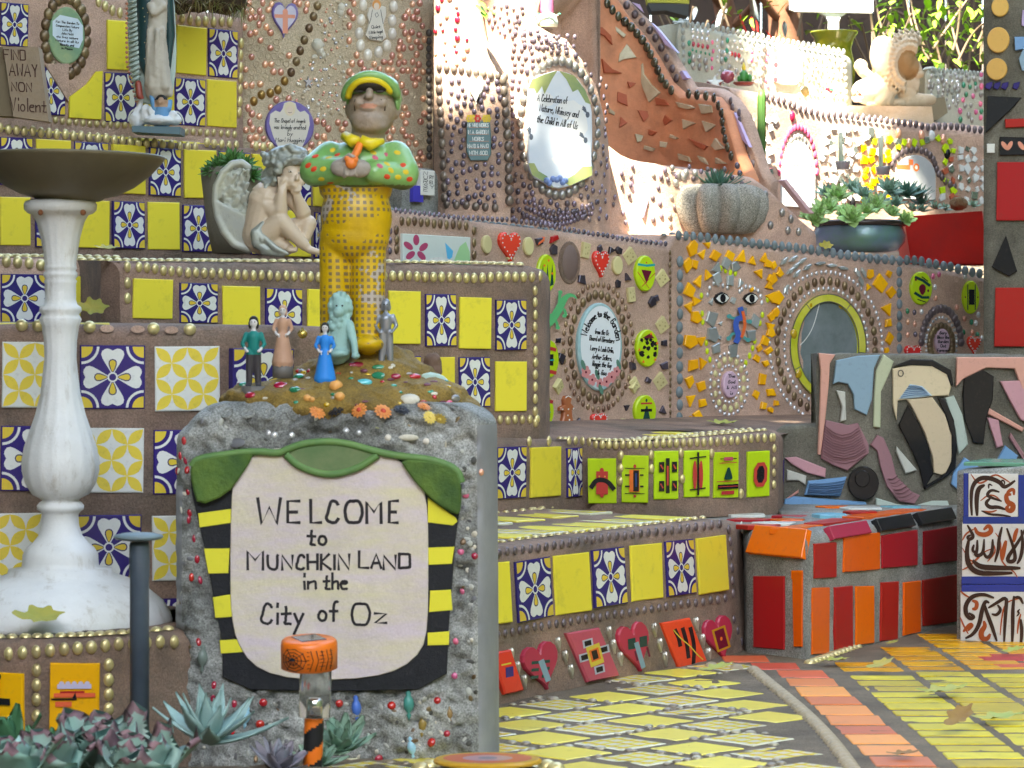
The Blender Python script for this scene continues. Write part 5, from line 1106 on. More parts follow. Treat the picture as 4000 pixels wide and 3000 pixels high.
T([(3540, 1560), (3640, 1552), (3690, 1620), (3716, 1700), (3718, 1780), (3704, 1840), (3676, 1855), (3646, 1846), (3640, 1780), (3610, 1690), (3560, 1590)], cr)
T([(3508, 1660), (3545, 1582), (3590, 1660), (3625, 1740), (3644, 1850), (3608, 1910), (3590, 1830), (3560, 1760)], black)
T([(3660, 1550), (3690, 1560), (3724, 1640), (3736, 1740), (3730, 1830), (3695, 1860), (3610, 1912), (3610, 1900), (3690, 1850), (3714, 1800), (3714, 1700), (3690, 1620)], black, .012)
T([(3490, 1430), (3560, 1402), (3640, 1405), (3712, 1445), (3722, 1505), (3712, 1508), (3696, 1462), (3640, 1430), (3560, 1426)], black, .012)
T([(3690, 1555), (3724, 1545), (3758, 1620), (3780, 1735), (3742, 1776), (3730, 1680)], sg)
T([(3765, 1470), (3830, 1440), (3880, 1470), (3876, 1560), (3850, 1640), (3840, 1735), (3800, 1728), (3766, 1640), (3758, 1540)], black)
T([(3735, 1395), (4100, 1395), (4100, 1560), (3990, 1520), (3960, 1440), (3850, 1436), (3760, 1480), (3732, 1510)], pk, .011); T([(3905, 1490), (4100, 1480), (4100, 1680), (3985, 1640), (3940, 1560)], mp)
T([(3862, 1594), (3998, 1672), (3990, 1686), (3856, 1616)], pk); T([(3854, 1630), (3898, 1640), (3916, 1740), (3892, 1750)], mp); T([(3946, 1690), (3998, 1770), (3998, 1800), (3940, 1708)], mv)
T([(3925, 1740), (3975, 1780), (3950, 1830), (3880, 1820)], bl); T([(3765, 1786), (3820, 1822), (3800, 1880), (3740, 1912), (3714, 1890), (3720, 1850)], bl)
T([(3224, 1640), (3310, 1660), (3350, 1652), (3392, 1736), (3392, 1770), (3308, 1838), (3250, 1815), (3206, 1790), (3212, 1720)], mv)
T([(3425, 1698), (3450, 1710), (3480, 1780), (3500, 1860), (3560, 1920), (3592, 1934), (3570, 1968), (3510, 1958), (3462, 1900), (3436, 1820), (3424, 1760), (3398, 1738)], mv)
T([(3066, 1788), (3110, 1784), (3226, 1830), (3224, 1864), (3150, 1846), (3090, 1810)], mp); T([(3074, 1834), (3150, 1858), (3146, 1894), (3120, 1876), (3074, 1876)], gy); T([(3156, 1878), (3306, 1862), (3280, 1938), (3142, 1932)], bl)
T([(3062, 1950), (3100, 1938), (3380, 1960), (3388, 1986), (3200, 1978), (3060, 1974)], bl); T([(3420, 1944), (3500, 1968), (3560, 1978), (3640, 1956), (3700, 1956), (3710, 1988), (3420, 1988)], sg); T([(3056, 1958), (3120, 1912), (3120, 1924), (3062, 1962)], pk); T([(3044, 1796), (3064, 1796), (3062, 1900), (3046, 1900)], navy)
T([(3500, 1742), (3580, 1836), (3536, 1850), (3498, 1762)], gy); T([(3265, 1524), (3300, 1530), (3304, 1640), (3280, 1648), (3288, 1590)], gy)
T(ell(3370, 1886, 60, 66, 24), black, .016); T(ell(3364, 1868, 30, 34, 18), black, .022)
rb = glaze('ribbed_blue', (.34, .46, .55), rough=.4)
T([(3510, 1558), (3552, 1500), (3600, 1508), (3640, 1546), (3560, 1556)], rb, .013)
def ribs(o_pts, m, n, amp):
    for k in range(n):
        t = (k+.5)/n; (ax, ay), (bx, by) = o_pts(t); 
        pts = [(ax+(bx-ax)*u, ay+(by-ay)*u+amp*math.sin(PI*u)) for u in (0, .25, .5, .75, 1)]
        tou.poly(pts+[(x, y+2.6) for x, y in pts[::-1]], m, .0140, 'rib', bev=.0005)
mvd = glaze('clay_mauve_ridge', (.20, .085, .095), rough=.5); bld = glaze('clay_blue_ridge', (.07, .15, .28), rough=.5)
ribs(lambda t: ((3220-10*t, 1655+130*t), (3352+36*t, 1664+110*t)), mvd, 12, 34); ribs(lambda t: ((3160-8*t, 1884+44*t), (3300-18*t, 1870+62*t)), bld, 6, 5); ribs(lambda t: ((3462+50*t, 1860+98*t), (3496+85*t, 1850+90*t)), mvd, 7, 8); ribs(lambda t: ((3548-34*t, 1504+50*t), (3600+30*t, 1512+34*t)), bld, 6, -6)
tou.plaque(3516, 1458, 1, 1, lambda pb: pb.strip(ell(0, 0, 10, 12, 14)+[(10, 0)], 4, .0107, M('eye_ring', (.10, .085, .07), .6)), 'eye_ring')

cal = wall('calligraphy_pillar', 'low pillar with blue banded white tiles painted in black and rust calligraphy', 'tile pillar',
    [(3738, 6.12, 1836, 2520), (4300, 6.00, 1800, 2560)], concrete, .3, 0, .012)
wt2 = glaze('calligraphy_white', (.68, .67, .64)); bb = glaze('band_blue', (.035, .055, .27)); rust = paint('rust_paint', (.35, .075, .02)); dkb = paint('brown_black', (.045, .022, .015))
def cpt(x, y): return (3700+x/2.242, 1800+y/2.242)     # enlarged view to photo pixels
def ctile(x0, y0, x1, y1, m): return cal.poly([cpt(x0, y0), cpt(x1, y0), cpt(x1, y1), cpt(x0, y1)], m, .006, 'tile', bev=.001)
ctile(148, 108, 188, 482, bb); ctile(192, 112, 624, 490, wt2); ctile(628, 124, 790, 494, bb); ctile(142, 484, 800, 552, bb); ctile(134, 538, 800, 1014, wt2); ctile(130, 1012, 800, 1078, bb); ctile(130, 1082, 800, 1146, bb); ctile(120, 1140, 800, 1590, wt2)
def strokes(name, cx, cy, L):
    px, py = cpt(cx, cy)
    def f(pb):
        for m, wd, pts in L:
            q = [((x-cx)/2.242, -(y-cy)/2.242) for x, y in pts]; q = chaikin(q, 2) if len(q) > 2 else q
            n_ = len(q); pb.strip(q, wd/2.242, .0072, m, [(.45+.75*math.sin(PI*min(1, (i+.6)/n_))) for i in range(n_)])
    cal.plaque(px, py, 1, 1, f, name)
strokes('calligraphy', 400, 300, [(rust, 14, [(215, 120), (270, 200), (330, 190), (420, 110), (500, 150), (560, 190)]), (rust, 40, [(560, 290), (520, 290), (530, 360), (590, 380), (570, 440), (520, 420), (540, 390)]), (rust, 26, [(590, 290), (590, 240), (540, 260), (520, 330)]), (rust, 12, [(300, 350), (360, 300), (420, 300), (470, 340)]), (rust, 14, [(320, 440), (390, 450), (440, 430)]),
    (dkb, 34, [(222, 476), (214, 350), (224, 220), (290, 150), (380, 148), (470, 185), (500, 230), (540, 215), (596, 172)]), (dkb, 36, [(268, 476), (262, 330), (280, 240), (330, 214)]), (dkb, 24, [(460, 270), (390, 250), (350, 300), (390, 320), (480, 350)]), (dkb, 30, [(380, 330), (340, 370), (380, 410), (450, 400), (510, 420)]), (dkb, 18, [(310, 440), (380, 470), (470, 470), (560, 482)]), (dkb, 14, [(370, 240), (370, 200), (400, 215)]), (dkb, 12, [(490, 200), (480, 165), (510, 175), (508, 205)])])
strokes('calligraphy', 400, 780, [(rust, 36, [(250, 590), (270, 640), (350, 650), (400, 610), (370, 560), (330, 600)]), (rust, 30, [(620, 590), (600, 640), (590, 700)]), (rust, 34, [(520, 700), (500, 780), (490, 860)]), (rust, 14, [(140, 700), (170, 640), (240, 600)]), (rust, 12, [(140, 770), (200, 880), (260, 880), (320, 800), (420, 760)]), (rust, 12, [(430, 630), (480, 700), (470, 850), (520, 920), (590, 960), (620, 1010)]), (rust, 12, [(140, 960), (200, 930), (300, 820)]), (rust, 12, [(360, 880), (430, 800), (420, 740)]),
    (dkb, 26, [(185, 570), (215, 620), (240, 670), (200, 695), (180, 670), (210, 655)]), (dkb, 40, [(195, 700), (175, 800), (190, 920), (270, 985), (400, 985), (570, 975)]), (dkb, 40, [(235, 880), (290, 930), (420, 935), (640, 930)]), (dkb, 28, [(270, 700), (270, 780), (250, 830), (300, 830), (325, 790), (330, 690)]), (dkb, 28, [(325, 800), (350, 850), (390, 830), (405, 760), (405, 690)]), (dkb, 22, [(240, 740), (225, 790), (260, 810)]), (dkb, 26, [(485, 580), (460, 680), (455, 780), (425, 880)]), (dkb, 30, [(530, 590), (570, 700), (600, 800), (600, 870), (540, 880), (535, 840), (590, 760), (660, 650), (680, 600)]), (dkb, 26, [(655, 600), (670, 720), (650, 840), (620, 890)])])
strokes('calligraphy', 400, 1360, [(rust, 30, [(230, 1230), (270, 1240), (260, 1300), (230, 1300)]), (rust, 30, [(150, 1500), (200, 1440), (230, 1440), (190, 1490)]), (rust, 40, [(330, 1410), (340, 1450), (300, 1500), (310, 1560), (360, 1560), (380, 1520)]), (rust, 14, [(125, 1150), (160, 1180), (200, 1200)]), (rust, 12, [(470, 1520), (480, 1400), (500, 1280), (540, 1220), (660, 1190)]), (rust, 14, [(620, 1500), (630, 1400), (650, 1330)]), (rust, 14, [(120, 1380), (150, 1450), (190, 1520)]),
    (dkb, 34, [(410, 1195), (320, 1165), (220, 1190), (165, 1270), (170, 1350), (210, 1390), (250, 1370), (200, 1340)]), (dkb, 32, [(370, 1240), (340, 1225), (310, 1310), (290, 1430), (240, 1520), (170, 1560)]), (dkb, 30, [(330, 1250), (360, 1350), (400, 1450), (440, 1570)]), (dkb, 28, [(370, 1285), (440, 1240), (530, 1180), (520, 1300), (510, 1450), (505, 1580)]), (dkb, 24, [(450, 1260), (480, 1300), (440, 1350), (400, 1340)]), (dkb, 28, [(590, 1180), (580, 1300), (580, 1450), (575, 1590)]), (dkb, 22, [(590, 1190), (640, 1180), (670, 1240)]), (dkb, 14, [(640, 1290), (620, 1310), (640, 1320), (615, 1350)]), (dkb, 26, [(650, 1380), (660, 1480), (650, 1600)])])
capm = glaze('cap_green', (.14, .32, .22)); f = cal.topframe(3990, .1); pb = PB(); pb.slab(rect(-.13, -.085, .2, .12), -.002, .006, capm, .002); link('cap_tile', pb.build('cap_tile'), cal.root, f)

colm = wall('tiled_column', 'tall grey concrete column with yellow discs red rectangles and a black kite tile', 'column',
    [(3842, 6.98, -200, 1500), (4400, 6.9, -200, 1500)], concrete_dark, .4, 0, .01, amp=.003)
sun_y = glaze('disc_yellow', (.66, .38, .09), rough=.4)
for x, y, a, b in ((3907, 28, 34, 38), (3900, 157, 44, 50), (3894, 271, 41, 43)): colm.plaque(x, y, 1, 1, lambda pb, a=a, b=b: pb.slab(ell(0, 0, a, b, 30), -.004, .009, sun_y, 3, .002), 'disc')
Tc = lambda pts, m: colm.poly(pts, m, .008, 'tile', bev=.0015)
for k, x in enumerate((3862, 3893, 3924, 3968)): Tc([(x-14, 344), (x-8, 326), (x+16, 320), (x+14, 338), (x+4, 352)], navy)
Tc([(3858, 376), (3990, 382), (3960, 420), (3850, 520)], black); Tc([(3926, 466), (4080, 462), (4080, 492), (3928, 500)], red); Tc([(3905, 535), (4090, 540), (4090, 604), (3905, 608)], black)
for x, a in ((3925, .6), (3945, -.5), (3990, .6)): colm.plaque(x, 570, 1, 1, lambda pb, a=a: pb.flat(rot(ell(0, 0, 9, 20, 12), a), .0094, paint('salmon_paint', (.72, .30, .20))), 'petal_print')
Tc([(3855, 562), (3886, 562), (3885, 598), (3855, 598)], white); Tc([(3896, 634), (4090, 634), (4090, 862), (3892, 862)], red); Tc([(3930, 920), (3974, 1060), (3942, 1080), (3874, 1044)], black); Tc([(3889, 1124), (4085, 1124), (4085, 1354), (3884, 1354)], red); Tc([(3963, 145), (4090, 145), (4090, 180), (3966, 198)], bl); Tc([(4000, 185), (4090, 230), (4090, 290), (3992, 276), (3980, 230)], pb_); Tc([(3995, 40), (4090, 40), (4090, 130), (3990, 100)], lild)

# ================================================================== welcome post
YP = 4.36
post = thing('welcome_post', 'squat rough concrete post with a painted tree house welcome sign on its face', 'sign post', P(1290, 2960, 4.5))
outl = [(676, 3080), (680, 1760), (684, 1700), (700, 1682), (780, 1600), (800, 1586), (860, 1566), (1100, 1562), (1400, 1564), (1800, 1572), (1850, 1582), (1920, 1630), (1934, 1650), (1938, 1700), (1946, 3080)]
def post_body():
    # front grid clipped to the outline, thick sides
    bm = bmesh.new(); sc = YP/F; edge = chaikin(outl, 1)
    def xr(py):
        xs = []
        for (x0, y0), (x1, y1) in zip(edge, edge[1:]):
            if (y0-py)*(y1-py) <= 0 and y0 != y1: xs.append(x0+(x1-x0)*(py-y0)/(y1-y0))
        return (min(xs), max(xs)) if len(xs) > 1 else (860, 1700)
    rows = [1570, 1578, 1590, 1605]+[1605+k*14 for k in range(1, 106)]; rings = []
    NX = 84; D = .30
    for py in rows:
        a, b = xr(py); loop = []
        for i in range(NX+1):
            t = i/NX; px = a+(b-a)*t; p = P(px, py, YP); e = min(t, 1-t)*(b-a)
            bev = .03*(max(0, 1-e/60.))**2 if t < .5 else .06*(max(0, 1-e/80.))**2
            tp = .03*max(0, 1-(py-1570)/70.)**2
            roughf = 1.0 if px < 1850 else max(.0, 1-(px-1850)/20.)
            lo = 1.0 if py < 1760 or py > 2690 or px < 790 or px > 1780 else .4
            n = (noise.noise(p*18)*.009+noise.noise(p*50)*.010-max(0, noise.noise(p*80)-.05)*.022+.002)*roughf*lo
            p.y += bev+tp-n-.001; loop.append(bm.verts.new(p))
        for px, dy in ((b+4, .08), (b-2, .2), (b-6, D), (a+6, D), (a, .2), (a-2, .08)):
            p = P(px, py, YP); p.y += dy; loop.append(bm.verts.new(p))
        rings.append(loop)
    for r0, r1 in zip(rings, rings[1:]):
        n = len(r0)
        for j in range(n):
            f = bm.faces.new((r0[j], r1[j], r1[(j+1) % n], r0[(j+1) % n])); f.smooth = True
    bm.faces.new(rings[0]); bm.faces.new(rings[-1][::-1])
    bmesh.ops.recalc_face_normals(bm, faces=bm.faces)
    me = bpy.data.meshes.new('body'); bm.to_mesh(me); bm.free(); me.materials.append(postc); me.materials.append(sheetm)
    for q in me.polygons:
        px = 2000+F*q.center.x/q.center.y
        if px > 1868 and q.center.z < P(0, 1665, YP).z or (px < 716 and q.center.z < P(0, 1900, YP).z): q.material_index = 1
    return me
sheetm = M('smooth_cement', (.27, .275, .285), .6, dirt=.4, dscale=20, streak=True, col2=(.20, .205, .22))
postc = M('post_concrete', (.40, .405, .385), .92, dirt=.9, dscale=26, bump=1.0, bscale=95, col2=(.20, .205, .195), dcol=(.035, .035, .03), speck=.65, stain=.5)
pb_me = post_body(); link('body', pb_me, post)
ptree = bvh(pb_me)
YS = YP-.006
sign = Surf([(0, YS, 1700, 3000), (4000, YS, 1700, 3000)]); sign.root = post; sign.rise = 0
blackp = paint('sign_black', (.017, .018, .022), dirt=.3, dcol=(.10, .10, .11), rough=.55, bump=.4, spec=.2)
creamp = paint('sign_cream', (.62, .53, .57), col2=(.64, .58, .40), dscale=14, map_=(1.6, 1, 7), stain=.12, speck=.06, dirt=.3, dcol=(.36, .30, .25), rough=.55, bump=.5, bscale=70)
# long horizontal brush marks on the cream field
signp = sign.plaque(1290, 2200, 1, 1, lambda pb: pb.slab([(x-1290, 2200-y) for x, y in chaikin([(748, 1800), (744, 1900), (770, 2010), (806, 2160), (838, 2350), (868, 2500), (872, 2690), (1300, 2700), (1744, 2690), (1752, 2450), (1770, 2250), (1778, 2100), (1798, 1990), (1800, 1850), (1700, 1780), (1300, 1760), (900, 1760)], 1, True)], -.012, .006, blackp, 3, .002), 'sign_panel')
Wm = WM[signp.name]
def onsign(name, pts, m, z, t, sm=1, bev=3):
    q_ = [(x-1290, 2200-y) for x, y in pts]
    if sm: q_ = chaikin(q_, sm, True)
    pb = PB(); pb.slab(q_, z, t, m, bev, .002); pb.scale(*sign.px_scale); return link(name, pb.build(name), signp, Wm)
onsign('sign_face', [(905, 1930), (900, 2250), (905, 2400), (925, 2500), (980, 2590), (1080, 2640), (1250, 2656), (1450, 2645), (1570, 2610), (1650, 2540), (1672, 2440), (1674, 2200), (1672, 2000), (1655, 1900), (1600, 1830), (1520, 1770), (1300, 1745), (1100, 1745), (985, 1775), (920, 1860)], creamp, .002, .010)
ystripe = paint('stripe_yellow', (.72, .66, .05), dirt=.2)
for pts in ([(775, 2004), (908, 1986), (906, 2042), (781, 2060)], [(798, 2142), (900, 2140), (894, 2238), (815, 2240)], [(832, 2332), (914, 2318), (916, 2408), (842, 2413)], [(859, 2500), (938, 2494), (952, 2546), (864, 2552)],
    [(1672, 1942), (1780, 2020), (1788, 2036), (1770, 2052), (1670, 2040)], [(1672, 2138), (1776, 2134), (1766, 2202), (1674, 2206)], [(1680, 2306), (1762, 2302), (1768, 2382), (1676, 2390)], [(1670, 2470), (1756, 2464), (1754, 2518), (1670, 2520)]): onsign('stripe', pts, ystripe, .003, .0078, 0, 2)
leafm = paint('sign_leaf', (.05, .115, .028), col2=(.11, .19, .035), dscale=50, dirt=.5, dcol=(.03, .045, .015), bump=1.0, bscale=70, stain=.25); rimm = paint('sign_vine', (.085, .19, .065), col2=(.15, .26, .08), dscale=40, dirt=.3)
onsign('leaf', [(748, 1820), (770, 1792), (880, 1775), (985, 1762), (990, 1785), (950, 1850), (890, 1930), (780, 1975), (756, 1900)], leafm, .004, .020, 1, 7)
onsign('leaf', [(1112, 1780), (1170, 1745), (1290, 1728), (1400, 1745), (1475, 1778), (1400, 1830), (1285, 1858), (1180, 1826)], paint('sign_leaf_pale', (.17, .215, .10), col2=(.10, .17, .07), dscale=50, dirt=.3), .004, .016, 1, 7)
onsign('leaf', [(1560, 1790), (1690, 1800), (1780, 1825), (1802, 1880), (1802, 1990), (1784, 2012), (1700, 1960), (1640, 1900), (1600, 1850)], leafm, .004, .020, 1, 7)
def vine(pts, r):
    q_ = chaikin(pts, 2); link('vine', tube([P(x, y, YS-.014) for x, y in q_], r*YS/F, rimm, 8), signp, None)
vine([(750, 1822), (768, 1792), (880, 1775), (1000, 1762), (1090, 1772), (1120, 1755), (1200, 1728), (1330, 1724), (1470, 1765), (1560, 1782), (1690, 1795), (1785, 1830), (1804, 1885)], 15); vine([(1116, 1775), (1170, 1825), (1285, 1860), (1400, 1830), (1475, 1778)], 15)
tm = paint('sign_letter', (.022, .018, .022), dirt=.15, dcol=(.2, .17, .16))
def sign_text(pb):
    def w(t, x0, x1, yb, h, th=13):
        st, wd = text_strokes(t); k = (x1-x0)/wd
        for pl_ in st: pb.strip([(x0+p[0]*k-1290+uni(-1, 1), 2200-yb+p[1]*h+uni(-1, 1)) for p in pl_], th, .0103, tm)
    for ch, x0, x1, h in (('W', 1010, 1098, 100), ('E', 1126, 1170, 84), ('L', 1216, 1256, 88), ('C', 1274, 1322, 84), ('O', 1350, 1416, 84), ('M', 1434, 1490, 80), ('E', 1522, 1554, 84)): w(ch, x0, x1, 2046 if ch == 'W' else 2040, h)
    w('to', 1204, 1276, 2126, 66, 11)
    for ch, x0, x1, h in (('M', 970, 1030, 72), ('U', 1048, 1086, 54), ('N', 1104, 1144, 54), ('C', 1158, 1190, 56), ('H', 1204, 1242, 58), ('K', 1256, 1294, 58), ('I', 1306, 1308, 54), ('N', 1324, 1366, 58), ('L', 1404, 1440, 64), ('A', 1452, 1490, 54), ('N', 1500, 1546, 54), ('D', 1560, 1602, 54)): w(ch, x0, x1, 2222 if ch not in 'LAD' else 2216, h, 11)
    w('in', 1184, 1236, 2298, 58, 10); w('the', 1266, 1356, 2298, 60, 10)
    w('City', 1020, 1186, 2434, 78, 11); w('of', 1246, 1320, 2422, 74, 11); w('O', 1376, 1446, 2438, 82, 11); w('z', 1466, 1510, 2430, 72, 11)
pb = PB(); sign_text(pb); pb.scale(*sign.px_scale); link('lettering', pb.build('lettering'), signp, Wm)
def on_tree(tree, px, py, me, root, name, r, rx=None, dz=0.0, flat=1.0, ang=0):
    p, n = cast(tree, px, py)
    if p is None: return
    k = p.y/F*r; kx = p.y/F*(rx or r)
    return link(name, me, root, nframe(p, n, dz) @ Matrix.Rotation(ang, 4, 'Z') @ Matrix.Diagonal((kx, k, min(k, kx)*flat, 1)))
# plastic flowers, shells and stones set in the cement
def flower_mesh(m, mc):
    pb = PB(); i = pb.mi(m)
    for lay, (n, r, z) in enumerate(((12, 1.0, .1), (10, .72, .3))):
        for k in range(n):
            a = 2*PI*k/n+lay*.2; v = [pb.bm.verts.new(c) for c in ((.2*math.cos(a-.25), .2*math.sin(a-.25), z), (r*.8*math.cos(a-.24), r*.8*math.sin(a-.24), z+.1), (r*math.cos(a), r*math.sin(a), z+.0), (r*.8*math.cos(a+.24), r*.8*math.sin(a+.24), z+.1), (.2*math.cos(a+.25), .2*math.sin(a+.25), z))]; pb.bm.faces.new(v).material_index = i
    pb.dome(0, 0, .32, .32, .35, mc, 9, 3, .2); return pb.build('flower')
fo = M('orange_plastic', (.72, .26, .06), .5, dirt=.2); fy = M('yellow_plastic', (.72, .55, .12), .5, dirt=.2); fk = M('black_plastic', (.02, .02, .025), .5, dirt=0)
FM = {'o': flower_mesh(fo, fo), 'k': flower_mesh(fk, fk), 'y': flower_mesh(fy, fy), 'r': flower_mesh(fo, M('red_plastic', (.55, .06, .03), .5))}
for x, y, r, k in ((1236, 1617, 36, 'o'), (1316, 1612, 38, 'k'), (1408, 1608, 35, 'r'), (1492, 1616, 38, 'r'), (1566, 1612, 36, 'k'), (1652, 1598, 30, 'o'), (1672, 1636, 30, 'y'), (1724, 1628, 29, 'y')): on_tree(ptree, x, y, FM[k], post, 'flower', r, dz=.004, flat=.8)
for x, y in ((888, 1614), (968, 1616), (1054, 1618), (1146, 1616)): on_tree(ptree, x, y, ring_mesh(concrete), post, 'flower_socket', 26)
for x, y, m in ((1402, 1692, crystal), (1516, 1710, pearl), (1664, 1724, pearl), (1880, 1845, copper), (1820, 1936, pinkgem), (1800, 2155, pinkgem), (1854, 2172, redgem), (1806, 2310, pinkgem), (1780, 2505, pinkgem), (1776, 2640, pinkgem), (1350, 1682, crystal), (1072, 1700, crystal), (1050, 1690, crystal), (1140, 1700, crystal)): on_tree(ptree, x, y, bead_mesh(m), post, 'pebble', 14)
on_tree(ptree, 1465, 1694, ring_mesh(M('olive_ring', (.30, .30, .12), .5)), post, 'ring', 26, flat=.5)
on_tree(ptree, 1596, 1710, bead_mesh(shell), post, 'shell', 14, rx=40); on_tree(ptree, 925, 1730, bead_mesh(M('grey_stone', (.14, .14, .15), .6, dirt=.3)), post, 'pebble', 25, rx=36, flat=.5)
for x, y in ((718, 1722), (704, 1780), (724, 1800), (692, 1840), (730, 1836), (735, 1925), (740, 2005), (738, 2030), (758, 2105), (770, 2185), (748, 2255), (782, 2266), (776, 2508), (835, 2676), (832, 2726), (915, 2750), (910, 2856)): on_tree(ptree, x, y, bead_mesh(redgem), post, 'red_bead', 17, rx=11)
for x, y, r in ((1028, 2745, 17), (1278, 2728, 14), (1326, 2748, 16), (1530, 2756, 18), (1708, 2736, 15), (1016, 2830, 18), (1685, 2900, 19), (1480, 2966, 19), (1570, 2990, 20), (1745, 2866, 14)): on_tree(ptree, x, y, bead_mesh(redgem), post, 'red_bead', r)
# little tear shaped figurines of glazed clay pressed in below the sign
def fish_mesh(m, m2):
    me = lathe([(.02, -1.5), (.22, -1.0), (.1, -.8), (.42, -.45), (.52, 0), (.42, .45), (.22, .8), (.28, 1.0), (.1, 1.25)], m, 12, name='clay_charm'); return me
for x, y, h, m in ((1392, 2765, 52, glaze('charm_blue', (.06, .16, .50))), (1596, 2750, 58, glaze('charm_teal', (.06, .25, .21), dirt=.4)), (1652, 2830, 46, glaze('charm_gold', (.35, .25, .07), dirt=.4)), (1756, 2788, 34, glaze('charm_brown', (.28, .17, .07), dirt=.4)), (1608, 2920, 46, glaze('charm_sky', (.30, .55, .68))), (1436, 2890, 34, glaze('charm_pale', (.45, .55, .50))), (962, 2800, 44, glaze('charm_sky', (.30, .55, .68))), (790, 2570, 56, glaze('charm_grey', (.16, .20, .18), dirt=.5)), (1400, 2830, 30, glaze('charm_blue', (.06, .16, .50)))):
    p, n = cast(ptree, x, y)
    if p is not None: k = h*p.y/F*.75; link('clay_charm', fish_mesh(m, m), post, Matrix.Translation(p) @ Matrix.Rotation(uni(-.25, .25), 4, 'Y') @ Matrix.Diagonal((k, k, k, 1)))

# ------------------------------------------------------------------ mound and figures on the post
YM = 4.50; sm_ = YM/F
def Q(px, py, d=0, Y=YM): p = P(px, py, Y); p.y -= d*Y/F; return p
mud = M('ochre_mound', (.34, .215, .04), .7, dirt=.7, dscale=34, bump=1.5, bscale=110, col2=(.24, .15, .03), dcol=(.06, .04, .02), speck=.4, stain=.3)
mnd = thing('mound', 'ochre painted mound studded with glass pebbles on top of the concrete post', 'mound', Q(1350, 1590))
prims = [('e', Q(1340, 1590, 10), (480*sm_, 340*sm_, 130*sm_)), ('e', Q(1420, 1480, -60), (300*sm_, 200*sm_, 100*sm_)), ('e', Q(1080, 1560, 60), (220*sm_, 220*sm_, 70*sm_)), ('e', Q(1640, 1560, 40), (190*sm_, 220*sm_, 90*sm_)), ('e', Q(1790, 1600, 0), (90*sm_, 180*sm_, 50*sm_)), ('e', Q(1420, 1400, -90), (190*sm_, 130*sm_, 60*sm_))]
mm = sculpt(prims, .005, [mud], None, 5, .007, 38, 'body'); link('body', mm, mnd); mtree = bvh(mm)
for x, y, m, rx, r in ((1115, 1462, greengem, 22, 12), (1165, 1472, greengem, 30, 16), (1160, 1420, M('plum_stone', (.13, .03, .05), .3, dirt=.2), 52, 17), (1400, 1425, redgem, 34, 12), (1478, 1434, greengem, 22, 10), (1475, 1468, greengem, 28, 15), (1424, 1492, M('turq_gem', (.08, .45, .5), .15, coat=1, dirt=0), 26, 13), (1096, 1506, redgem, 24, 16), (1150, 1522, greengem, 24, 14), (976, 1543, redgem, 22, 13), (960, 1502, greengem, 24, 13), (1215, 1362, pinkgem, 22, 14), (1385, 1368, M('amethyst', (.35, .04, .5), .1, coat=1, dirt=0), 16, 12), (1205, 1360, M('amethyst', (.35, .04, .5), .1, coat=1, dirt=0), 18, 14), (1352, 1364, M('amethyst', (.35, .04, .5), .1, coat=1, dirt=0), 12, 9), (1600, 1560, shell, 34, 22), (1780, 1556, steel, 20, 12), (1755, 1575, pinkgem, 14, 10), (900, 1535, mud, 18, 16), (1545, 1470, redgem, 18, 10), (1622, 1470, redgem, 22, 10)):
    on_tree(mtree, x, y, bead_mesh(m), mnd, 'pebble', r*1.25, rx=rx*1.2, flat=.9)
random.seed(31)
for k in range(60): on_tree(mtree, uni(900, 1800), uni(1420, 1590), bead_mesh(random.choice((redgem, greengem, mud, shell, steel, amber, M('plum_stone', (.13, .03, .05))))), mnd, 'pebble', uni(5, 11), rx=uni(7, 18), flat=.9)
for k in range(150):
    b_ = rnd(); x, y = (uni(720, 1840), uni(2725, 3000)) if b_ < .55 else (uni(1795, 1860), uni(1760, 2760)) if b_ < .75 else (uni(695, 745), uni(1720, 2700)) if b_ < .85 else (uni(760, 1850), uni(1585, 1740))
    on_tree(ptree, x, y, bead_mesh(random.choice((M('grey_stone', (.14, .14, .15)), M('pale_stone', (.42, .42, .38), .8, dirt=.3), M('dark_stone', (.07, .07, .065), .8, dirt=.3), shell, bronze, M('pale_stone', (.4, .4, .4)))), .6), post, 'stone', uni(5, 13), rx=uni(6, 18), flat=.8, ang=uni(0, 3))
osh = M('orange_shell', (.74, .36, .10), .5, dirt=.2)
for x, y, r in ((1312, 1510, 26), (1326, 1550, 20), (1200, 1556, 16), (1218, 1562, 13)):
    p, n = cast(mtree, x, y)
    if p is not None: link('shell', lathe([(.3, -.9), (.75, -.5), (1, 0), (.85, .5), (.4, .9)], osh, 14, 7, .08), mnd, Matrix.Translation(p) @ Matrix.Rotation(uni(-.5, .5), 4, 'Y') @ Matrix.Scale(r*YM/F, 4))
pale = M('pale_rock', (.42, .55, .47), .6, dirt=.2, bump=.5); 
for nm, lab, x, y, rx, ry, m in (('rock', 'pale mint green lump of rock at the right end of the mound', 1700, 1500, 64, 44, pale), ('rock', 'brown rounded rock standing at the back right of the mound', 1690, 1440, 38, 62, M('brown_rock', (.13, .075, .05), .7, dirt=.4, bump=.5))):
    me = sculpt([('e', Q(x, y, 20 if m is pale else -120), (rx*sm_, rx*.8*sm_, ry*sm_), .5 if m is pale else 0), ('e', Q(x-rx*.5, y-ry*.4, 20 if m is pale else -120), (rx*.6*sm_, rx*.5*sm_, ry*.6*sm_))], .003, [m], None, 3, .003, 60, 'rock'); link(nm, me, None, None, label=lab, category='rock')
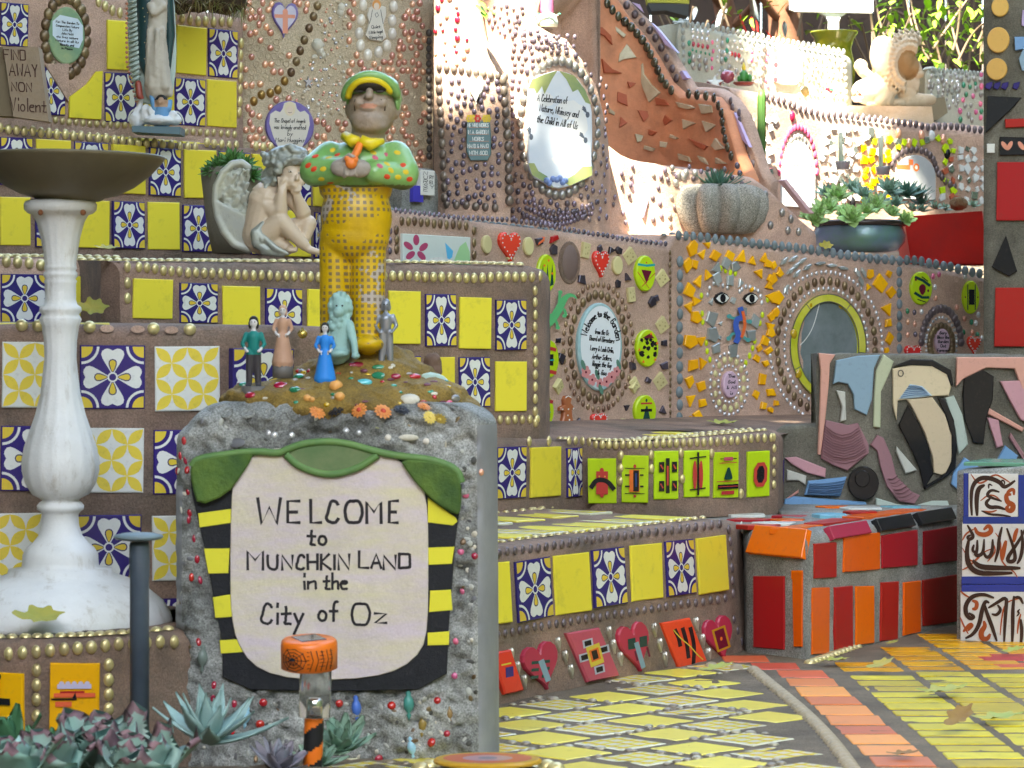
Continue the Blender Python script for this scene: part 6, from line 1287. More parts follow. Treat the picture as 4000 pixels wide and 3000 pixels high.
# small resin figures
def figure(label, x, yb, h, d, dress=None, coat=None, legs=None, hair=None, seated=False, all_=None, cat='figurine'):
    """a plain little standing person, feet at (x, yb), h photo pixels tall"""
    r = thing('figurine', label, cat, Q(x, yb, d)); u = h/7.6
    skin = all_ or paint('figure_skin', (.62, .60, .60)); cloth = all_ or coat or dress; hr = all_ or hair
    X = lambda dx, dy, dd=0: Q(x+dx*u, yb-dy*u, d+dd*u)
    c = lambda a, b, ra, rb: ('c', a, b, ra*u*sm_, rb*u*sm_); e = lambda a, rx, rz, ry=None: ('e', a, (rx*u*sm_, (ry or rx)*u*sm_, rz*u*sm_))
    bp = [e(X(0, 6.95), .46, .6), c(X(0, 6.4), X(0, 6.0), .22, .25), c(X(0, 5.4), X(0, 4.3), .72, .6)]
    for s_ in (-1, 1): bp += [c(X(s_*.8, 5.7), X(s_*1.2, 4.6, .1), .28, .24), c(X(s_*1.2, 4.6, .1), X(s_*.72, 3.9, .75), .23, .17), e(X(s_*.64, 3.85, .8), .22, .2)]
    if dress: bp += [c(X(0, 4.2), X(0, .3), .62, 1.45)]
    else:
        for s_ in (-1, 1): bp += [c(X(s_*.38, 3.9), X(s_*.5, .3), .46, .34), e(X(s_*.55, .15, .25), .36, .2, .55)]
    def mf(cn):
        z = (cn.z-Q(x, yb, d).z)/(u*sm_); ax = abs(cn.x-Q(x, yb, d).x)/(u*sm_)
        if z > 6.05: return 1
        if z < 4.3 and (cn.y < Q(x, yb, d).y-.55*u*sm_) and z > 3.5 and .35 < ax < 1: return 1
        if not dress and z < 3.5: return 2
        return 0
    me = sculpt(bp, u*sm_*.11, [cloth, skin, legs or cloth], mf, 3, 0, name='body'); link('body', me, r)
    link('hair', sculpt([e(X(0, 7.12, -.12), .52, .58), e(X(-.4, 6.7, -.1), .2, .5), e(X(.4, 6.7, -.1), .2, .5)], u*sm_*.11, [hr], None, 3, name='hair'), r)
    for s_ in (-.17, .17): link('eye', bead_mesh(ink), r, nframe(X(s_, 7.0, .44), Vector((0, -1, 0))) @ Matrix.Scale(.07*u*sm_, 4))
    link('base', lathe([(1.3*u*sm_, -.02), (1.3*u*sm_, .15*u*sm_), (.9*u*sm_, .16*u*sm_)], paint('figure_base', (.14, .13, .12)), 16), r, Matrix.Translation(X(0, -.1)))
    return r
figure('little painted man in a teal coat and dark trousers standing at the mound left edge', 1008, 1508, 270, 190, coat=paint('teal_coat', (.012, .20, .18)), legs=paint('dark_cloth', (.05, .045, .05)), hair=paint('dark_hair', (.02, .018, .018)))
figure('faded peach resin lady in a wide gown behind the teal coated man', 1112, 1424, 230, 90, dress=paint('peach_gown', (.55, .33, .22), col2=(.45, .26, .17), dscale=60), hair=paint('peach_hair', (.50, .32, .22)), all_=None)
figure('little dark haired woman in a bright blue dress at the centre of the mound', 1282, 1488, 226, 190, dress=paint('blue_gown', (.02, .22, .66)), hair=paint('dark_hair', (.02, .018, .018)))
figure('small plain pewter grey standing figure at the right of the mound', 1510, 1432, 262, 60, coat=paint('pewter', (.26, .28, .32), metal=.5, rough=.35), legs=paint('pewter', (.26, .28, .32)), hair=paint('pewter', (.26, .28, .32)), all_=paint('pewter', (.26, .28, .32)))
mint = M('mint_resin', (.28, .46, .43), .6, dirt=.35, dscale=90, bump=.4, dcol=(.12, .22, .2))
lr = thing('lion_figurine', 'small mint green seated lion figure between the statue legs', 'figurine', Q(1330, 1390, 90))
e_ = lambda x, y, d, rx, rz, ry=None: ('e', Q(x, y, d), (rx*sm_, (ry or rx)*sm_, rz*sm_)); c_ = lambda x0, y0, d0, x1, y1, d1, r0, r1: ('c', Q(x0, y0, d0), Q(x1, y1, d1), r0*sm_, r1*sm_)
lp = [e_(1335, 1200, 100, 34, 46), e_(1330, 1222, 140, 20, 20), c_(1330, 1270, 90, 1320, 1370, 80, 46, 58), c_(1370, 1270, 110, 1392, 1345, 140, 20, 14), c_(1392, 1345, 140, 1396, 1385, 150, 14, 13), c_(1300, 1270, 110, 1280, 1340, 120, 20, 15), e_(1398, 1390, 158, 17, 12), e_(1315, 1380, 110, 60, 24)]
for k in range(16): a = k*.42; lp.append(e_(1335+36*math.cos(a), 1205-50*math.sin(a), 90+12*(k % 2), 15, 18))
for k in range(8): lp.append(e_(1316+uni(-14, 26), 1240+k*8, 128+uni(-6, 6), 13, 13))
link('body', sculpt(lp, .0016, [mint], None, 2, name='body'), lr)
for s_ in (-10, 12): link('eye', bead_mesh(ink), lr, nframe(Q(1333+s_, 1196, 132), Vector((0, -1, 0))) @ Matrix.Scale(4*sm_, 4))
lant = thing('gold_bauble', 'small gold bauble on the mound beside the statue leg', 'bauble', Q(1186, 1330, 60)); link('globe', lathe([(1, -18), (12, -14), (19, -4), (20, 4), (14, 15), (5, 19), (5, 26)], M('gold_bauble', (.6, .45, .12), .2, metal=.8, dirt=.1), 18), lant, Matrix.Translation(Q(1186, 1306, 60)) @ Matrix.Scale(sm_, 4))

# ------------------------------------------------------------------ statue with cap
grn = M('statue_green', (.15, .36, .085), .35, dirt=.6, dscale=32, dcol=(.08, .10, .04), coat=.3, col2=(.24, .43, .16), stain=.2); yel_s = M('statue_yellow', (.72, .56, .02), .4, dirt=.3, dscale=60)
face = M('statue_face', (.40, .29, .195), .5, dirt=.7, dscale=26, dcol=(.12, .10, .09), col2=(.27, .23, .205), bump=.4, stain=.3); hand_m = M('statue_hand', (.32, .28, .24), .6, dirt=.5, dscale=40, bump=.3); dark_s = paint('statue_dark', (.03, .025, .02)); tie_m = M('statue_orange', (.80, .20, .03), .45, dirt=.25, dscale=60)
kn = bpy.data.materials.new('knit_trousers'); kn.use_nodes = True; MATS['knit_trousers'] = kn; N_ = kn.node_tree.nodes; Lk = kn.node_tree.links; bs = N_['Principled BSDF']; bs.inputs['Roughness'].default_value = .4
g_ = N_.new('ShaderNodeNewGeometry'); sx_ = N_.new('ShaderNodeSeparateXYZ'); Lk.new(g_.outputs['Position'], sx_.inputs[0])
def mth(op, a, b=None, c=None):
    n = N_.new('ShaderNodeMath'); n.operation = op
    for i, v in enumerate((a, b, c)):
        if v is None: continue
        if isinstance(v, (int, float)): n.inputs[i].default_value = v
        else: Lk.new(v, n.inputs[i])
    return n.outputs[0]
cx0 = Q(1385, 1000).x; cy0 = YM+.01
ang_ = mth('ARCTAN2', mth('SUBTRACT', sx_.outputs[0], cx0), mth('SUBTRACT', cy0, sx_.outputs[1])); 
u_ = mth('FRACT', mth('MULTIPLY', ang_, 5.2)); v_ = mth('FRACT', mth('MULTIPLY', sx_.outputs[2], 1/(25*sm_)))
hole = mth('MULTIPLY', mth('GREATER_THAN', u_, .48), mth('GREATER_THAN', v_, .46))
nz_ = N_.new('ShaderNodeTexNoise'); nz_.inputs['Scale'].default_value = 16; nz_.inputs['Detail'].default_value = 5; Lk.new(g_.outputs['Position'], nz_.inputs['Vector'])
nz2 = N_.new('ShaderNodeTexNoise'); nz2.inputs['Scale'].default_value = 60; nz2.inputs['Detail'].default_value = 4; Lk.new(g_.outputs['Position'], nz2.inputs['Vector'])
dk_ = mth('MULTIPLY', hole, mth('GREATER_THAN', nz_.outputs[0], .47)); worn = mth('GREATER_THAN', mth('ADD', mth('MULTIPLY', nz_.outputs[0], .75), mth('MULTIPLY', nz2.outputs[0], .3)), .625)
m1 = N_.new('ShaderNodeMix'); m1.data_type = 'RGBA'; Lk.new(mth('MULTIPLY', nz2.outputs[0], 1.0), m1.inputs['Factor']); m1.inputs['A'].default_value = (.72, .45, .005, 1); m1.inputs['B'].default_value = (.42, .26, .004, 1)
m2 = N_.new('ShaderNodeMix'); m2.data_type = 'RGBA'; Lk.new(worn, m2.inputs['Factor']); Lk.new(m1.outputs['Result'], m2.inputs['A']); m2.inputs['B'].default_value = (.42, .36, .31, 1)
m3 = N_.new('ShaderNodeMix'); m3.data_type = 'RGBA'; Lk.new(mth('MULTIPLY', dk_, .85), m3.inputs['Factor']); Lk.new(m2.outputs['Result'], m3.inputs['A']); m3.inputs['B'].default_value = (.15, .11, .07, 1); Lk.new(m3.outputs['Result'], bs.inputs['Base Color'])
bp_ = N_.new('ShaderNodeBump'); bp_.inputs['Strength'].default_value = .9; bp_.inputs['Distance'].default_value = .003; Lk.new(mth('SUBTRACT', 1, hole), bp_.inputs['Height']); Lk.new(bp_.outputs[0], bs.inputs['Normal'])

st = thing('statue', 'weathered statue of a stout man in green cap, spotted green shirt and yellow knit trousers', 'statue', Q(1375, 1350))
tr = [e_(1392, 850, 0, 141, 170, 118), e_(1386, 920, 0, 138, 110, 112), c_(1330, 720, -5, 1450, 720, -5, 90, 90), c_(1312, 950, 0, 1300, 1310, 10, 66, 50), c_(1438, 950, 0, 1438, 1330, 20, 72, 64), e_(1440, 1345, 70, 64, 34, 90), e_(1295, 1325, 60, 52, 32, 84)]
bt = sculpt(tr, .0026, [kn], None, 5, name='trousers')
sh_ = [e_(1400, 690, 0, 150, 70, 105), e_(1400, 640, 0, 150, 80, 100), e_(1420, 590, 0, 110, 50, 80), c_(1290, 610, 0, 1236, 670, 50, 62, 66), c_(1236, 672, 50, 1345, 668, 110, 62, 46), c_(1545, 610, 0, 1580, 680, 40, 64, 62), c_(1580, 690, 40, 1470, 680, 115, 58, 46), e_(1400, 725, 0, 140, 26, 100)]
bs_ = sculpt(sh_, .0035, [grn, M('statue_hem', (.10, .12, .035), .5, dirt=.5)], lambda c: 1 if c.z < Q(1400, 728).z else 0, 4, name='shirt')
hd = [e_(1452, 430, 0, 96, 104, 100), e_(1448, 470, 28, 80, 62, 78), e_(1446, 500, 20, 60, 40, 60), c_(1440, 500, -10, 1430, 575, -10, 66, 70), e_(1448, 372, 98, 15, 24, 20), e_(1446, 386, 106, 19, 13, 18), e_(1408, 408, 78, 27, 24, 24), e_(1490, 410, 78, 27, 24, 24), e_(1444, 415, 98, 38, 7, 14), e_(1444, 431, 96, 30, 9, 14), e_(1444, 466, 84, 32, 22, 24), e_(1450, 490, 50, 70, 38, 50), e_(1414, 352, 86, 30, 8, 12), e_(1486, 354, 84, 30, 8, 12), e_(1546, 430, -5, 16, 34, 22), e_(1360, 425, -5, 14, 32, 22)]
bh = sculpt(hd, .0022, [face, M('statue_lip', (.52, .25, .17), .5, dirt=.3)], lambda c: 1 if ((c.x-Q(1446, 0).x)/(33*sm_))**2+((c.z-Q(0, 423).z)/(10*sm_))**2 < 1 and c.y < Q(0, 0, 92).y else 0, 2, name='head')
# one continuous body under the clothes: neck, chest, hips and legs
link('body', bt, st); link('shirt', bs_, st); link('head', bh, st); stree = bvh(bs_)
for dx in (-38, 42): 
    pb = PB(); pb.dome(0, 0, 17, 6, 4, dark_s, 12, 3); link('eye', pb.build('eye'), st, nframe(Q(1446+dx, 366, 92), Vector((0, -1, -.1))) @ Matrix.Scale(sm_, 4))
    link('smile_line', tube([Q(1446+dx*1.25-6, 396, 98), Q(1446+dx*1.5, 416, 88), Q(1446+dx*1.45, 440, 84)], 2.6*sm_, paint('crease_brown', (.10, .07, .05)), 6), st)
cp = sculpt([e_(1458, 342, -6, 104, 58, 104), e_(1470, 380, -60, 100, 66, 64), e_(1552, 395, -6, 14, 46, 40), e_(1362, 385, -6, 12, 36, 40)], .0028, [grn], None, 3, name='cap'); cpo = link('cap', cp, st)
def arc_pts(cx, cy, rx, ry, a0, a1, d0, d1, n=18): return [Q(cx+rx*math.cos(a0+(a1-a0)*i/n), cy-ry*math.sin(a0+(a1-a0)*i/n), d0+(d1-d0)*math.sin(PI*i/n)) for i in range(n+1)]
link('cap_band', tube(arc_pts(1448, 388, 84, 66, .25, PI-.05, 60, 116), [7*sm_]+[13*sm_]*17+[15*sm_], yel_s, 8), cpo); link('cap_visor', tube(arc_pts(1452, 394, 104, 92, .1, PI+.0, 30, 106), [10*sm_]+[17*sm_]*17+[10*sm_], grn, 10), cpo); link('brim_shade', sculpt([e_(1447, 338, 84, 72, 24, 34), e_(1447, 350, 76, 82, 17, 30), e_(1398, 352, 76, 26, 14, 24), e_(1498, 352, 76, 26, 14, 24)], .002, [dark_s], None, 2, name='brim_shade'), cpo); link('cap_button', bead_mesh(yel_s), cpo, nframe(Q(1450, 294, 30), Vector((0, -.5, 1))) @ Matrix.Scale(16*sm_, 4))  # dark blobs under the visor stand in for its shaded underside
def mitten(cx, cy, s_):
    pr = [e_(cx, cy, 150, 46, 36, 26)]
    for k in range(4): pr.append(c_(cx+s_*20, cy-20+k*14, 166, cx+s_*(58-k*3), cy-14+k*13, 172-k*3, 11, 8)); pr.append(c_(cx+s_*(58-k*3), cy-14+k*13, 172, cx+s_*(70-k*4), cy-6+k*13, 160, 8, 7))
    pr.append(c_(cx, cy-22, 160, cx+s_*30, cy-46, 176, 13, 10)); return sculpt(pr, .0018, [hand_m], None, 2, name='hand')
link('hand', mitten(1345, 664, 1), st); link('hand', mitten(1412, 668, -1), st)
link('tie', sculpt([c_(1416, 555, 92, 1402, 600, 126, 13, 17), c_(1402, 600, 126, 1382, 640, 172, 15, 15), e_(1382, 650, 180, 24, 22, 18), e_(1366, 632, 186, 12, 12), e_(1400, 634, 186, 12, 12)], .0022, [tie_m], None, 2, name='tie'), st)
for pts in ([Q(1350, 536, 60), Q(1385, 560, 98), Q(1412, 552, 100)], [Q(1412, 552, 100), Q(1450, 572, 98), Q(1500, 556, 70)]): link('collar', tube(pts, [20*sm_, 26*sm_, 12*sm_], yel_s, 10), st)
dotm = {'r': paint('dot_red', (.62, .06, .02)), 'y': paint('dot_yellow', (.62, .45, .03)), 'm': paint('dot_magenta', (.50, .10, .16))}
for x, y, k, a in ((1232, 610, 'r', .6), (1316, 605, 'r', .6), (1300, 586, 'y', .6), (1204, 646, 'r', .6), (1226, 660, 'r', .5), (1262, 660, 'y', .2), (1326, 626, 'y', .3), (1284, 615, 'y', .5), (1466, 616, 'm', -.6), (1458, 596, 'y', -.4), (1484, 648, 'm', -.5), (1512, 640, 'y', -.9), (1527, 665, 'y', -.7), (1573, 645, 'r', .4), (1585, 672, 'y', 0), (1512, 690, 'r', -.3), (1555, 692, 'y', -.1), (1552, 596, 'y', -.4), (1510, 606, 'm', -.4), (1600, 700, 'r', 0), (1255, 700, 'y', .2), (1290, 715, 'r', .2)):
    p, n = cast(stree, x, y)
    if p is not None:
        pb = PB(); pb.dome(0, 0, 14, 10, 2.2, dotm[k], 12, 2, -.4); link('spot', pb.build('spot'), st, nframe(p, n, .0002) @ Matrix.Rotation(a, 4, 'Z') @ Matrix.Scale(sm_, 4))

# ------------------------------------------------------------------ seated cherub
YC = 5.82; sc_ = YC/F
def K(cx, cy, d=0): p = P(780+cx/3.318, 520+cy/3.318, YC); p.y -= d/3.318*sc_; return p
ke = lambda x, y, d, rx, rz, ry=None, a=0: ('e', K(x, y, d), (rx/3.318*sc_, (ry or rx)/3.318*sc_, rz/3.318*sc_), a); kc = lambda x0, y0, d0, x1, y1, d1, r0, r1: ('c', K(x0, y0, d0), K(x1, y1, d1), r0/3.318*sc_, r1/3.318*sc_)
skin = M('cherub_skin', (.60, .46, .33), .4, dirt=.3, dscale=30, dcol=(.22, .15, .08), coat=.2); silv = M('cherub_silver', (.28, .30, .28), .4, metal=.25, dirt=.55, dscale=70, dcol=(.09, .09, .06), col2=(.36, .36, .29)); silv2 = M('cherub_wing', (.40, .41, .37), .45, metal=.15, dirt=.45, dscale=60, dcol=(.13, .13, .09), col2=(.46, .45, .35))
chb = thing('cherub_statue', 'seated winged cherub statue with chin in hands and silver grey curls on the terrace', 'statue', K(1050, 1590))
bod = [ke(1200, 560, 60, 165, 190, 160), ke(1215, 640, 110, 130, 120, 120), ke(1240, 730, 150, 60, 45, 50), ke(1285, 590, 215, 26, 44, 40), ke(1278, 612, 232, 30, 20, 26), ke(1110, 620, 170, 70, 66, 60), ke(1330, 640, 150, 40, 60, 50), ke(1235, 688, 212, 40, 12, 24), ke(1245, 712, 206, 34, 12, 22), ke(1190, 465, 190, 60, 14, 24), ke(1310, 470, 180, 40, 14, 24),
    kc(950, 720, 0, 880, 800, 0, 110, 140), kc(860, 830, 0, 740, 1330, 0, 170, 170), kc(1000, 830, -40, 880, 1300, -20, 120, 130), kc(770, 860, 60, 960, 1010, 130, 112, 92), kc(960, 1010, 130, 1060, 1010, 160, 92, 84), kc(1050, 1000, 160, 1080, 800, 190, 84, 58), ke(1080, 760, 195, 72, 60, 50),
    kc(1160, 820, -40, 1330, 1010, 40, 80, 84), kc(1340, 1030, 40, 1270, 820, 130, 86, 50), ke(1250, 770, 150, 64, 50, 44),
    kc(790, 1380, 60, 1060, 1150, 160, 158, 108), kc(1060, 1150, 160, 1380, 1470, 170, 104, 58), ke(1430, 1510, 170, 70, 44, 56), kc(1430, 1515, 175, 1540, 1545, 180, 42, 34), kc(980, 1420, 60, 1150, 1500, 80, 110, 70), kc(1000, 1280, -60, 1410, 1170, 0, 110, 92), kc(1410, 1170, 10, 1350, 1400, 60, 88, 62), ke(1200, 1520, 150, 90, 44, 60), ke(760, 1440, 0, 180, 110, 150)]
for k in range(4): bod += [kc(1052+k*26, 740, 225, 1030+k*30, 580+k*6, 205, 17, 13)]
bod += [kc(1040, 720, 220, 1100, 620, 235, 18, 14)]
for k in range(4): bod += [kc(1240+k*22, 770, 200, 1290+k*16, 680+k*12, 190, 15, 12)]
for k in range(5): bod += [ke(1545+k*6, 1520+k*12, 185-k*6, 20, 12)]
bod = [(q[0], q[1], q[2], q[3]*1.26, q[4]*1.2) if q[0] == 'c' and q[3]/sc_*3.318 > 40 else q for q in bod]
link('body', sculpt(bod, .0022, [skin], None, 3, name='body'), chb)
hr = [ke(1120, 330, 20, 260, 170, 210), ke(980, 480, -20, 130, 150, 140), ke(1290, 270, 90, 120, 90, 120), ke(900, 560, -40, 110, 120, 90)]
random.seed(5)
for k in range(70):
    a = uni(0, 1); t = uni(.0, 1)
    x = 860+t*520; yt = 150+((t-.55)**2)*520; x2, y2 = x+uni(-20, 20), yt+uni(0, 250 if t > .35 else 470)
    if y2 > 420 and x2 > 1080: continue
    hr.append(ke(x2, y2, 120+uni(-20, 110)*(1-abs(t-.6)), uni(28, 48), uni(26, 44)))
for x, y in ((1060, 470), (1030, 420), (1120, 400), (1170, 360), (1230, 340), (1290, 350), (1340, 360), (1040, 520), (1000, 560), (960, 610), (900, 640), (840, 620), (1380, 330), (1010, 500), (830, 280), (850, 360)): hr.append(ke(x, y, 205 if x > 1000 else 70, 46, 42))
link('hair', sculpt(hr, .0026, [silv], None, 1, .0012, 160, name='hair'), chb)
for x, y, d in ((1192, 512, 236), (1312, 528, 216)):
    pb = PB(); pb.dome(0, 0, 26, 15, 6, paint('eye_white', (.45, .40, .34)), 12, 3); pb.dome(4, 0, 12, 13, 8, paint('eye_brown', (.05, .03, .02), dirt=0), 10, 3); link('eye', pb.build('eye'), chb, nframe(K(x, y, d-8), Vector((.25, -1, 0))) @ Matrix.Scale(sc_/3.318, 4))
wg = [kc(*a, *b, 50, 50) for a, b in zip([(620, 440, -60), (540, 380, -40), (420, 400, -10), (300, 520, 20), (220, 700, 40), (210, 880, 50), (240, 1080, 50), (320, 1280, 50), (450, 1440, 40)], [(540, 380, -40), (420, 400, -10), (300, 520, 20), (220, 700, 40), (210, 880, 50), (240, 1080, 50), (320, 1280, 50), (450, 1440, 40), (640, 1510, 30)])]
wg += [ke(430, 800, -30, 190, 330, 40), ke(400, 1100, -30, 150, 300, 40), ke(540, 560, -60, 110, 120, 40)]
for k in range(80):
    t = k/79; x = uni(280, 640); y = uni(480, 1400)
    if x < 300+max(0, y-1000)*.45 or (y > 1250 and x < 430): continue; 
    wg.append(('c', K(x, y, 20+uni(0, 24)), K(x-20+uni(-16, 10), y+uni(60, 110), 14), 26/3.318*sc_, 17/3.318*sc_))
for k in range(9): x = 250+k*40; wg.append(kc(x, 900+k*20, 78, x+110, 1370+k*14, 56, 24, 16))
link('wing', sculpt(wg, .0024, [silv2], None, 1, name='wing'), chb)
dr = [kc(840, 1180, 185, 740, 1300, 225, 40, 60), kc(740, 1300, 225, 760, 1440, 225, 66, 70), kc(760, 1440, 225, 900, 1530, 225, 62, 60), kc(830, 1340, 245, 1000, 1500, 255, 40, 44), kc(1000, 1500, 255, 1160, 1575, 255, 44, 26), kc(850, 1540, 215, 1100, 1590, 235, 56, 30), kc(790, 1260, 235, 830, 1400, 255, 34, 40)]
link('drape', sculpt(dr, .0024, [silv], None, 2, name='drape'), chb)
pl_m = M('planter_grey', (.20, .185, .14), .85, dirt=.4, dscale=30, bump=.6)
hp = thing('hanging_planter', 'grey tapered stone pot with a succulent behind the cherub wing', 'planter', P(905, 990, 6.05)); kk = 6.1/F
link('pot', lathe([(75*kk, 0), (95*kk, 90*kk), (120*kk, 300*kk), (122*kk, 330*kk), (110*kk, 335*kk), (104*kk, 300*kk)], pl_m, 28), hp, Matrix.Translation(P(905, 990, 6.1)))

# ------------------------------------------------------------------ plants
def leaf_mesh(L, W, T, curl, m, tip=.0, nseg=7, name='leaf', ruffle=0.0, edge=None):
    """a fleshy leaf along +X from the origin, curving up"""
    bm = bmesh.new(); rows = []
    for i in range(nseg+1):
        t = i/nseg; w_ = W*(math.sin(PI*min(1, t**.8*.86+.09)))**.8*(1-tip*t**3) if i < nseg else W*(.04 if tip > .3 else .22)
        th = T*(1-t*.75); x = L*t; z = curl*L*t*t; row = []
        for s_, zz in ((-1, .1), (-.55, .8), (0, .55), (.55, .8), (1, .1), (.5, -.8), (-.5, -.8)):
            rz = ruffle*1.3*math.sin(t*12+s_*2)*abs(s_)*t
            row.append(bm.verts.new((x, w_*s_/2*(1+ruffle*3*math.sin(t*13)*t), z+th*zz/2+abs(s_)*W*.12*t+rz)))
        rows.append(row)
    for a, b in zip(rows, rows[1:]):
        for j in range(7):
            fc = bm.faces.new((a[j], b[j], b[(j+1) % 7], a[(j+1) % 7])); fc.smooth = True
            if edge and (j in (0, 3, 4, 6) and rows.index(a) > nseg*.8 or rows.index(a) > nseg*.92): fc.material_index = 1
    bm.faces.new(rows[-1]); bm.faces.new(rows[0][::-1])
    me = bpy.data.meshes.new(name); bm.to_mesh(me); bm.free(); me.materials.append(m)
    if edge: me.materials.append(edge)
    return me
def leafmat(name, a, b, rough=.45):
    return M(name, a, rough, dirt=.15, dscale=30, col2=b, var=.2, dcol=(.10, .06, .05), spec=.22)
def rosette(root, base, R_, me, n, tiltx=0, tilty=0, s0=1.0, e0=.1, e1=1.35, name='leaf'):
    B_ = Matrix.Translation(base) @ Matrix.Rotation(tiltx, 4, 'X') @ Matrix.Rotation(tilty, 4, 'Y')
    for i in range(n):
        t = i/max(1, n-1); a = i*2.39996; el = e0+(e1-e0)*t**1.1; k = R_*(1-.55*t)*uni(.9, 1.08)
        link(name, me, root, B_ @ Matrix.Translation((0, 0, R_*.12*t)) @ Matrix.Rotation(a, 4, 'Z') @ Matrix.Rotation(-el, 4, 'Y') @ Matrix.Scale(k, 4))
gA = leafmat('leaf_green', (.07, .19, .05), (.12, .26, .07)); gB = leafmat('leaf_bluegreen', (.20, .34, .25), (.32, .45, .33)); gC = leafmat('leaf_dark', (.03, .09, .025), (.055, .14, .035)); gD = leafmat('leaf_plum', (.22, .40, .34), (.27, .34, .30)); gE = leafmat('leaf_lime', (.30, .50, .15), (.42, .58, .26)); gF = leafmat('leaf_silver', (.36, .52, .50), (.26, .40, .38))
lfA = leaf_mesh(1, .34, .10, .12, gA, .6); lfB = leaf_mesh(1, .42, .10, .14, gB, .5); lfC = leaf_mesh(1, .26, .08, .15, gC, .75); lfE = leaf_mesh(1, .62, .16, .16, gE, .25); lfF = leaf_mesh(1, .36, .09, .22, gF, .8); lfD = leaf_mesh(1, 1.05, .05, .22, gD, .0, 18, ruffle=.05, edge=leafmat('leaf_plum_edge', (.26, .15, .18), (.18, .12, .13))); lfP = leaf_mesh(1, .5, .10, .2, gB, .2); lfX = leaf_mesh(1, .62, .05, .25, leafmat('leaf_flat', (.06, .17, .08), (.10, .24, .13)), .2)
sp = thing('succulent', 'green pointed succulent growing from the grey pot behind the cherub wing', 'succulent', P(905, 690, 6.1)); 
for dx, dy, r in ((0, 640, 66), (-50, 655, 58), (50, 650, 56), (80, 690, 48), (-80, 672, 46), (10, 662, 60)): rosette(sp, P(905+dx, dy, 6.06), r*kk*1.2, lfA, 34, tiltx=.75, tilty=dx*.006)
def plant(nm, label, base, spots, me, n, tilt=.3, cat='succulent'):
    r = thing(nm, label, cat, base)
    for px, py, Y, R_ in spots: rosette(r, P(px, py, Y), R_*Y/F, me, n, tiltx=tilt+uni(-.2, .2), tilty=uni(-.3, .3))
    return r
random.seed(11)
# front bed
bed = grid_sheet('planting_bed', -1.3, .02, 2.9, 4.16, 0, .05, soil, .012)
for v in bed.vertices: v.co.z += .055*max(0, min(1, (4.16-v.co.y)/.25))*max(0, min(1, (.02-v.co.x)/.2))+.008*noise.noise(v.co*30)
link('planting_bed', bed, None, None, kind='structure')
plant('succulent', 'blue grey pointed agave like rosette in front of the post left corner', floor_pt(812, 3190), [(815, 2900, 3.95, 300)], lfF, 22, .12)
plant('succulent', 'pale blue green rosette with rounded leaves right behind the orange solar light', floor_pt(1330, 3150), [(1335, 2930, 4.1, 165), (1240, 2985, 4.0, 120)], lfP, 30, .5)
plant('succulent', 'mauve grey rosette at the bottom edge left of the solar light', floor_pt(1080, 3200), [(1085, 3010, 3.9, 175)], leaf_mesh(1, .46, .09, .15, leafmat('leaf_lilac', (.22, .24, .28), (.28, .22, .27)), .2), 22, .35)
kale = thing('succulent', 'large ruffled plum edged succulent filling the bottom left corner', 'succulent', floor_pt(390, 3300))
for px, py, Y, R_, n in ((390, 3010, 3.7, 300, 15), (560, 3080, 3.6, 290, 12), (200, 3080, 3.6, 280, 12), (60, 3060, 3.55, 260, 9)): rosette(kale, P(px, py, Y), R_*Y/F, lfD, n, .15, uni(-.2, .2), e0=.35, e1=1.2)
bl_ = thing('broad_leaf_plant', 'plain green broad leaved plant behind the ruffled succulent at the left edge', 'plant', floor_pt(100, 3200))
for px, py, Y, R_ in ((20, 2960, 3.9, 240), (170, 2990, 3.85, 170)): rosette(bl_, P(px, py, Y), R_*Y/F, lfX, 8, .2, 0, e0=.6, e1=1.3)
# terrace top pots
pump = thing('pumpkin_planter', 'speckled grey stone pumpkin planter with a dark rosette on the wall top', 'planter', P(2798, 912, 7.3)); kp = 7.3/F
stone = M('speckled_stone', (.37, .35, .30), .9, dirt=.5, dscale=60, bump=.8, bscale=260, dcol=(.07, .07, .06), speck=.8, stain=.2); 
def lobed(prof, lobes, amp, m, seg=96):
    bm = bmesh.new(); pr = None
    for r, z in prof:
        rg = []
        for j in range(seg):
            t = 2*PI*j/seg; f_ = 1-amp*(1-abs(math.sin(lobes*t/2))**.75); rg.append(bm.verts.new((r*f_*math.cos(t), r*f_*math.sin(t), z)))
        if pr:
            for j in range(seg): bm.faces.new((pr[j], pr[(j+1) % seg], rg[(j+1) % seg], rg[j])).smooth = True
        else: bm.faces.new(rg[::-1])
        pr = rg
    bm.faces.new(pr); me = bpy.data.meshes.new('pot'); bm.to_mesh(me); bm.free(); me.materials.append(m); return me
link('pot', lobed([(a*kp, b*kp) for a, b in ((110, 0), (150, 8), (188, 50), (206, 100), (204, 140), (180, 176), (140, 192), (118, 190), (100, 168))], 11, .30, stone), pump, Matrix.Translation(P(2798, 916, 7.3)) @ Matrix.Rotation(.12, 4, 'Z'))
link('soil', lathe([(112*kp, 0), (20*kp, 6*kp)], soil, 20), pump, Matrix.Translation(P(2798, 736, 7.3)))
dsu = thing('succulent', 'dark green spiky rosette growing in the pumpkin planter', 'succulent', P(2800, 735, 7.3))
rosette(dsu, P(2800, 745, 7.28), 135*kp, lfC, 46, .12)
bowl = thing('glazed_bowl_planter', 'wide iridescent blue glazed bowl with a brown rim full of succulents', 'planter', P(3355, 982, 7.62)); kb = 7.62/F
irid = M('iridescent_glaze', (.22, .26, .52), .2, metal=.2, dirt=.3, dscale=14, col2=(.16, .34, .22), dcol=(.20, .09, .17), coat=.6, bump=.25, bscale=350)
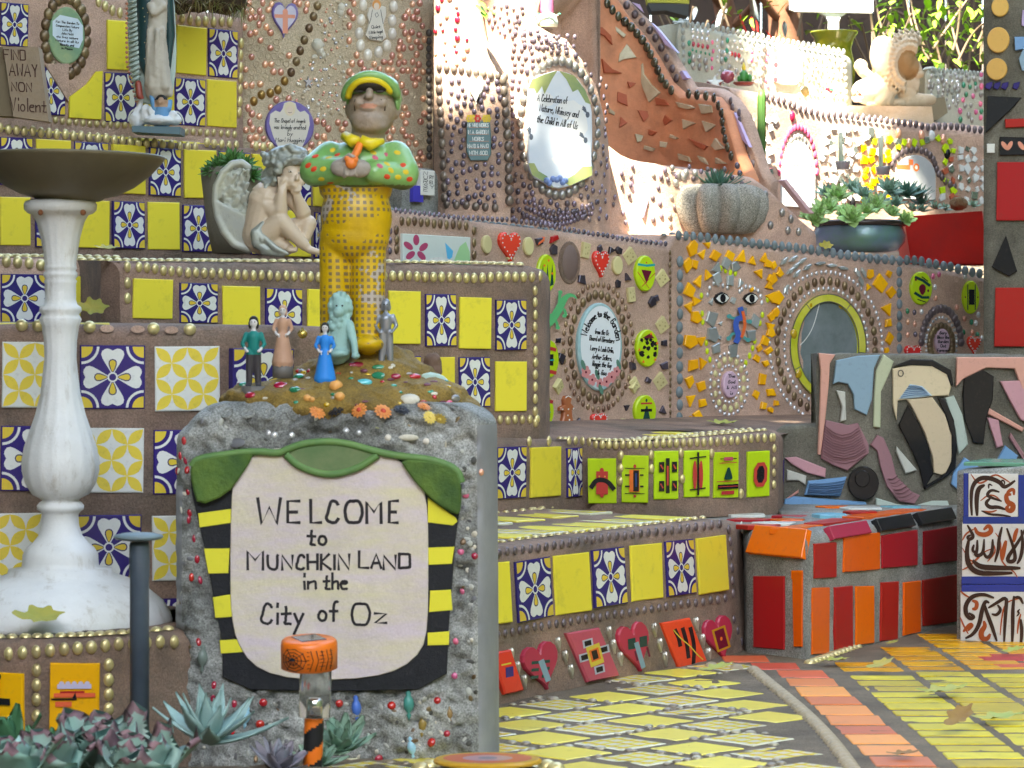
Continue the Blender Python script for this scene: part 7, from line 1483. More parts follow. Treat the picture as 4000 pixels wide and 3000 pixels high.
link('pot', lathe([(a*kb, b*kb) for a, b in ((110, -8), (150, 0), (178, 34), (182, 62), (172, 92), (164, 104))], irid, 40), bowl, Matrix.Translation(P(3355, 982, 7.62)))
link('rim', lathe([(a*kb, b*kb) for a, b in ((162, 94), (180, 98), (186, 108), (180, 118), (162, 120), (150, 104))], M('brown_glaze', (.06, .04, .035), .25, dirt=.2), 40), bowl, Matrix.Translation(P(3355, 982, 7.62)))
plant('succulent', 'light green hen and chicks rosettes spilling over the glazed bowl', P(3330, 870, 7.6), [(3180, 862, 7.5, 58), (3330, 858, 7.42, 72), (3300, 845, 7.46, 55), (3385, 830, 7.5, 52), (3540, 862, 7.5, 46), (3230, 820, 7.6, 70), (3270, 772, 7.7, 66), (3420, 810, 7.6, 66), (3480, 838, 7.5, 50), (3200, 830, 7.5, 44), (3150, 850, 7.55, 34)], lfE, 26, .75)
plant('succulent', 'blue green rosette cluster at the back of the glazed bowl', P(3400, 830, 7.7), [(3370, 770, 7.72, 70), (3470, 745, 7.75, 72), (3330, 740, 7.8, 56), (3440, 790, 7.65, 60), (3500, 800, 7.7, 54), (3230, 760, 7.8, 60), (3390, 805, 7.6, 48)], lfB, 26, .6)
plant('succulent', 'dark green tufted plant behind the glazed bowl', P(3550, 790, 7.85), [(3540, 765, 7.85, 90), (3590, 770, 7.9, 70), (3500, 770, 7.9, 64), (3600, 800, 7.9, 60)], lfC, 40, .3)
redp = M('red_box_paint', (.55, .016, .012), .4, dirt=.2, dscale=30, spec=.15, col2=(.42, .018, .016))
rbx = thing('red_planter_box', 'glossy red tapered square planter on the wall top', 'planter', P(3700, 1030, 7.8)); 
def box_pot():
    bm = bmesh.new(); Y = 7.75; lo = [P(3560, 1030, Y), P(3860, 1030, Y-.05), P(3860, 1030, Y-.05)+Vector((.02, .2, 0)), P(3560, 1030, Y)+Vector((.0, .2, 0))]; hi = [P(3530, 846, Y), P(3836, 824, Y-.05), P(3836, 824, Y-.05)+Vector((.05, .26, 0)), P(3540, 846, Y)+Vector((0, .26, 0))]
    a = [bm.verts.new(p) for p in lo]; b = [bm.verts.new(p) for p in hi]; c0 = sum(hi, Vector())/4; c = [bm.verts.new(c0+(p-c0)*.9) for p in hi]; d = [bm.verts.new(c0+(p-c0)*.88-Vector((0, 0, .04))) for p in hi]
    for r0, r1 in ((a, b), (b, c), (c, d)):
        for j in range(4): bm.faces.new((r0[j], r0[(j+1) % 4], r1[(j+1) % 4], r1[j]))
    bm.faces.new(d); bmesh.ops.recalc_face_normals(bm, faces=bm.faces); me = bpy.data.meshes.new('box'); bm.to_mesh(me); bm.free(); me.materials.append(redp); return me
link('box', box_pot(), rbx)
plant('succulent', 'blue green rosettes along the rim of the red planter box', P(3650, 830, 7.8), [(3600, 826, 7.85, 46), (3650, 815, 7.85, 44), (3560, 822, 7.8, 46), (3690, 818, 7.9, 36), (3800, 806, 7.9, 36)], lfB, 22, .4)
burl = thing('fiber_ball', 'ragged brown ball of dry fibre in the red planter box', 'dried plant', P(3750, 800, 7.85)); link('core', sculpt([('e', P(3745, 795, 7.85), (36*kb, 34*kb, 28*kb))], .004, [M('dry_fibre', (.22, .14, .07), .9, dirt=.4, bump=1)], None, 1, .006, 90, 'core'), burl)
# cactus column at the far wall
cac = thing('cactus', 'tall narrow green cactus column against the far mosaic wall', 'cactus', P(2972, 680, 8.0)); kc_ = 8.0/F
link('stem', lathe([(13*kc_, 0), (15*kc_, 100*kc_), (15*kc_, 300*kc_), (9*kc_, 328*kc_)], leafmat('cactus_green', (.05, .13, .03), (.08, .18, .05)), 24, 8, .14), cac, Matrix.Translation(P(2975, 680, 8.0)))

# ------------------------------------------------------------------ bird bath
YB = 4.50; kb2 = YB/F
wpaint = M('white_iron', (.68, .68, .67), .5, dirt=.95, dscale=30, dcol=(.30, .24, .16), bump=.25, streak=True, stain=.14); bz = M('bowl_bronze', (.17, .14, .085), .5, metal=.3, dirt=.4, dscale=12, col2=(.12, .10, .06), dcol=(.07, .06, .04))
bb_ = thing('bird_bath', 'white fluted iron pedestal carrying a wide brown bowl on the curved bench', 'bird bath', P(232, 2440, YB))
zb = lambda y: (2440-y)*kb2
pf = [(434, 2438), (436, 2420), (428, 2396), (400, 2350), (340, 2300), (270, 2262), (205, 2240), (200, 2222), (150, 2216), (148, 2195), (146, 2165), (132, 2140), (108, 2120), (84, 2090), (72, 2050), (70, 2010), (78, 1998), (90, 1990), (92, 1975), (82, 1962), (70, 1955), (80, 1945), (110, 1930), (136, 1890), (150, 1840), (150, 1800), (142, 1750), (122, 1690), (98, 1620), (78, 1540), (68, 1460), (62, 1400), (64, 1330), (72, 1275), (82, 1248), (78, 1240), (72, 1228), (82, 1215), (80, 1200), (66, 1190), (60, 1170), (60, 1110), (64, 1098), (58, 1090), (66, 1078), (66, 1066), (58, 1058), (64, 1050), (62, 1040), (60, 1030), (66, 990), (76, 930), (92, 870), (108, 840), (128, 832), (140, 820), (142, 800), (136, 788), (120, 782)]
link('pedestal', lathe([(r*kb2, zb(y)) for r, y in pf], wpaint, 64, 16, .014, 'pedestal', (zb(1960), zb(860))), bb_, Matrix.Translation(P(236, 2440, YB)))
scr = thing and []
for k in range(26):     # scrolls cast on the foot
    a = -PI+k*2*PI/26; r = 352; q_ = [( -26, -20), (-10, 6), (10, 16), (24, 4), (16, -10), (4, -2)]; pts = []
    for x, h in chaikin(q_, 1): aa = a+x/360.; rr = (r-h*2.6); zz = zb(2330-h*1.1-(2.6*h)*.55); pts.append(Vector((rr*kb2*math.cos(aa), rr*kb2*math.sin(aa), zz)))
    link('scroll', tube(pts, 9*kb2, wpaint, 6), bb_, Matrix.Translation(P(236, 2440, YB)))
rust_ = M('rust_spot', (.20, .07, .025), .8, dirt=.4)
for x in (158, 325): link('bolt_hole', bead_mesh(rust_), bb_, nframe(P(x, 830, YB-.05), Vector(((x-250)/150, -1, 0))) @ Matrix.Scale(12*kb2, 4))
link('bowl', lathe([(r*kb2, zb(y)) for r, y in ((120, 784), (140, 772), (190, 760), (250, 730), (310, 685), (345, 648), (366, 622), (372, 612), (368, 606), (355, 614), (300, 660), (200, 715), (60, 735))], bz, 64), bb_, Matrix.Translation(P(250, 2440, YB)) @ Matrix.Rotation(.012, 4, 'Y'))
# pipe lamp
pipe = thing('pipe_post', 'slate blue pipe with a flat round cap standing in the plant bed', 'pipe post', floor_pt(545, 3050)); kq = 4.15/F; slate = M('slate_pipe', (.055, .075, .105), .4, dirt=.3, dscale=40, streak=True, col2=(.075, .10, .13)); zq = lambda y: P(545, y, 4.15).z
link('pole', lathe([(38*kq, 0), (38*kq, zq(2260)), (40*kq, zq(2250)), (40*kq, zq(2130)), (36*kq, zq(2118))], slate, 24), pipe, Matrix.Translation((P(545, 2500, 4.15).x, 4.15, 0)))
link('cap', lathe([(40*kq, -8*kq), (88*kq, 0), (97*kq, 8*kq), (94*kq, 16*kq), (60*kq, 24*kq), (20*kq, 26*kq)], M('pipe_cap', (.16, .22, .25), .5, dirt=.3), 32), pipe, Matrix.Translation(P(541, 2106, 4.15)))
for k in range(9): link('thread', lathe([(39*kq, -1.5*kq), (42*kq, 0), (39*kq, 1.5*kq)], slate, 20), pipe, Matrix.Translation(P(545, 2130+k*12, 4.15)))
# solar light
YL = 3.95; kl = YL/F; zl = lambda y: P(0, y, YL).z
lt = thing('solar_light', 'orange capped solar garden light with a spider web print on a striped stake', 'garden light', floor_pt(1200, 3200)); oc = M('orange_cap', (.78, .17, .015), .35, dirt=.15, dscale=40)
xl = P(1216, 2500, YL).x; tl_ = Matrix.Translation((xl, YL, 0)) @ Matrix.Rotation(.035, 4, 'Y')
capo = link('cap', lathe([(100*kl, zl(2612)), (110*kl, zl(2608)), (111*kl, zl(2520)), (108*kl, zl(2502)), (98*kl, zl(2494)), (20*kl, zl(2493))], oc, 40), lt, Matrix.Translation((xl-.003, YL, 0)) @ Matrix.Translation((0, 0, zl(2550))) @ Matrix.Rotation(.10, 4, 'X') @ Matrix.Translation((0, 0, -zl(2550))))
Wc = WM[capo.name]
pb = PB(); pb.slab(rot(rect(-52, -52, 52, 52), .5), 0, 3, M('solar_cell', (.03, .032, .035), .15, coat=1, dirt=.1), 2, 1); link('solar_cell', pb.build('solar_cell'), capo, Wc @ Matrix.Translation((0, 0, zl(2493)+.0002)) @ Matrix.Scale(kl, 4))
def on_cyl(name, lines, m, wd, z0, r): # drawn lines wrapped on the cap: (angle px, height px)
    for pts in lines: link(name, tube([Vector((r*kl*math.sin(x/r), -r*kl*math.cos(x/r), z0+y*kl)) for x, y in pts], wd*kl, m, 4), capo, Wc)
web = []
for k in range(9):
    a = k*2*PI/9; web.append([(-60+t*math.cos(a), t*math.sin(a)*.8) for t in (10, 30, 60) if abs(t*math.sin(a)*.8) < 46])
for rr in (24, 40, 56): web.append([(-60+rr*math.cos(k*.7), max(-44, min(44, rr*.8*math.sin(k*.7)))) for k in range(10)])
for k in range(5): web.append([(10+k*22, -40), (24+k*22, 0), (14+k*22, 40)]); web.append([(0, -30+k*16), (60, -22+k*14), (110, -28+k*15)])
on_cyl('web_line', [q_ for q_ in web if len(q_) > 1], ink, 1.7, zl(2560), 111.5)
link('spider', bead_mesh(ink), capo, Wc @ Matrix.Translation((112*kl*math.sin(-60/111), -112*kl*math.cos(-60/111), zl(2560))) @ Matrix.Scale(13*kl, 4))
clear = M('clear_plastic', (.80, .80, .74), .12, dirt=0, trans=.9, spec=.3); clear.node_tree.nodes['Principled BSDF'].inputs['IOR'].default_value = 1.08
link('tube', lathe([(62*kl, zl(2800)), (62*kl, zl(2612))], clear, 32), lt, tl_)
link('reflector', lathe([(30*kl, zl(2800)), (30*kl, zl(2735)), (22*kl, zl(2725))], M('chrome', (.8, .8, .8), .12, metal=1, dirt=0), 20), lt, tl_)
stm = PB(); st_o = stm.mi(oc); st_k = stm.mi(paint('stake_black', (.015, .015, .016)))
pr = None
for j in range(40):
    z_ = zl(2804)+(0-zl(2804))*j/39; rg = [stm.bm.verts.new((38*kl*math.cos(2*PI*i/24), 38*kl*math.sin(2*PI*i/24), z_)) for i in range(24)]
    if pr:
        for i in range(24): f = stm.bm.faces.new((rg[i], rg[(i+1) % 24], pr[(i+1) % 24], pr[i])); f.smooth = True; f.material_index = st_k if ((i/24.+j/17.) % 1) < .6 else st_o
    pr = rg
link('stake', stm.build('stake'), lt, tl_)
# raised oval corner piece at the bottom
cor = thing('oval_corner_stone', 'low grey corner stone with a red ringed oval tile and gold cone beads', 'kerb stone', floor_pt(1900, 3010)); YO = 4.32
me = sculpt([('e', floor_pt(1905, 3095)+Vector((0, 0, .008)), (.09, .07, .04))], .004, [concrete], None, 3, .003, 50, 'body'); link('body', me, cor)
ob = PB(); ob.slab(ell(0, 0, .078, .062, 30), 0, .006, glaze('oval_amber', (.50, .27, .03)), .003, .003); ob.flat(ell(0, 0, .064, .05, 28), .0062, glaze('oval_red', (.50, .10, .05))); ob.flat(ell(0, 0, .036, .028, 24), .0063, glaze('oval_mauve', (.40, .22, .25))); ob.flat(ell(0, 0, .014, .012, 16), .0064, glaze('oval_grey', (.20, .17, .2)))
link('oval_tile', ob.build('oval_tile'), cor, Matrix.Translation(floor_pt(1905, 3095)+Vector((0, 0, .043))))
for k in range(9): a = .2+k*.34; link('bead', bead_mesh(gold), cor, Matrix.Translation(floor_pt(1905, 3095)+Vector((.10*math.cos(a), .085*math.sin(a)+.01, .03))) @ Matrix.Scale(.014, 4))

# ------------------------------------------------------------------ things on the upper left shelf
card_m = M('cardboard', (.34, .25, .17), .9, dirt=.35, dscale=30, bump=.3)
cs = thing('cardboard_sign', 'brown cardboard block lettered by hand about a way of non violence', 'sign', P(100, 462, 6.2)); kcs = 6.2/F
pb = PB(); pb.slab([(-96, -110), (96, -142), (56, 128), (-96, 140)], -.05, 0, card_m, 2*kcs*0+.0, 0) if False else None
def block(pts, Y, th, m):
    bm = bmesh.new(); a = [bm.verts.new(P(x, y, Y)) for x, y in pts]; b = [bm.verts.new(P(x, y, Y)+Vector((0, th, 0))) for x, y in pts]; n = len(pts)
    for j in range(n): bm.faces.new((a[j], b[j], b[(j+1) % n], a[(j+1) % n]))
    bm.faces.new(a); bm.faces.new(b[::-1]); bmesh.ops.recalc_face_normals(bm, faces=bm.faces); me = bpy.data.meshes.new('block'); bm.to_mesh(me); bm.free(); me.materials.append(m); return me
link('panel', block([(12, 182), (150, 184), (190, 474), (52, 456)], 6.15, .05, card_m), cs); link('side', block([(-30, 186), (11, 182), (50, 455), (-10, 452)], 6.16, .05, M('cardboard_dark', (.20, .15, .09), .9, dirt=.3)), cs)
def cst(pb):
    for t, x, y, h, w_ in (('FIND', 58, 214, 38, 84), ('AWAY', 92, 274, 46, 108), ('NON', 86, 340, 34, 78), ('Violent', 112, 410, 50, 140)): put_text(pb, t, x-100, 320-y, h, 4.5, M('brown_pen', (.10, .045, .03), .7, dirt=0), 0.0, width=w_, slant=-.12, tilt=-.05)
pb = PB(); cst(pb); link('lettering', pb.build('lettering'), cs, Matrix.Translation(P(100, 320, 6.148)) @ Matrix(((1, 0, 0, 0), (0, 0, -1, 0), (0, 1, 0, 0), (0, 0, 0, 1))) @ Matrix.Scale(6.148/F, 4))
YV = 6.38; kv = YV/F
vq = lambda x, y, d=0: P(x, y, YV)+Vector((0, -d*kv, 0)); ve = lambda x, y, d, rx, rz, ry=None: ('e', vq(x, y, d), (rx*kv, (ry or rx)*kv, rz*kv)); vc = lambda a, b, r0, r1: ('c', vq(*a), vq(*b), r0*kv, r1*kv)
vs = thing('robed_statue', 'painted robed woman statue with dark star mantle and ribbed halo above a winged figure', 'statue', vq(610, 520))
teal = M('mantle_teal', (.015, .05, .055), .35, dirt=.2, dscale=60); robe = M('robe_cream', (.50, .44, .36), .6, dirt=.5, dscale=60, dcol=(.25, .19, .13)); aqua = M('halo_aqua', (.46, .55, .50), .5, dirt=.35, dscale=50)
hal = PB(); o_ = chaikin([(500, -60), (494, 60), (500, 180), (510, 280), (530, 370), (552, 410), (668, 396), (688, 250), (684, 60), (670, -60)], 1, True); hal.slab([((x-600)*kv, (200-y)*kv) for x, y in o_], 0, .008, aqua, .003, .003)
FR = Matrix(((1, 0, 0, 0), (0, 0, -1, 0), (0, 1, 0, 0), (0, 0, 0, 1)))
ho = link('halo', hal.build('halo'), vs, Matrix.Translation(vq(600, 200, -20)) @ FR)
for k in range(22):
    y = -20+k*19; link('ray', tube([vq(505+max(0, y-250)*.2, y+14, 8), vq(548, y-4, 14)], [5*kv, 9*kv], aqua, 6), ho, Matrix.Identity(4))
    link('flame', bead_mesh(M('halo_rust', (.50, .20, .12), .6)), ho, nframe(vq(496+max(0, y-230)*.25, y+16, 6), Vector((0, -1, 0))) @ Matrix.Scale(6*kv, 4))
vm = sculpt([vc((580, -40, 0), (572, 240, 0), 50, 34), vc((570, 240, 10), (600, 330, 10), 28, 20), vc((650, -30, 0), (665, 140, -4), 26, 20), vc((668, 140, 0), (650, 300, 0), 16, 14)], .004, [teal], None, 2, name='mantle'); link('mantle', vm, vs); vt = bvh(vm)
for k in range(16): on_tree(vt, uni(556, 600), uni(5, 260), bead_mesh(gold), vs, 'star_dot', 2.6)
link('body', sculpt([vc((622, -60, 10), (612, 160, 20), 40, 40), vc((612, 160, 20), (620, 350, 20), 42, 54), ve(604, 46, 64, 13, 20, 12), vc((596, 30, 50), (604, 60, 66), 18, 12), vc((640, 30, 44), (612, 60, 66), 18, 12), vc((590, 120, 50), (586, 330, 50), 9, 14), vc((622, 130, 62), (616, 300, 68), 8, 11), vc((642, 120, 48), (640, 320, 56), 9, 14), vc((605, 200, 50), (600, 340, 60), 14, 18), vc((630, 200, 50), (650, 345, 55), 14, 20), vc((655, 330, 30), (668, 370, 40), 20, 14)], .003, [robe], None, 2, .0012, 90, 'body'), vs)
ang = [ve(638, 400, 60, 24, 26, 24), vc((640, 425, 50), (636, 470, 40), 30, 40), vc((612, 430, 60), (598, 380, 50), 14, 9), vc((664, 430, 60), (672, 400, 50), 14, 9), ve(632, 408, 84, 5, 6)]
def amf(c):
    z = (vq(0, 0).z-c.z)/kv
    return 0 if z > 423 or abs(c.x-vq(638, 0).x) > 27*kv else (1 if z < 396 and c.y > vq(0, 0, 80).y else 2)
link('winged_figure', sculpt(ang, .002, [paint('angel_blue', (.14, .32, .55)), paint('dark_hair', (.02, .018, .018)), paint('angel_skin', (.45, .28, .18))], amf, 2, name='winged_figure'), vs)
wr = M('wing_red', (.30, .055, .035), .4, dirt=.2); link('red_wing', sculpt([vc((545, 330, 40), (552, 380, 50), 14, 14), vc((552, 380, 50), (566, 388, 50), 14, 6)], .003, [wr], None, 2), vs); link('red_wing', sculpt([vc((660, 320, 20), (660, 348, 20), 4, 10)], .003, [wr], None, 2), vs)
link('cloud_base', sculpt([ve(540, 470, 20, 34, 34), ve(575, 450, 40, 24, 40), ve(630, 475, 50, 60, 22), ve(690, 470, 40, 24, 24), vc((540, 440, 20), (555, 390, 10), 16, 8), ve(600, 440, 60, 16, 20), ve(680, 450, 50, 20, 14)], .003, [M('cloud_white', (.55, .56, .52), .6, dirt=.45, dscale=70)], None, 1, .002, 90), vs)
link('plinth', block([(515, 492), (705, 495), (704, 525), (515, 515)], YV-.06, .09, M('plinth_blue', (.10, .17, .20), .5, dirt=.35)), vs)
debris = M('leaf_litter', (.10, .06, .03), .9, dirt=.4)
# hanging plant in the top left
hpot = thing('hanging_plant', 'dry brown mossy plant hanging over the top of the tiled wall', 'plant', P(800, 20, 6.6)); random.seed(3)
link('root_ball', sculpt([('e', P(780, -10, 6.62), (.075, .06, .03)), ('e', P(720, -5, 6.6), (.05, .05, .03)), ('e', P(880, -5, 6.6), (.05, .05, .035))], .005, [M('moss_brown', (.07, .045, .025), .95, dirt=.5, bump=1)], None, 1, .01, 60), hpot)
th_m = leafmat('thread_leaf', (.16, .20, .05), (.20, .10, .05)); thm = leaf_mesh(1, .09, .03, -.1, th_m, .8, 4)
for k in range(190): px = uni(655, 975); link('leaf', thm, hpot, Matrix.Translation(P(px, uni(-30, 26)+(40*(px > 850))*rnd(), 6.54+uni(-.05, .05))) @ Matrix.Rotation(uni(0, 6.3), 4, 'Z') @ Matrix.Rotation(uni(.1, 1.5), 4, 'Y') @ Matrix.Scale(uni(.02, .045), 4))
# glass bottles on the shrine
gl = thing('pink_bottle', 'small pink glass bottle with green and clear beads round its foot on the shrine top', 'bottle', P(2135, 110, 6.95)); kg = 6.95/F
link('glass', lathe([(26*kg, 0), (30*kg, 20*kg), (28*kg, 70*kg), (22*kg, 90*kg), (14*kg, 130*kg), (10*kg, 170*kg)], M('pink_glass', (.62, .16, .30), .12, dirt=.1, coat=1, trans=.3), 20), gl, Matrix.Translation(P(2135, 60, 6.95))); 
link('foot', lathe([(40*kg, 0), (44*kg, 20*kg), (34*kg, 50*kg), (28*kg, 54*kg)], M('pale_glass', (.60, .70, .60), .12, coat=1, dirt=.1), 20), gl, Matrix.Translation(P(2138, 108, 6.93)))
for k in range(10): link('bead', bead_mesh(greengem if k % 2 else crystal), gl, Matrix.Translation(P(2095+k*10, 58+uni(-4, 4), 6.90)) @ Matrix.Scale(7*kg, 4))

# ------------------------------------------------------------------ upper right things
YLn = 8.92; kn_ = YLn/F
lq = lambda x, y, d=0: P(3180+x/3.253, 80+y/3.253, YLn)+Vector((0, -d/3.253*kn_, 0)); le = lambda x, y, d, rx, rz, ry=None, a=0: ('e', lq(x, y, d), (rx/3.253*kn_, (ry or rx)/3.253*kn_, rz/3.253*kn_), a); lc = lambda a, b, r0, r1: ('c', lq(*a), lq(*b), r0/3.253*kn_, r1/3.253*kn_)
lion = thing('lion_statue', 'reclining weathered stone lion statue between the two crystal walls', 'statue', lq(900, 1080)); ls = M('lion_stone', (.46, .36, .24), .85, dirt=.4, dscale=40, bump=.4, col2=(.52, .44, .33), dcol=(.16, .11, .07))
lp = [le(930, 520, 0, 210, 340, 200, -.3), le(1080, 330, 20, 120, 150, 120), le(1150, 560, 100, 150, 210, 150), le(1240, 620, 130, 110, 90, 100), le(1310, 690, 130, 76, 56, 70), le(1310, 635, 160, 46, 24, 40), le(1260, 560, 120, 70, 60, 80), le(1190, 480, 150, 50, 20, 40), le(1120, 500, 190, 30, 20, 24), le(1250, 800, 60, 90, 120, 90), le(1180, 930, 40, 130, 120, 110), le(740, 900, 0, 270, 180, 170), le(860, 960, 90, 150, 140, 60), lc((590, 580, 20), (620, 660, 30), 90, 70), lc((620, 660, 30), (760, 730, 60), 66, 40), lc((760, 730, 60), (900, 830, 90), 40, 40), lc((900, 830, 90), (980, 960, 110), 40, 36), lc((980, 960, 110), (950, 1050, 110), 34, 40), le(1060, 1060, 100, 90, 60, 60), lc((700, 1060, 60), (1080, 1060, 70), 50, 50), lc((1180, 1020, 40), (1480, 1010, 40), 110, 70)]
random.seed(9)
for ring, (rr, n_, dd, ln) in enumerate(((185, 15, 190, 120), (255, 17, 150, 130), (330, 18, 90, 130), (395, 16, 20, 110))):
    for k in range(n_):
        a = 1.0+(4.5-1.0)*(k+.5*(ring % 2))/n_; x0, y0 = 1170+rr*.82*math.cos(a), 580-rr*math.sin(a)
        if y0 > 880: continue
        a2 = a+.5; x1, y1 = x0+ln*.75*math.cos(a2), y0-ln*math.sin(a2); xm, ym = (x0+x1)/2+12, (y0+y1)/2
        lp.append(lc((x0, y0, dd), (xm, ym, dd+26), 34, 27)); lp.append(lc((xm, ym, dd+40), (x1, y1, dd-10), 25, 5))
for k in range(16): x = uni(1130, 1330); lp.append(lc((x, 770+uni(0, 60), 130), (x+uni(-16, 20), 880+uni(0, 60), 110), 24, 12))
lfm = M('lion_face', (.26, .15, .06), .8, dirt=.4, dscale=40, bump=.4)
lc0 = lq(1170, 590)
link('body', sculpt(lp, .0032, [ls, lfm], lambda c: 1 if ((c.x-lc0.x)/(140/3.253*kn_))**2+((c.z-lc0.z)/(190/3.253*kn_))**2 < 1 and c.y < lq(0, 0, 60).y else 0, 1, .001, 70, 'body'), lion)
for x, y, d in ((1120, 500, 206), (1240, 520, 190)): link('eye', bead_mesh(ink), lion, nframe(lq(x, y, d), Vector((.4, -1, 0))) @ Matrix.Scale(16/3.253*kn_, 4))
link('plinth', block([(3315, 412), (3640, 416), (3650, 500), (3315, 500)], 8.78, .34, ls), lion)
plg = thing('stone_wedge', 'dark tilted stone wedge beside the reclining lion', 'stone', lq(1500, 1180)); link('slab', block([(3580, 470), (3625, 385), (3690, 380), (3702, 440), (3660, 470)], 9.05, .1, M('wedge_stone', (.20, .17, .11), .9, dirt=.4, bump=.5)), plg)
gpt = thing('green_glazed_pot', 'large glossy green and amber glazed pot behind the crystal wall', 'pot', P(3260, 300, 9.4)); kgp = 9.4/F
link('pot', lathe([(a*kgp, b*kgp) for a, b in ((60, -140), (80, -60), (85, -10), (72, 40), (66, 70), (78, 110), (92, 130), (94, 136), (84, 134), (70, 110))], M('green_pot_glaze', (.08, .22, .02), .12, dirt=.35, dscale=10, col2=(.30, .24, .02), dcol=(.04, .10, .03), coat=.5, streak=True), 36), gpt, Matrix.Translation(P(3258, 260, 9.4)))
pls = thing('white_post_sign', 'white wooden plaque with faint green capitals on a flared white post', 'sign', P(3258, 300, 9.55)); wpn = M('sign_white', (.78, .78, .76), .5, dirt=.06)
link('board', block([(3084, -60), (3410, -60), (3412, 40), (3406, 50), (3104, 44), (3086, 36)], 9.55, .03, wpn), pls); link('post', block([(3198, 46), (3310, 50), (3284, 66), (3276, 84), (3276, 300), (3238, 300), (3236, 84), (3226, 62)], 9.56, .03, wpn), pls)
pb = PB(); put_text(pb, 'S', 235-100-0, 0, 30, 4, M('sign_green', (.05, .16, .12), .5, dirt=0), 0, width=14); put_text(pb, 'THELM', 206, 4, 36, 3, M('faint_letter', (.60, .62, .60), .5, dirt=0), 0, width=92)
link('lettering', pb.build('lettering'), pls, Matrix.Translation(P(3100, 18, 9.545)) @ FR @ Matrix.Scale(9.545/F, 4))
for x, a, lab in ((3284, 640, 'left thin glass candle in a metal cup before the far mosaic wall'), (3441, 660, 'right thin glass candle in a metal cup before the far mosaic wall')):
    cn = thing('candle', lab, 'candle', P(x, a, 7.95)); k = 7.95/F
    link('cup', lathe([(24*k, 0), (30*k, 30*k), (32*k, 34*k), (28*k, 30*k)], M('cup_metal', (.5, .5, .52), .2, metal=.3, dirt=.1), 20), cn, Matrix.Translation(P(x+8, a+24, 7.95)))
    link('stick', lathe([(9*k, 0), (9*k, 120*k), (3*k, 126*k)], M('candle_wax', (.66, .68, .50), .25, dirt=.1), 14), cn, Matrix.Translation(P(x, a, 7.95))); link('collar', lathe([(17*k, 0), (17*k, 12*k)], M('collar_green', (.02, .30, .12), .4), 16), cn, Matrix.Translation(P(x, a+2, 7.95)))
# little ornaments on the ledge of the crystal wall
orn = [('star_ornament', 'silver star ornament on a dark red pot on the ledge', 2790, 320, 'star'), ('cactus_ornament', 'tiny green cactus ornament in a red saucer', 2905, 310, 'cac'), ('plum_ball', 'plum coloured ball of glass on the ledge', 2842, 300, 'ball'), ('floral_figurine', 'small white and green flower ornament at the right end of the ledge', 3248, 375, 'flo'), ('yacht_ornament', 'tiny white and red ornament in front of the lion haunch', 3350, 378, 'y'), ('ochre_stone', 'ochre rounded stone on the sunlit ledge', 3145, 358, 'o')]
for nm, lab, x, y, kd in orn:
    t_ = thing(nm, lab, 'ornament', P(x, y+12, 8.45)); k = 8.45/F; T_ = Matrix.Translation(P(x, y, 8.45))
    if kd == 'star':
        link('pot', lathe([(24*k, -34*k), (30*k, 0), (20*k, 4*k)], M('plum_pot', (.20, .04, .05), .25, dirt=.1), 18), t_, T_); pb = PB(); pb.slab([(a*36*k, b*30*k) for a, b in star], -.004, .008, M('star_silver', (.55, .55, .52), .3, metal=.6, dirt=.1), .002, .003); link('star', pb.build('star'), t_, T_ @ FR @ Matrix.Translation((0, -.005, .03)))
    elif kd == 'cac':
        for dx, h, r in ((0, 36, 15), (22, 20, 10), (-16, 14, 9)): link('stem', lathe([(r*k*.7, -18*k), (r*k, 0), (r*k, h*k*.7), (r*k*.4, h*k)], M('ornament_green', (.04, .22, .04), .4, dirt=.1), 14, 7, .1), t_, T_ @ Matrix.Translation((dx*k, 0, 0)))
        link('tip', lathe([(6*k, 34*k), (9*k, 46*k), (2*k, 66*k)], M('candle_yellow', (.7, .55, .05), .4), 10), t_, T_); link('saucer', lathe([(30*k, -24*k), (44*k, -14*k), (40*k, -12*k)], M('saucer_red', (.3, .05, .03), .4), 20), t_, T_)
    elif kd == 'ball': link('globe', lathe([(6*k, -26*k), (24*k, -14*k), (30*k, 2*k), (24*k, 18*k), (6*k, 26*k)], M('plum_glass', (.30, .05, .08), .12, coat=1, dirt=0), 20), t_, T_)
    elif kd == 'flo':
        for i in range(12): link('petal', bead_mesh(random.choice((white, greengem, redgem, pearl))), t_, nframe(P(x+uni(-20, 20), y+uni(-44, 20), 8.42), Vector((uni(-.5, .5), -1, .3))) @ Matrix.Scale(uni(6, 11)*k, 4))
    elif kd == 'y':
        link('hull', lathe([(14*k, -20*k), (24*k, -8*k), (22*k, 0)], white, 16), t_, T_); link('sail', lathe([(18*k, 0), (12*k, 14*k), (2*k, 20*k)], M('sail_red', (.6, .05, .03), .4), 4), t_, T_); link('knob', lathe([(3*k, 18*k), (9*k, 28*k), (8*k, 40*k), (2*k, 46*k)], white, 12), t_, T_)
    else: link('stone', sculpt([('e', P(x, y, 8.45), (16*k, 14*k, 24*k))], .004, [M('ochre_rock', (.42, .32, .12), .7, dirt=.3)], None, 2, .003, 60, 'stone'), t_)
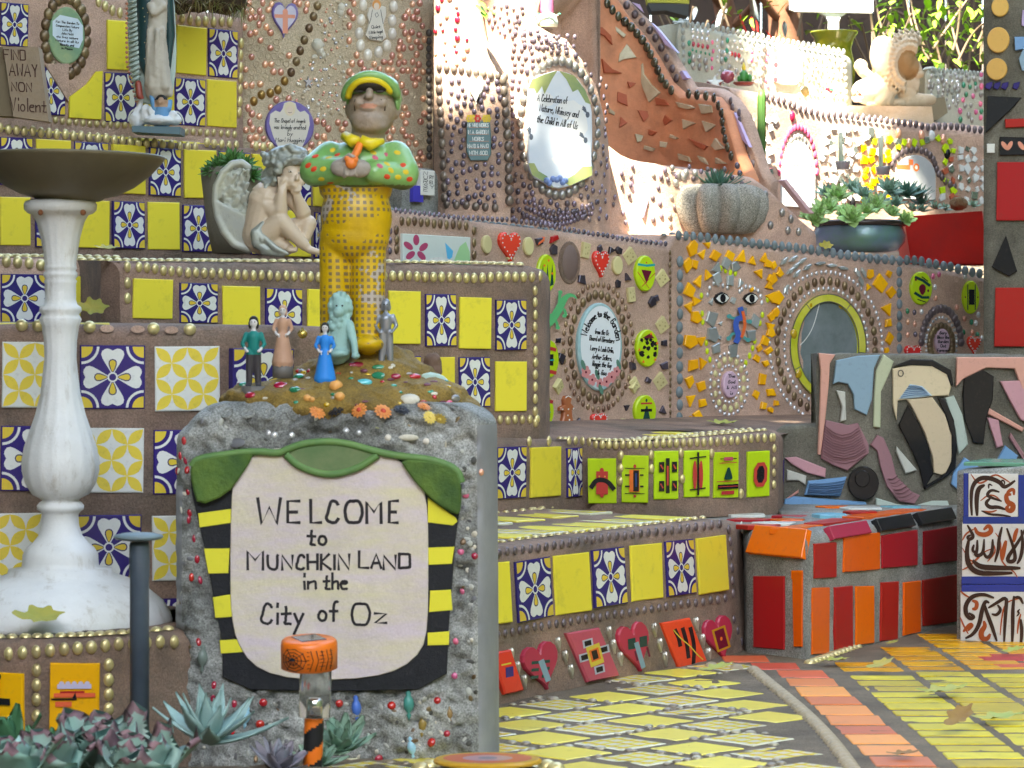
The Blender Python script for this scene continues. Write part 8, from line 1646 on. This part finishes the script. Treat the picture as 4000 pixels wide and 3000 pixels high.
# fallen leaves
lm1 = M('fallen_yellow', (.45, .34, .04), .6, dirt=.5, dscale=60, col2=(.30, .30, .05), dcol=(.16, .08, .02)); lm2 = M('fallen_green', (.30, .38, .06), .6, dirt=.4, dscale=60, col2=(.42, .36, .06), dcol=(.14, .10, .03)); lm3 = M('fallen_brown', (.20, .10, .03), .7, dirt=.4, dscale=60, col2=(.30, .18, .04))
def fallen(m, sx, sy, curl):
    bm = bmesh.new(); o_ = chaikin([(-1, 0), (-.7, .35), (-.35, .25), (-.2, .75), (.15, .45), (.5, .6), (.55, .2), (1, 0), (.6, -.2), (.5, -.6), (.1, -.42), (-.25, -.7), (-.35, -.25), (-.7, -.35)], 1, True); c = bm.verts.new((0, 0, 0)); v = [bm.verts.new((x*sx, y*sy, curl*(x*x*.55+y*y*.9)*max(sx, sy)+uni(-.03, .03)*sx)) for x, y in o_]
    for i in range(len(v)): bm.faces.new((c, v[i], v[(i+1) % len(v)])).smooth = True
    me = bpy.data.meshes.new('blade'); bm.to_mesh(me); bm.free(); me.materials.append(m); return me
for i, (px, py, z, m, s_, tz, ty, lab) in enumerate(((3680, 2700, 0.012, lm2, .055, .2, .15, 'large yellow green fallen leaf lying flat on the yellow strips'), (3745, 2800, .03, lm3, .042, .9, .7, 'curled brown fallen leaf standing up on the yellow strips'), (3900, 2805, .012, lm2, .055, .1, .1, 'pale green fallen leaf right of the curled brown leaf'), (3260, 2580, .012, lm2, .036, 0, .1, 'green fallen leaf by the gold beads at the foot of the red block'), (3440, 2595, .02, lm1, .034, .4, .5, 'yellow curled leaf on the amber strips'), (3485, 2510, .014, lm1, .018, .4, .3, 'tiny yellow leaf against the red block foot'), (3530, 2945, .01, lm3, .03, .2, .1, 'small brown fallen leaf on the joint beside the orange band'), (2800, 2610, .02, lm2, .04, .3, .3, 'yellow green leaf at the foot of the heart step'), (3960, 2540, .015, lm2, .03, .3, .3, 'small green leaf by the calligraphy pillar'))):
    q_ = floor_pt(px, py, z); link('fallen_leaf', fallen(m, s_, s_*.7, .35), None, Matrix.Translation(q_) @ Matrix.Rotation(tz, 4, 'Z') @ Matrix.Rotation(ty*.5, 4, 'X') @ Matrix.Rotation(-ty*.6, 4, 'Y'), label=lab, category='leaf', group='fallen leaves')
for px, py, Y, m, s_, rx, lab in ((150, 2410, 4.28, lm1, .045, .5, 'wide yellow leaf lying on the bench against the pedestal foot'), (360, 1200, 4.9, lm1, .033, 1.1, 'golden curled leaf by the white column on the upper tread'), (415, 970, 5.6, lm1, .028, .3, 'brown yellow leaf among gold beads behind the white column'), (3225, 958, 7.30, lm1, .024, 1.2, 'small yellow leaf standing before the glazed bowl'), (2820, 1655, 6.75, lm2, .045, .15, 'green leaf lying on the tread below the sun face')):
    link('fallen_leaf', fallen(m, s_, s_*.8, .4), None, Matrix.Translation(P(px, py, Y)) @ Matrix.Rotation(.4, 4, 'Z') @ Matrix.Rotation(rx, 4, 'X'), label=lab, category='leaf', group='fallen leaves')

# ------------------------------------------------------------------ behind: dark fence, trunks, twigs, leaves
random.seed(21)
hill = grid_sheet('hillside', -9, 9, 9.6, 30, 1.0, .6, soil, .15)
for v in hill.vertices: v.co.z = .75+max(0, v.co.y-9.6)*.16+noise.noise(v.co*.5)*.2
link('hillside', hill, None, None, kind='structure')
wood = M('dark_board', (.05, .03, .022), .85, dirt=.5, dscale=8, col2=(.03, .02, .016), streak=True, bump=.4)
fen = thing('board_fence', 'dark brown board fence behind the upper garden', 'fence', (2, 12.2, 1))
bme = PB(); bme.slab(rect(-.5, -.5, .5, .5), -.02, .02, wood, .03, .004); bme = bme.build('board')
for k in range(44): x = -2.2+k*.16; link('board', bme, fen, Matrix.Translation((x, 12.2+uni(-.01, .01), 2.0)) @ FR @ Matrix.Diagonal((.152, 2.8+uni(-.1, .1), 1, 1)))
link('rail', block([(2000, 200), (4000, 200), (4000, 245), (2000, 245)], 12.1, .05, wood), fen)
bark = M('red_bark', (.14, .06, .03), .85, dirt=.4, dscale=14, bump=.7, bscale=60, col2=(.20, .085, .045))
def trunk(label, pts, r0, r1, limbs):
    t = thing('tree', label, 'tree', P(pts[0][0], 330, pts[0][2])); link('trunk', tube([P(*p) for p in chaikin(pts, 2)], [r0+(r1-r0)*i/(len(chaikin(pts, 2))-1) for i in range(len(chaikin(pts, 2)))], bark, 14), t)
    for l in limbs: q_ = chaikin(l, 2); link('limb', tube([P(*p) for p in q_], [.022*(1-.6*i/len(q_)) for i in range(len(q_))], bark, 8), t)
    return t
t1 = trunk('red barked tree trunk rising behind the white post sign', [(3065, 400, 10.6), (3075, 150, 10.6), (3050, -80, 10.6), (3030, -400, 10.7)], .075, .05, [[(3070, 100, 10.6), (2990, 20, 10.5), (2930, -120, 10.4)], [(3062, 60, 10.6), (3140, -40, 10.4), (3230, -200, 10.3)], [(3055, 0, 10.6), (2960, -100, 10.6), (2860, -260, 10.5)]])
t2 = trunk('slanting brown tree trunk right of the hanging crate', [(2880, 320, 11), (2850, 120, 11), (2815, -30, 11), (2780, -300, 11)], .05, .035, [[(2850, 120, 11), (2930, 40, 10.9), (2990, -60, 10.8)], [(2830, 40, 11), (2760, -60, 10.9), (2700, -200, 10.9)]])
twm = M('dry_twig', (.16, .11, .07), .8, dirt=.3)
shrub = thing('twiggy_shrub', 'bare twiggy shrub with a few bright green leaves behind the lion', 'shrub', P(3600, 330, 9.9))
for k in range(26):
    x = uni(3380, 3860); y = uni(180, 320); Y = uni(9.7, 10.8); dx = uni(-160, 160); pts = chaikin([(x, y, Y), (x+dx*.4+uni(-30, 30), y-uni(80, 140), Y), (x+dx, y-uni(180, 420), Y+uni(-.2, .2))], 2); link('twig', tube([P(*p) for p in pts], [.006*(1-.6*i/len(pts)) for i in range(len(pts))], twm, 5), shrub)
for k in range(16):
    x = uni(2640, 3240); y = uni(140, 260); Y = uni(10, 10.9); dx = uni(-150, 150); pts = chaikin([(x, y, Y), (x+dx*.5, y-uni(60, 120), Y), (x+dx, y-uni(160, 300), Y)], 2); link('twig', tube([P(*p) for p in pts], .005, twm, 5), shrub)
bgl = leafmat('sunlit_leaf', (.16, .34, .02), (.26, .44, .04)); BGL = leaf_mesh(1, .5, .015, -.15, bgl, .6, 6)
for k in range(230):
    px, py = uni(3440, 3860), uni(-10, 260)
    if rnd() < .15: px, py = uni(2600, 3450), uni(-20, 120)
    link('leaf', BGL, shrub, Matrix.Translation(P(px, py, uni(9.6, 10.6))) @ Matrix.Rotation(uni(0, 6.3), 4, 'Z') @ Matrix.Rotation(uni(-.3, 1.1), 4, 'Y') @ Matrix.Scale(uni(.03, .06), 4))
for x, y, s_ in ((3410, 118, .085), (3345, 90, .05), (3690, 40, .06), (3620, 70, .055)): link('leaf', BGL, shrub, Matrix.Translation(P(x-30, y+10, 9.4)) @ Matrix.Rotation(uni(-.4, .4), 4, 'Z') @ Matrix.Rotation(-.3, 4, 'Y') @ Matrix.Scale(s_, 4))
crate = thing('dark_crate', 'dark slatted crate with a yellow edge hanging at the top behind the rib', 'crate', P(2610, 62, 9.6)); link('front', block([(2530, 12), (2692, 16), (2688, 64), (2600, 40), (2545, 44)], 9.6, .12, M('crate_dark', (.05, .05, .05), .7, dirt=.4)), crate); link('edge', block([(2520, -60), (2694, -60), (2692, 15), (2640, 12), (2530, 10)], 9.62, .1, M('crate_yellow', (.42, .38, .02), .5, dirt=.3)), crate)
wc = thing('wind_chime', 'red and silver hanging chime strips among the twigs behind the crystal wall', 'wind chime', P(2900, 100, 10.3))
for k in range(14):
    px, py = uni(2700, 3080), uni(-20, 130); m = random.choice((redp, redp, mirror, bark))
    link('strip', leaf_mesh(1, .35, .03, .1, m, .2, 5), wc, Matrix.Translation(P(px, py, uni(10.2, 10.5))) @ Matrix.Rotation(uni(0, 6), 4, 'Z') @ Matrix.Rotation(uni(.8, 1.6), 4, 'Y') @ Matrix.Scale(uni(.05, .11), 4))
# bright leaf by the shrine
gl2 = thing('leafy_sprig', 'bright green sunlit leaves at the very top beside the shrine', 'plant', P(1885, 40, 6.8))
for x, y, s_, a in ((1862, 20, .04, -.8), (1885, 44, .035, -1.2), (1900, 30, .03, -.4), (1875, 5, .035, -1.0)): link('leaf', BGL, gl2, Matrix.Translation(P(x, y, 6.72)) @ Matrix.Rotation(a, 4, 'Z') @ Matrix.Rotation(.6, 4, 'Y') @ Matrix.Scale(s_, 4))

# ------------------------------------------------------------------ unseen hedges added on both sides and behind the viewer to narrow skylight
hedm = leafmat('hedge_leaf', (.03, .07, .02), (.055, .10, .03))
def hedge(label, x0, y0, x1, y1, h, th):
    t = thing('hedge', label, 'hedge', ((x0+x1)/2, (y0+y1)/2, -.03)); bm = bmesh.new(); random.seed(int(x0*7+y1))
    L = math.hypot(x1-x0, y1-y0); d = Vector(((x1-x0)/L, (y1-y0)/L, 0)); n = Vector((d.y, -d.x, 0)); nx = int(L/.3); nz = int(h/.3); g = []
    for i in range(nx+1):
        row = []
        for j in range(nz*2+3):
            q = Vector((x0, y0, 0))+d*(L*i/nx)
            if j <= nz: q += Vector((0, 0, h*j/nz))
            elif j <= nz+2: q += Vector((0, 0, h))+n*(th*(j-nz)/2.)
            else: q += Vector((0, 0, h*(1-(j-nz-2)/nz)))+n*th
            q += n*(noise.noise(q*1.1)*.35)+Vector((0, 0, noise.noise(q*.8)*.3 if j > 1 else -.03)); row.append(bm.verts.new(q))
        g.append(row)
    for a, b in zip(g, g[1:]):
        for j in range(len(a)-1): bm.faces.new((a[j], b[j], b[j+1], a[j+1]))
    for k in range(5000):
        i = random.randrange(nx+1); j = random.randrange(nz*2+2); c = g[i][j].co+Vector((uni(-.2, .2), uni(-.2, .2), uni(-.2, .2))); u = Vector((uni(-1, 1), uni(-1, 1), uni(-1, 1))).normalized(); v = u.orthogonal().normalized(); s_ = uni(.06, .14)
        bm.faces.new([bm.verts.new(c+u*(x*s_)+v*(y*s_)) for x, y in ((-1, 0), (0, .5), (1, 0), (0, -.5))])
    me = bpy.data.meshes.new('foliage'); bm.to_mesh(me); bm.free(); me.materials.append(hedm); link('foliage', me, t)
hedge('tall dark hedge closing the garden on the left outside the picture', -4.2, 13, -4.2, -5, 4.4, -1.0)
hedge('tall dark hedge closing the garden on the right outside the picture', 5.4, -5, 5.4, 13, 6.0, -1.0)
hedge('tall dark hedge closing the garden behind the viewer', -4.2, -5.5, 5.4, -5.5, 4.0, 1.0)

# ------------------------------------------------------------------ unseen shade tree, crown gaps cut along sun rays to place the light patches
random.seed(4)
shade = thing('shade_tree', 'tall spreading shade tree standing outside the picture whose leaves dapple the sun', 'tree', (-6.5, -4.2, 0))
lit = [(P(1815, 120, 6.8), .12), (P(1760, 20, 6.85), .08), (P(1850, 215, 6.78), .09), (P(1860, 340, 6.78), .06), (P(2352, 300, 6.92), .06), (P(2382, 450, 7.0), .07), (P(2350, 870, 6.9), .06), (P(2450, 760, 7.15), .08), (P(2560, 730, 7.2), .08), (P(2480, 860, 7.2), .07), (P(2900, 740, 7.3), .06), (P(2320, 170, 6.9), .05), (P(2130, 110, 6.9), .07), (P(2010, 60, 6.9), .05),
       (P(3120, 280, 8.85), .16), (P(3260, 320, 9), .14), (P(3060, 230, 8.8), .09), (P(3150, 500, 8.2), .13), (P(3300, 560, 8.3), .15), (P(3120, 690, 8.2), .12), (P(3430, 430, 8.6), .08), (P(3450, 120, 8.9), .05), (P(3250, 20, 9.5), .16), (P(3380, 600, 8.4), .12), (P(3000, 420, 8.15), .08), (P(3700, 100, 10), .3), (P(2900, 60, 10.5), .22), (P(3600, 60, 9.8), .25)]
e1 = SUN.cross(Vector((0, 0, 1))).normalized(); e2 = SUN.cross(e1); c0 = P(1900, 900, 6.5)
holes = [((p-c0).dot(e1), (p-c0).dot(e2), r) for p, r in lit]
shl = leafmat('shade_leaf', (.05, .11, .03), (.08, .15, .04)); bm = bmesh.new(); DS = 7.5; cnt = 0
for k in range(36000):
    a, b = uni(-4.6, 4.6), uni(-7.2, 4.8)
    if (a/4.5)**2+((b+1.2)/5.9)**2 > 1+.12*noise.noise(Vector((a, b, 0))): continue
    s_ = uni(.12, .20)
    if any((a-x)**2+(b-y)**2 < (r+s_*.5-.05*(r < .075))**2 for x, y, r in holes): continue
    p = c0+e1*a+e2*b+SUN*(DS+uni(-.8, .8))
    n = (SUN+Vector((uni(-.8, .8), uni(-.8, .8), uni(-.8, .8)))).normalized(); u = n.orthogonal().normalized(); v = n.cross(u); t = uni(0, 6.3); u, v = u*math.cos(t)+v*math.sin(t), v*math.cos(t)-u*math.sin(t)
    bm.faces.new([bm.verts.new(p+u*x*s_+v*y*s_) for x, y in ((-1, 0), (-.3, .5), (.5, .4), (1, 0), (.5, -.4), (-.3, -.5))])
me = bpy.data.meshes.new('crown'); bm.to_mesh(me); bm.free(); me.materials.append(shl); link('crown', me, shade)
cc = c0+SUN*DS; base = Vector((-6.5, -4.2, 0))
link('trunk', tube([base, base+Vector((.2, .1, 2.5)), base+(cc-base)*.55+Vector((0, 0, .8)), cc+Vector((-1.5, -.6, .2))], [.28, .24, .18, .08], bark, 14), shade)
for k in range(7): q0 = base+(cc-base)*uni(.45, .6)+Vector((0, 0, .8)); q1 = cc+e1*uni(-3.5, 2.5)+e2*uni(-2.5, 2.5); link('limb', tube([q0, (q0+q1)/2+Vector((0, 0, .4)), q1], [.09, .06, .02], bark, 8), shade)
if 1:
    for n_, p_ in (('bg', P(3300, 100, 12)), ('lo', floor_pt(3500, 2900)), ('post', P(1290, 2200, 4.3)), ('left', P(0, 400, 6.3))): print('SUNPLANE', n_, (p_-c0).dot(e1), (p_-c0).dot(e2))
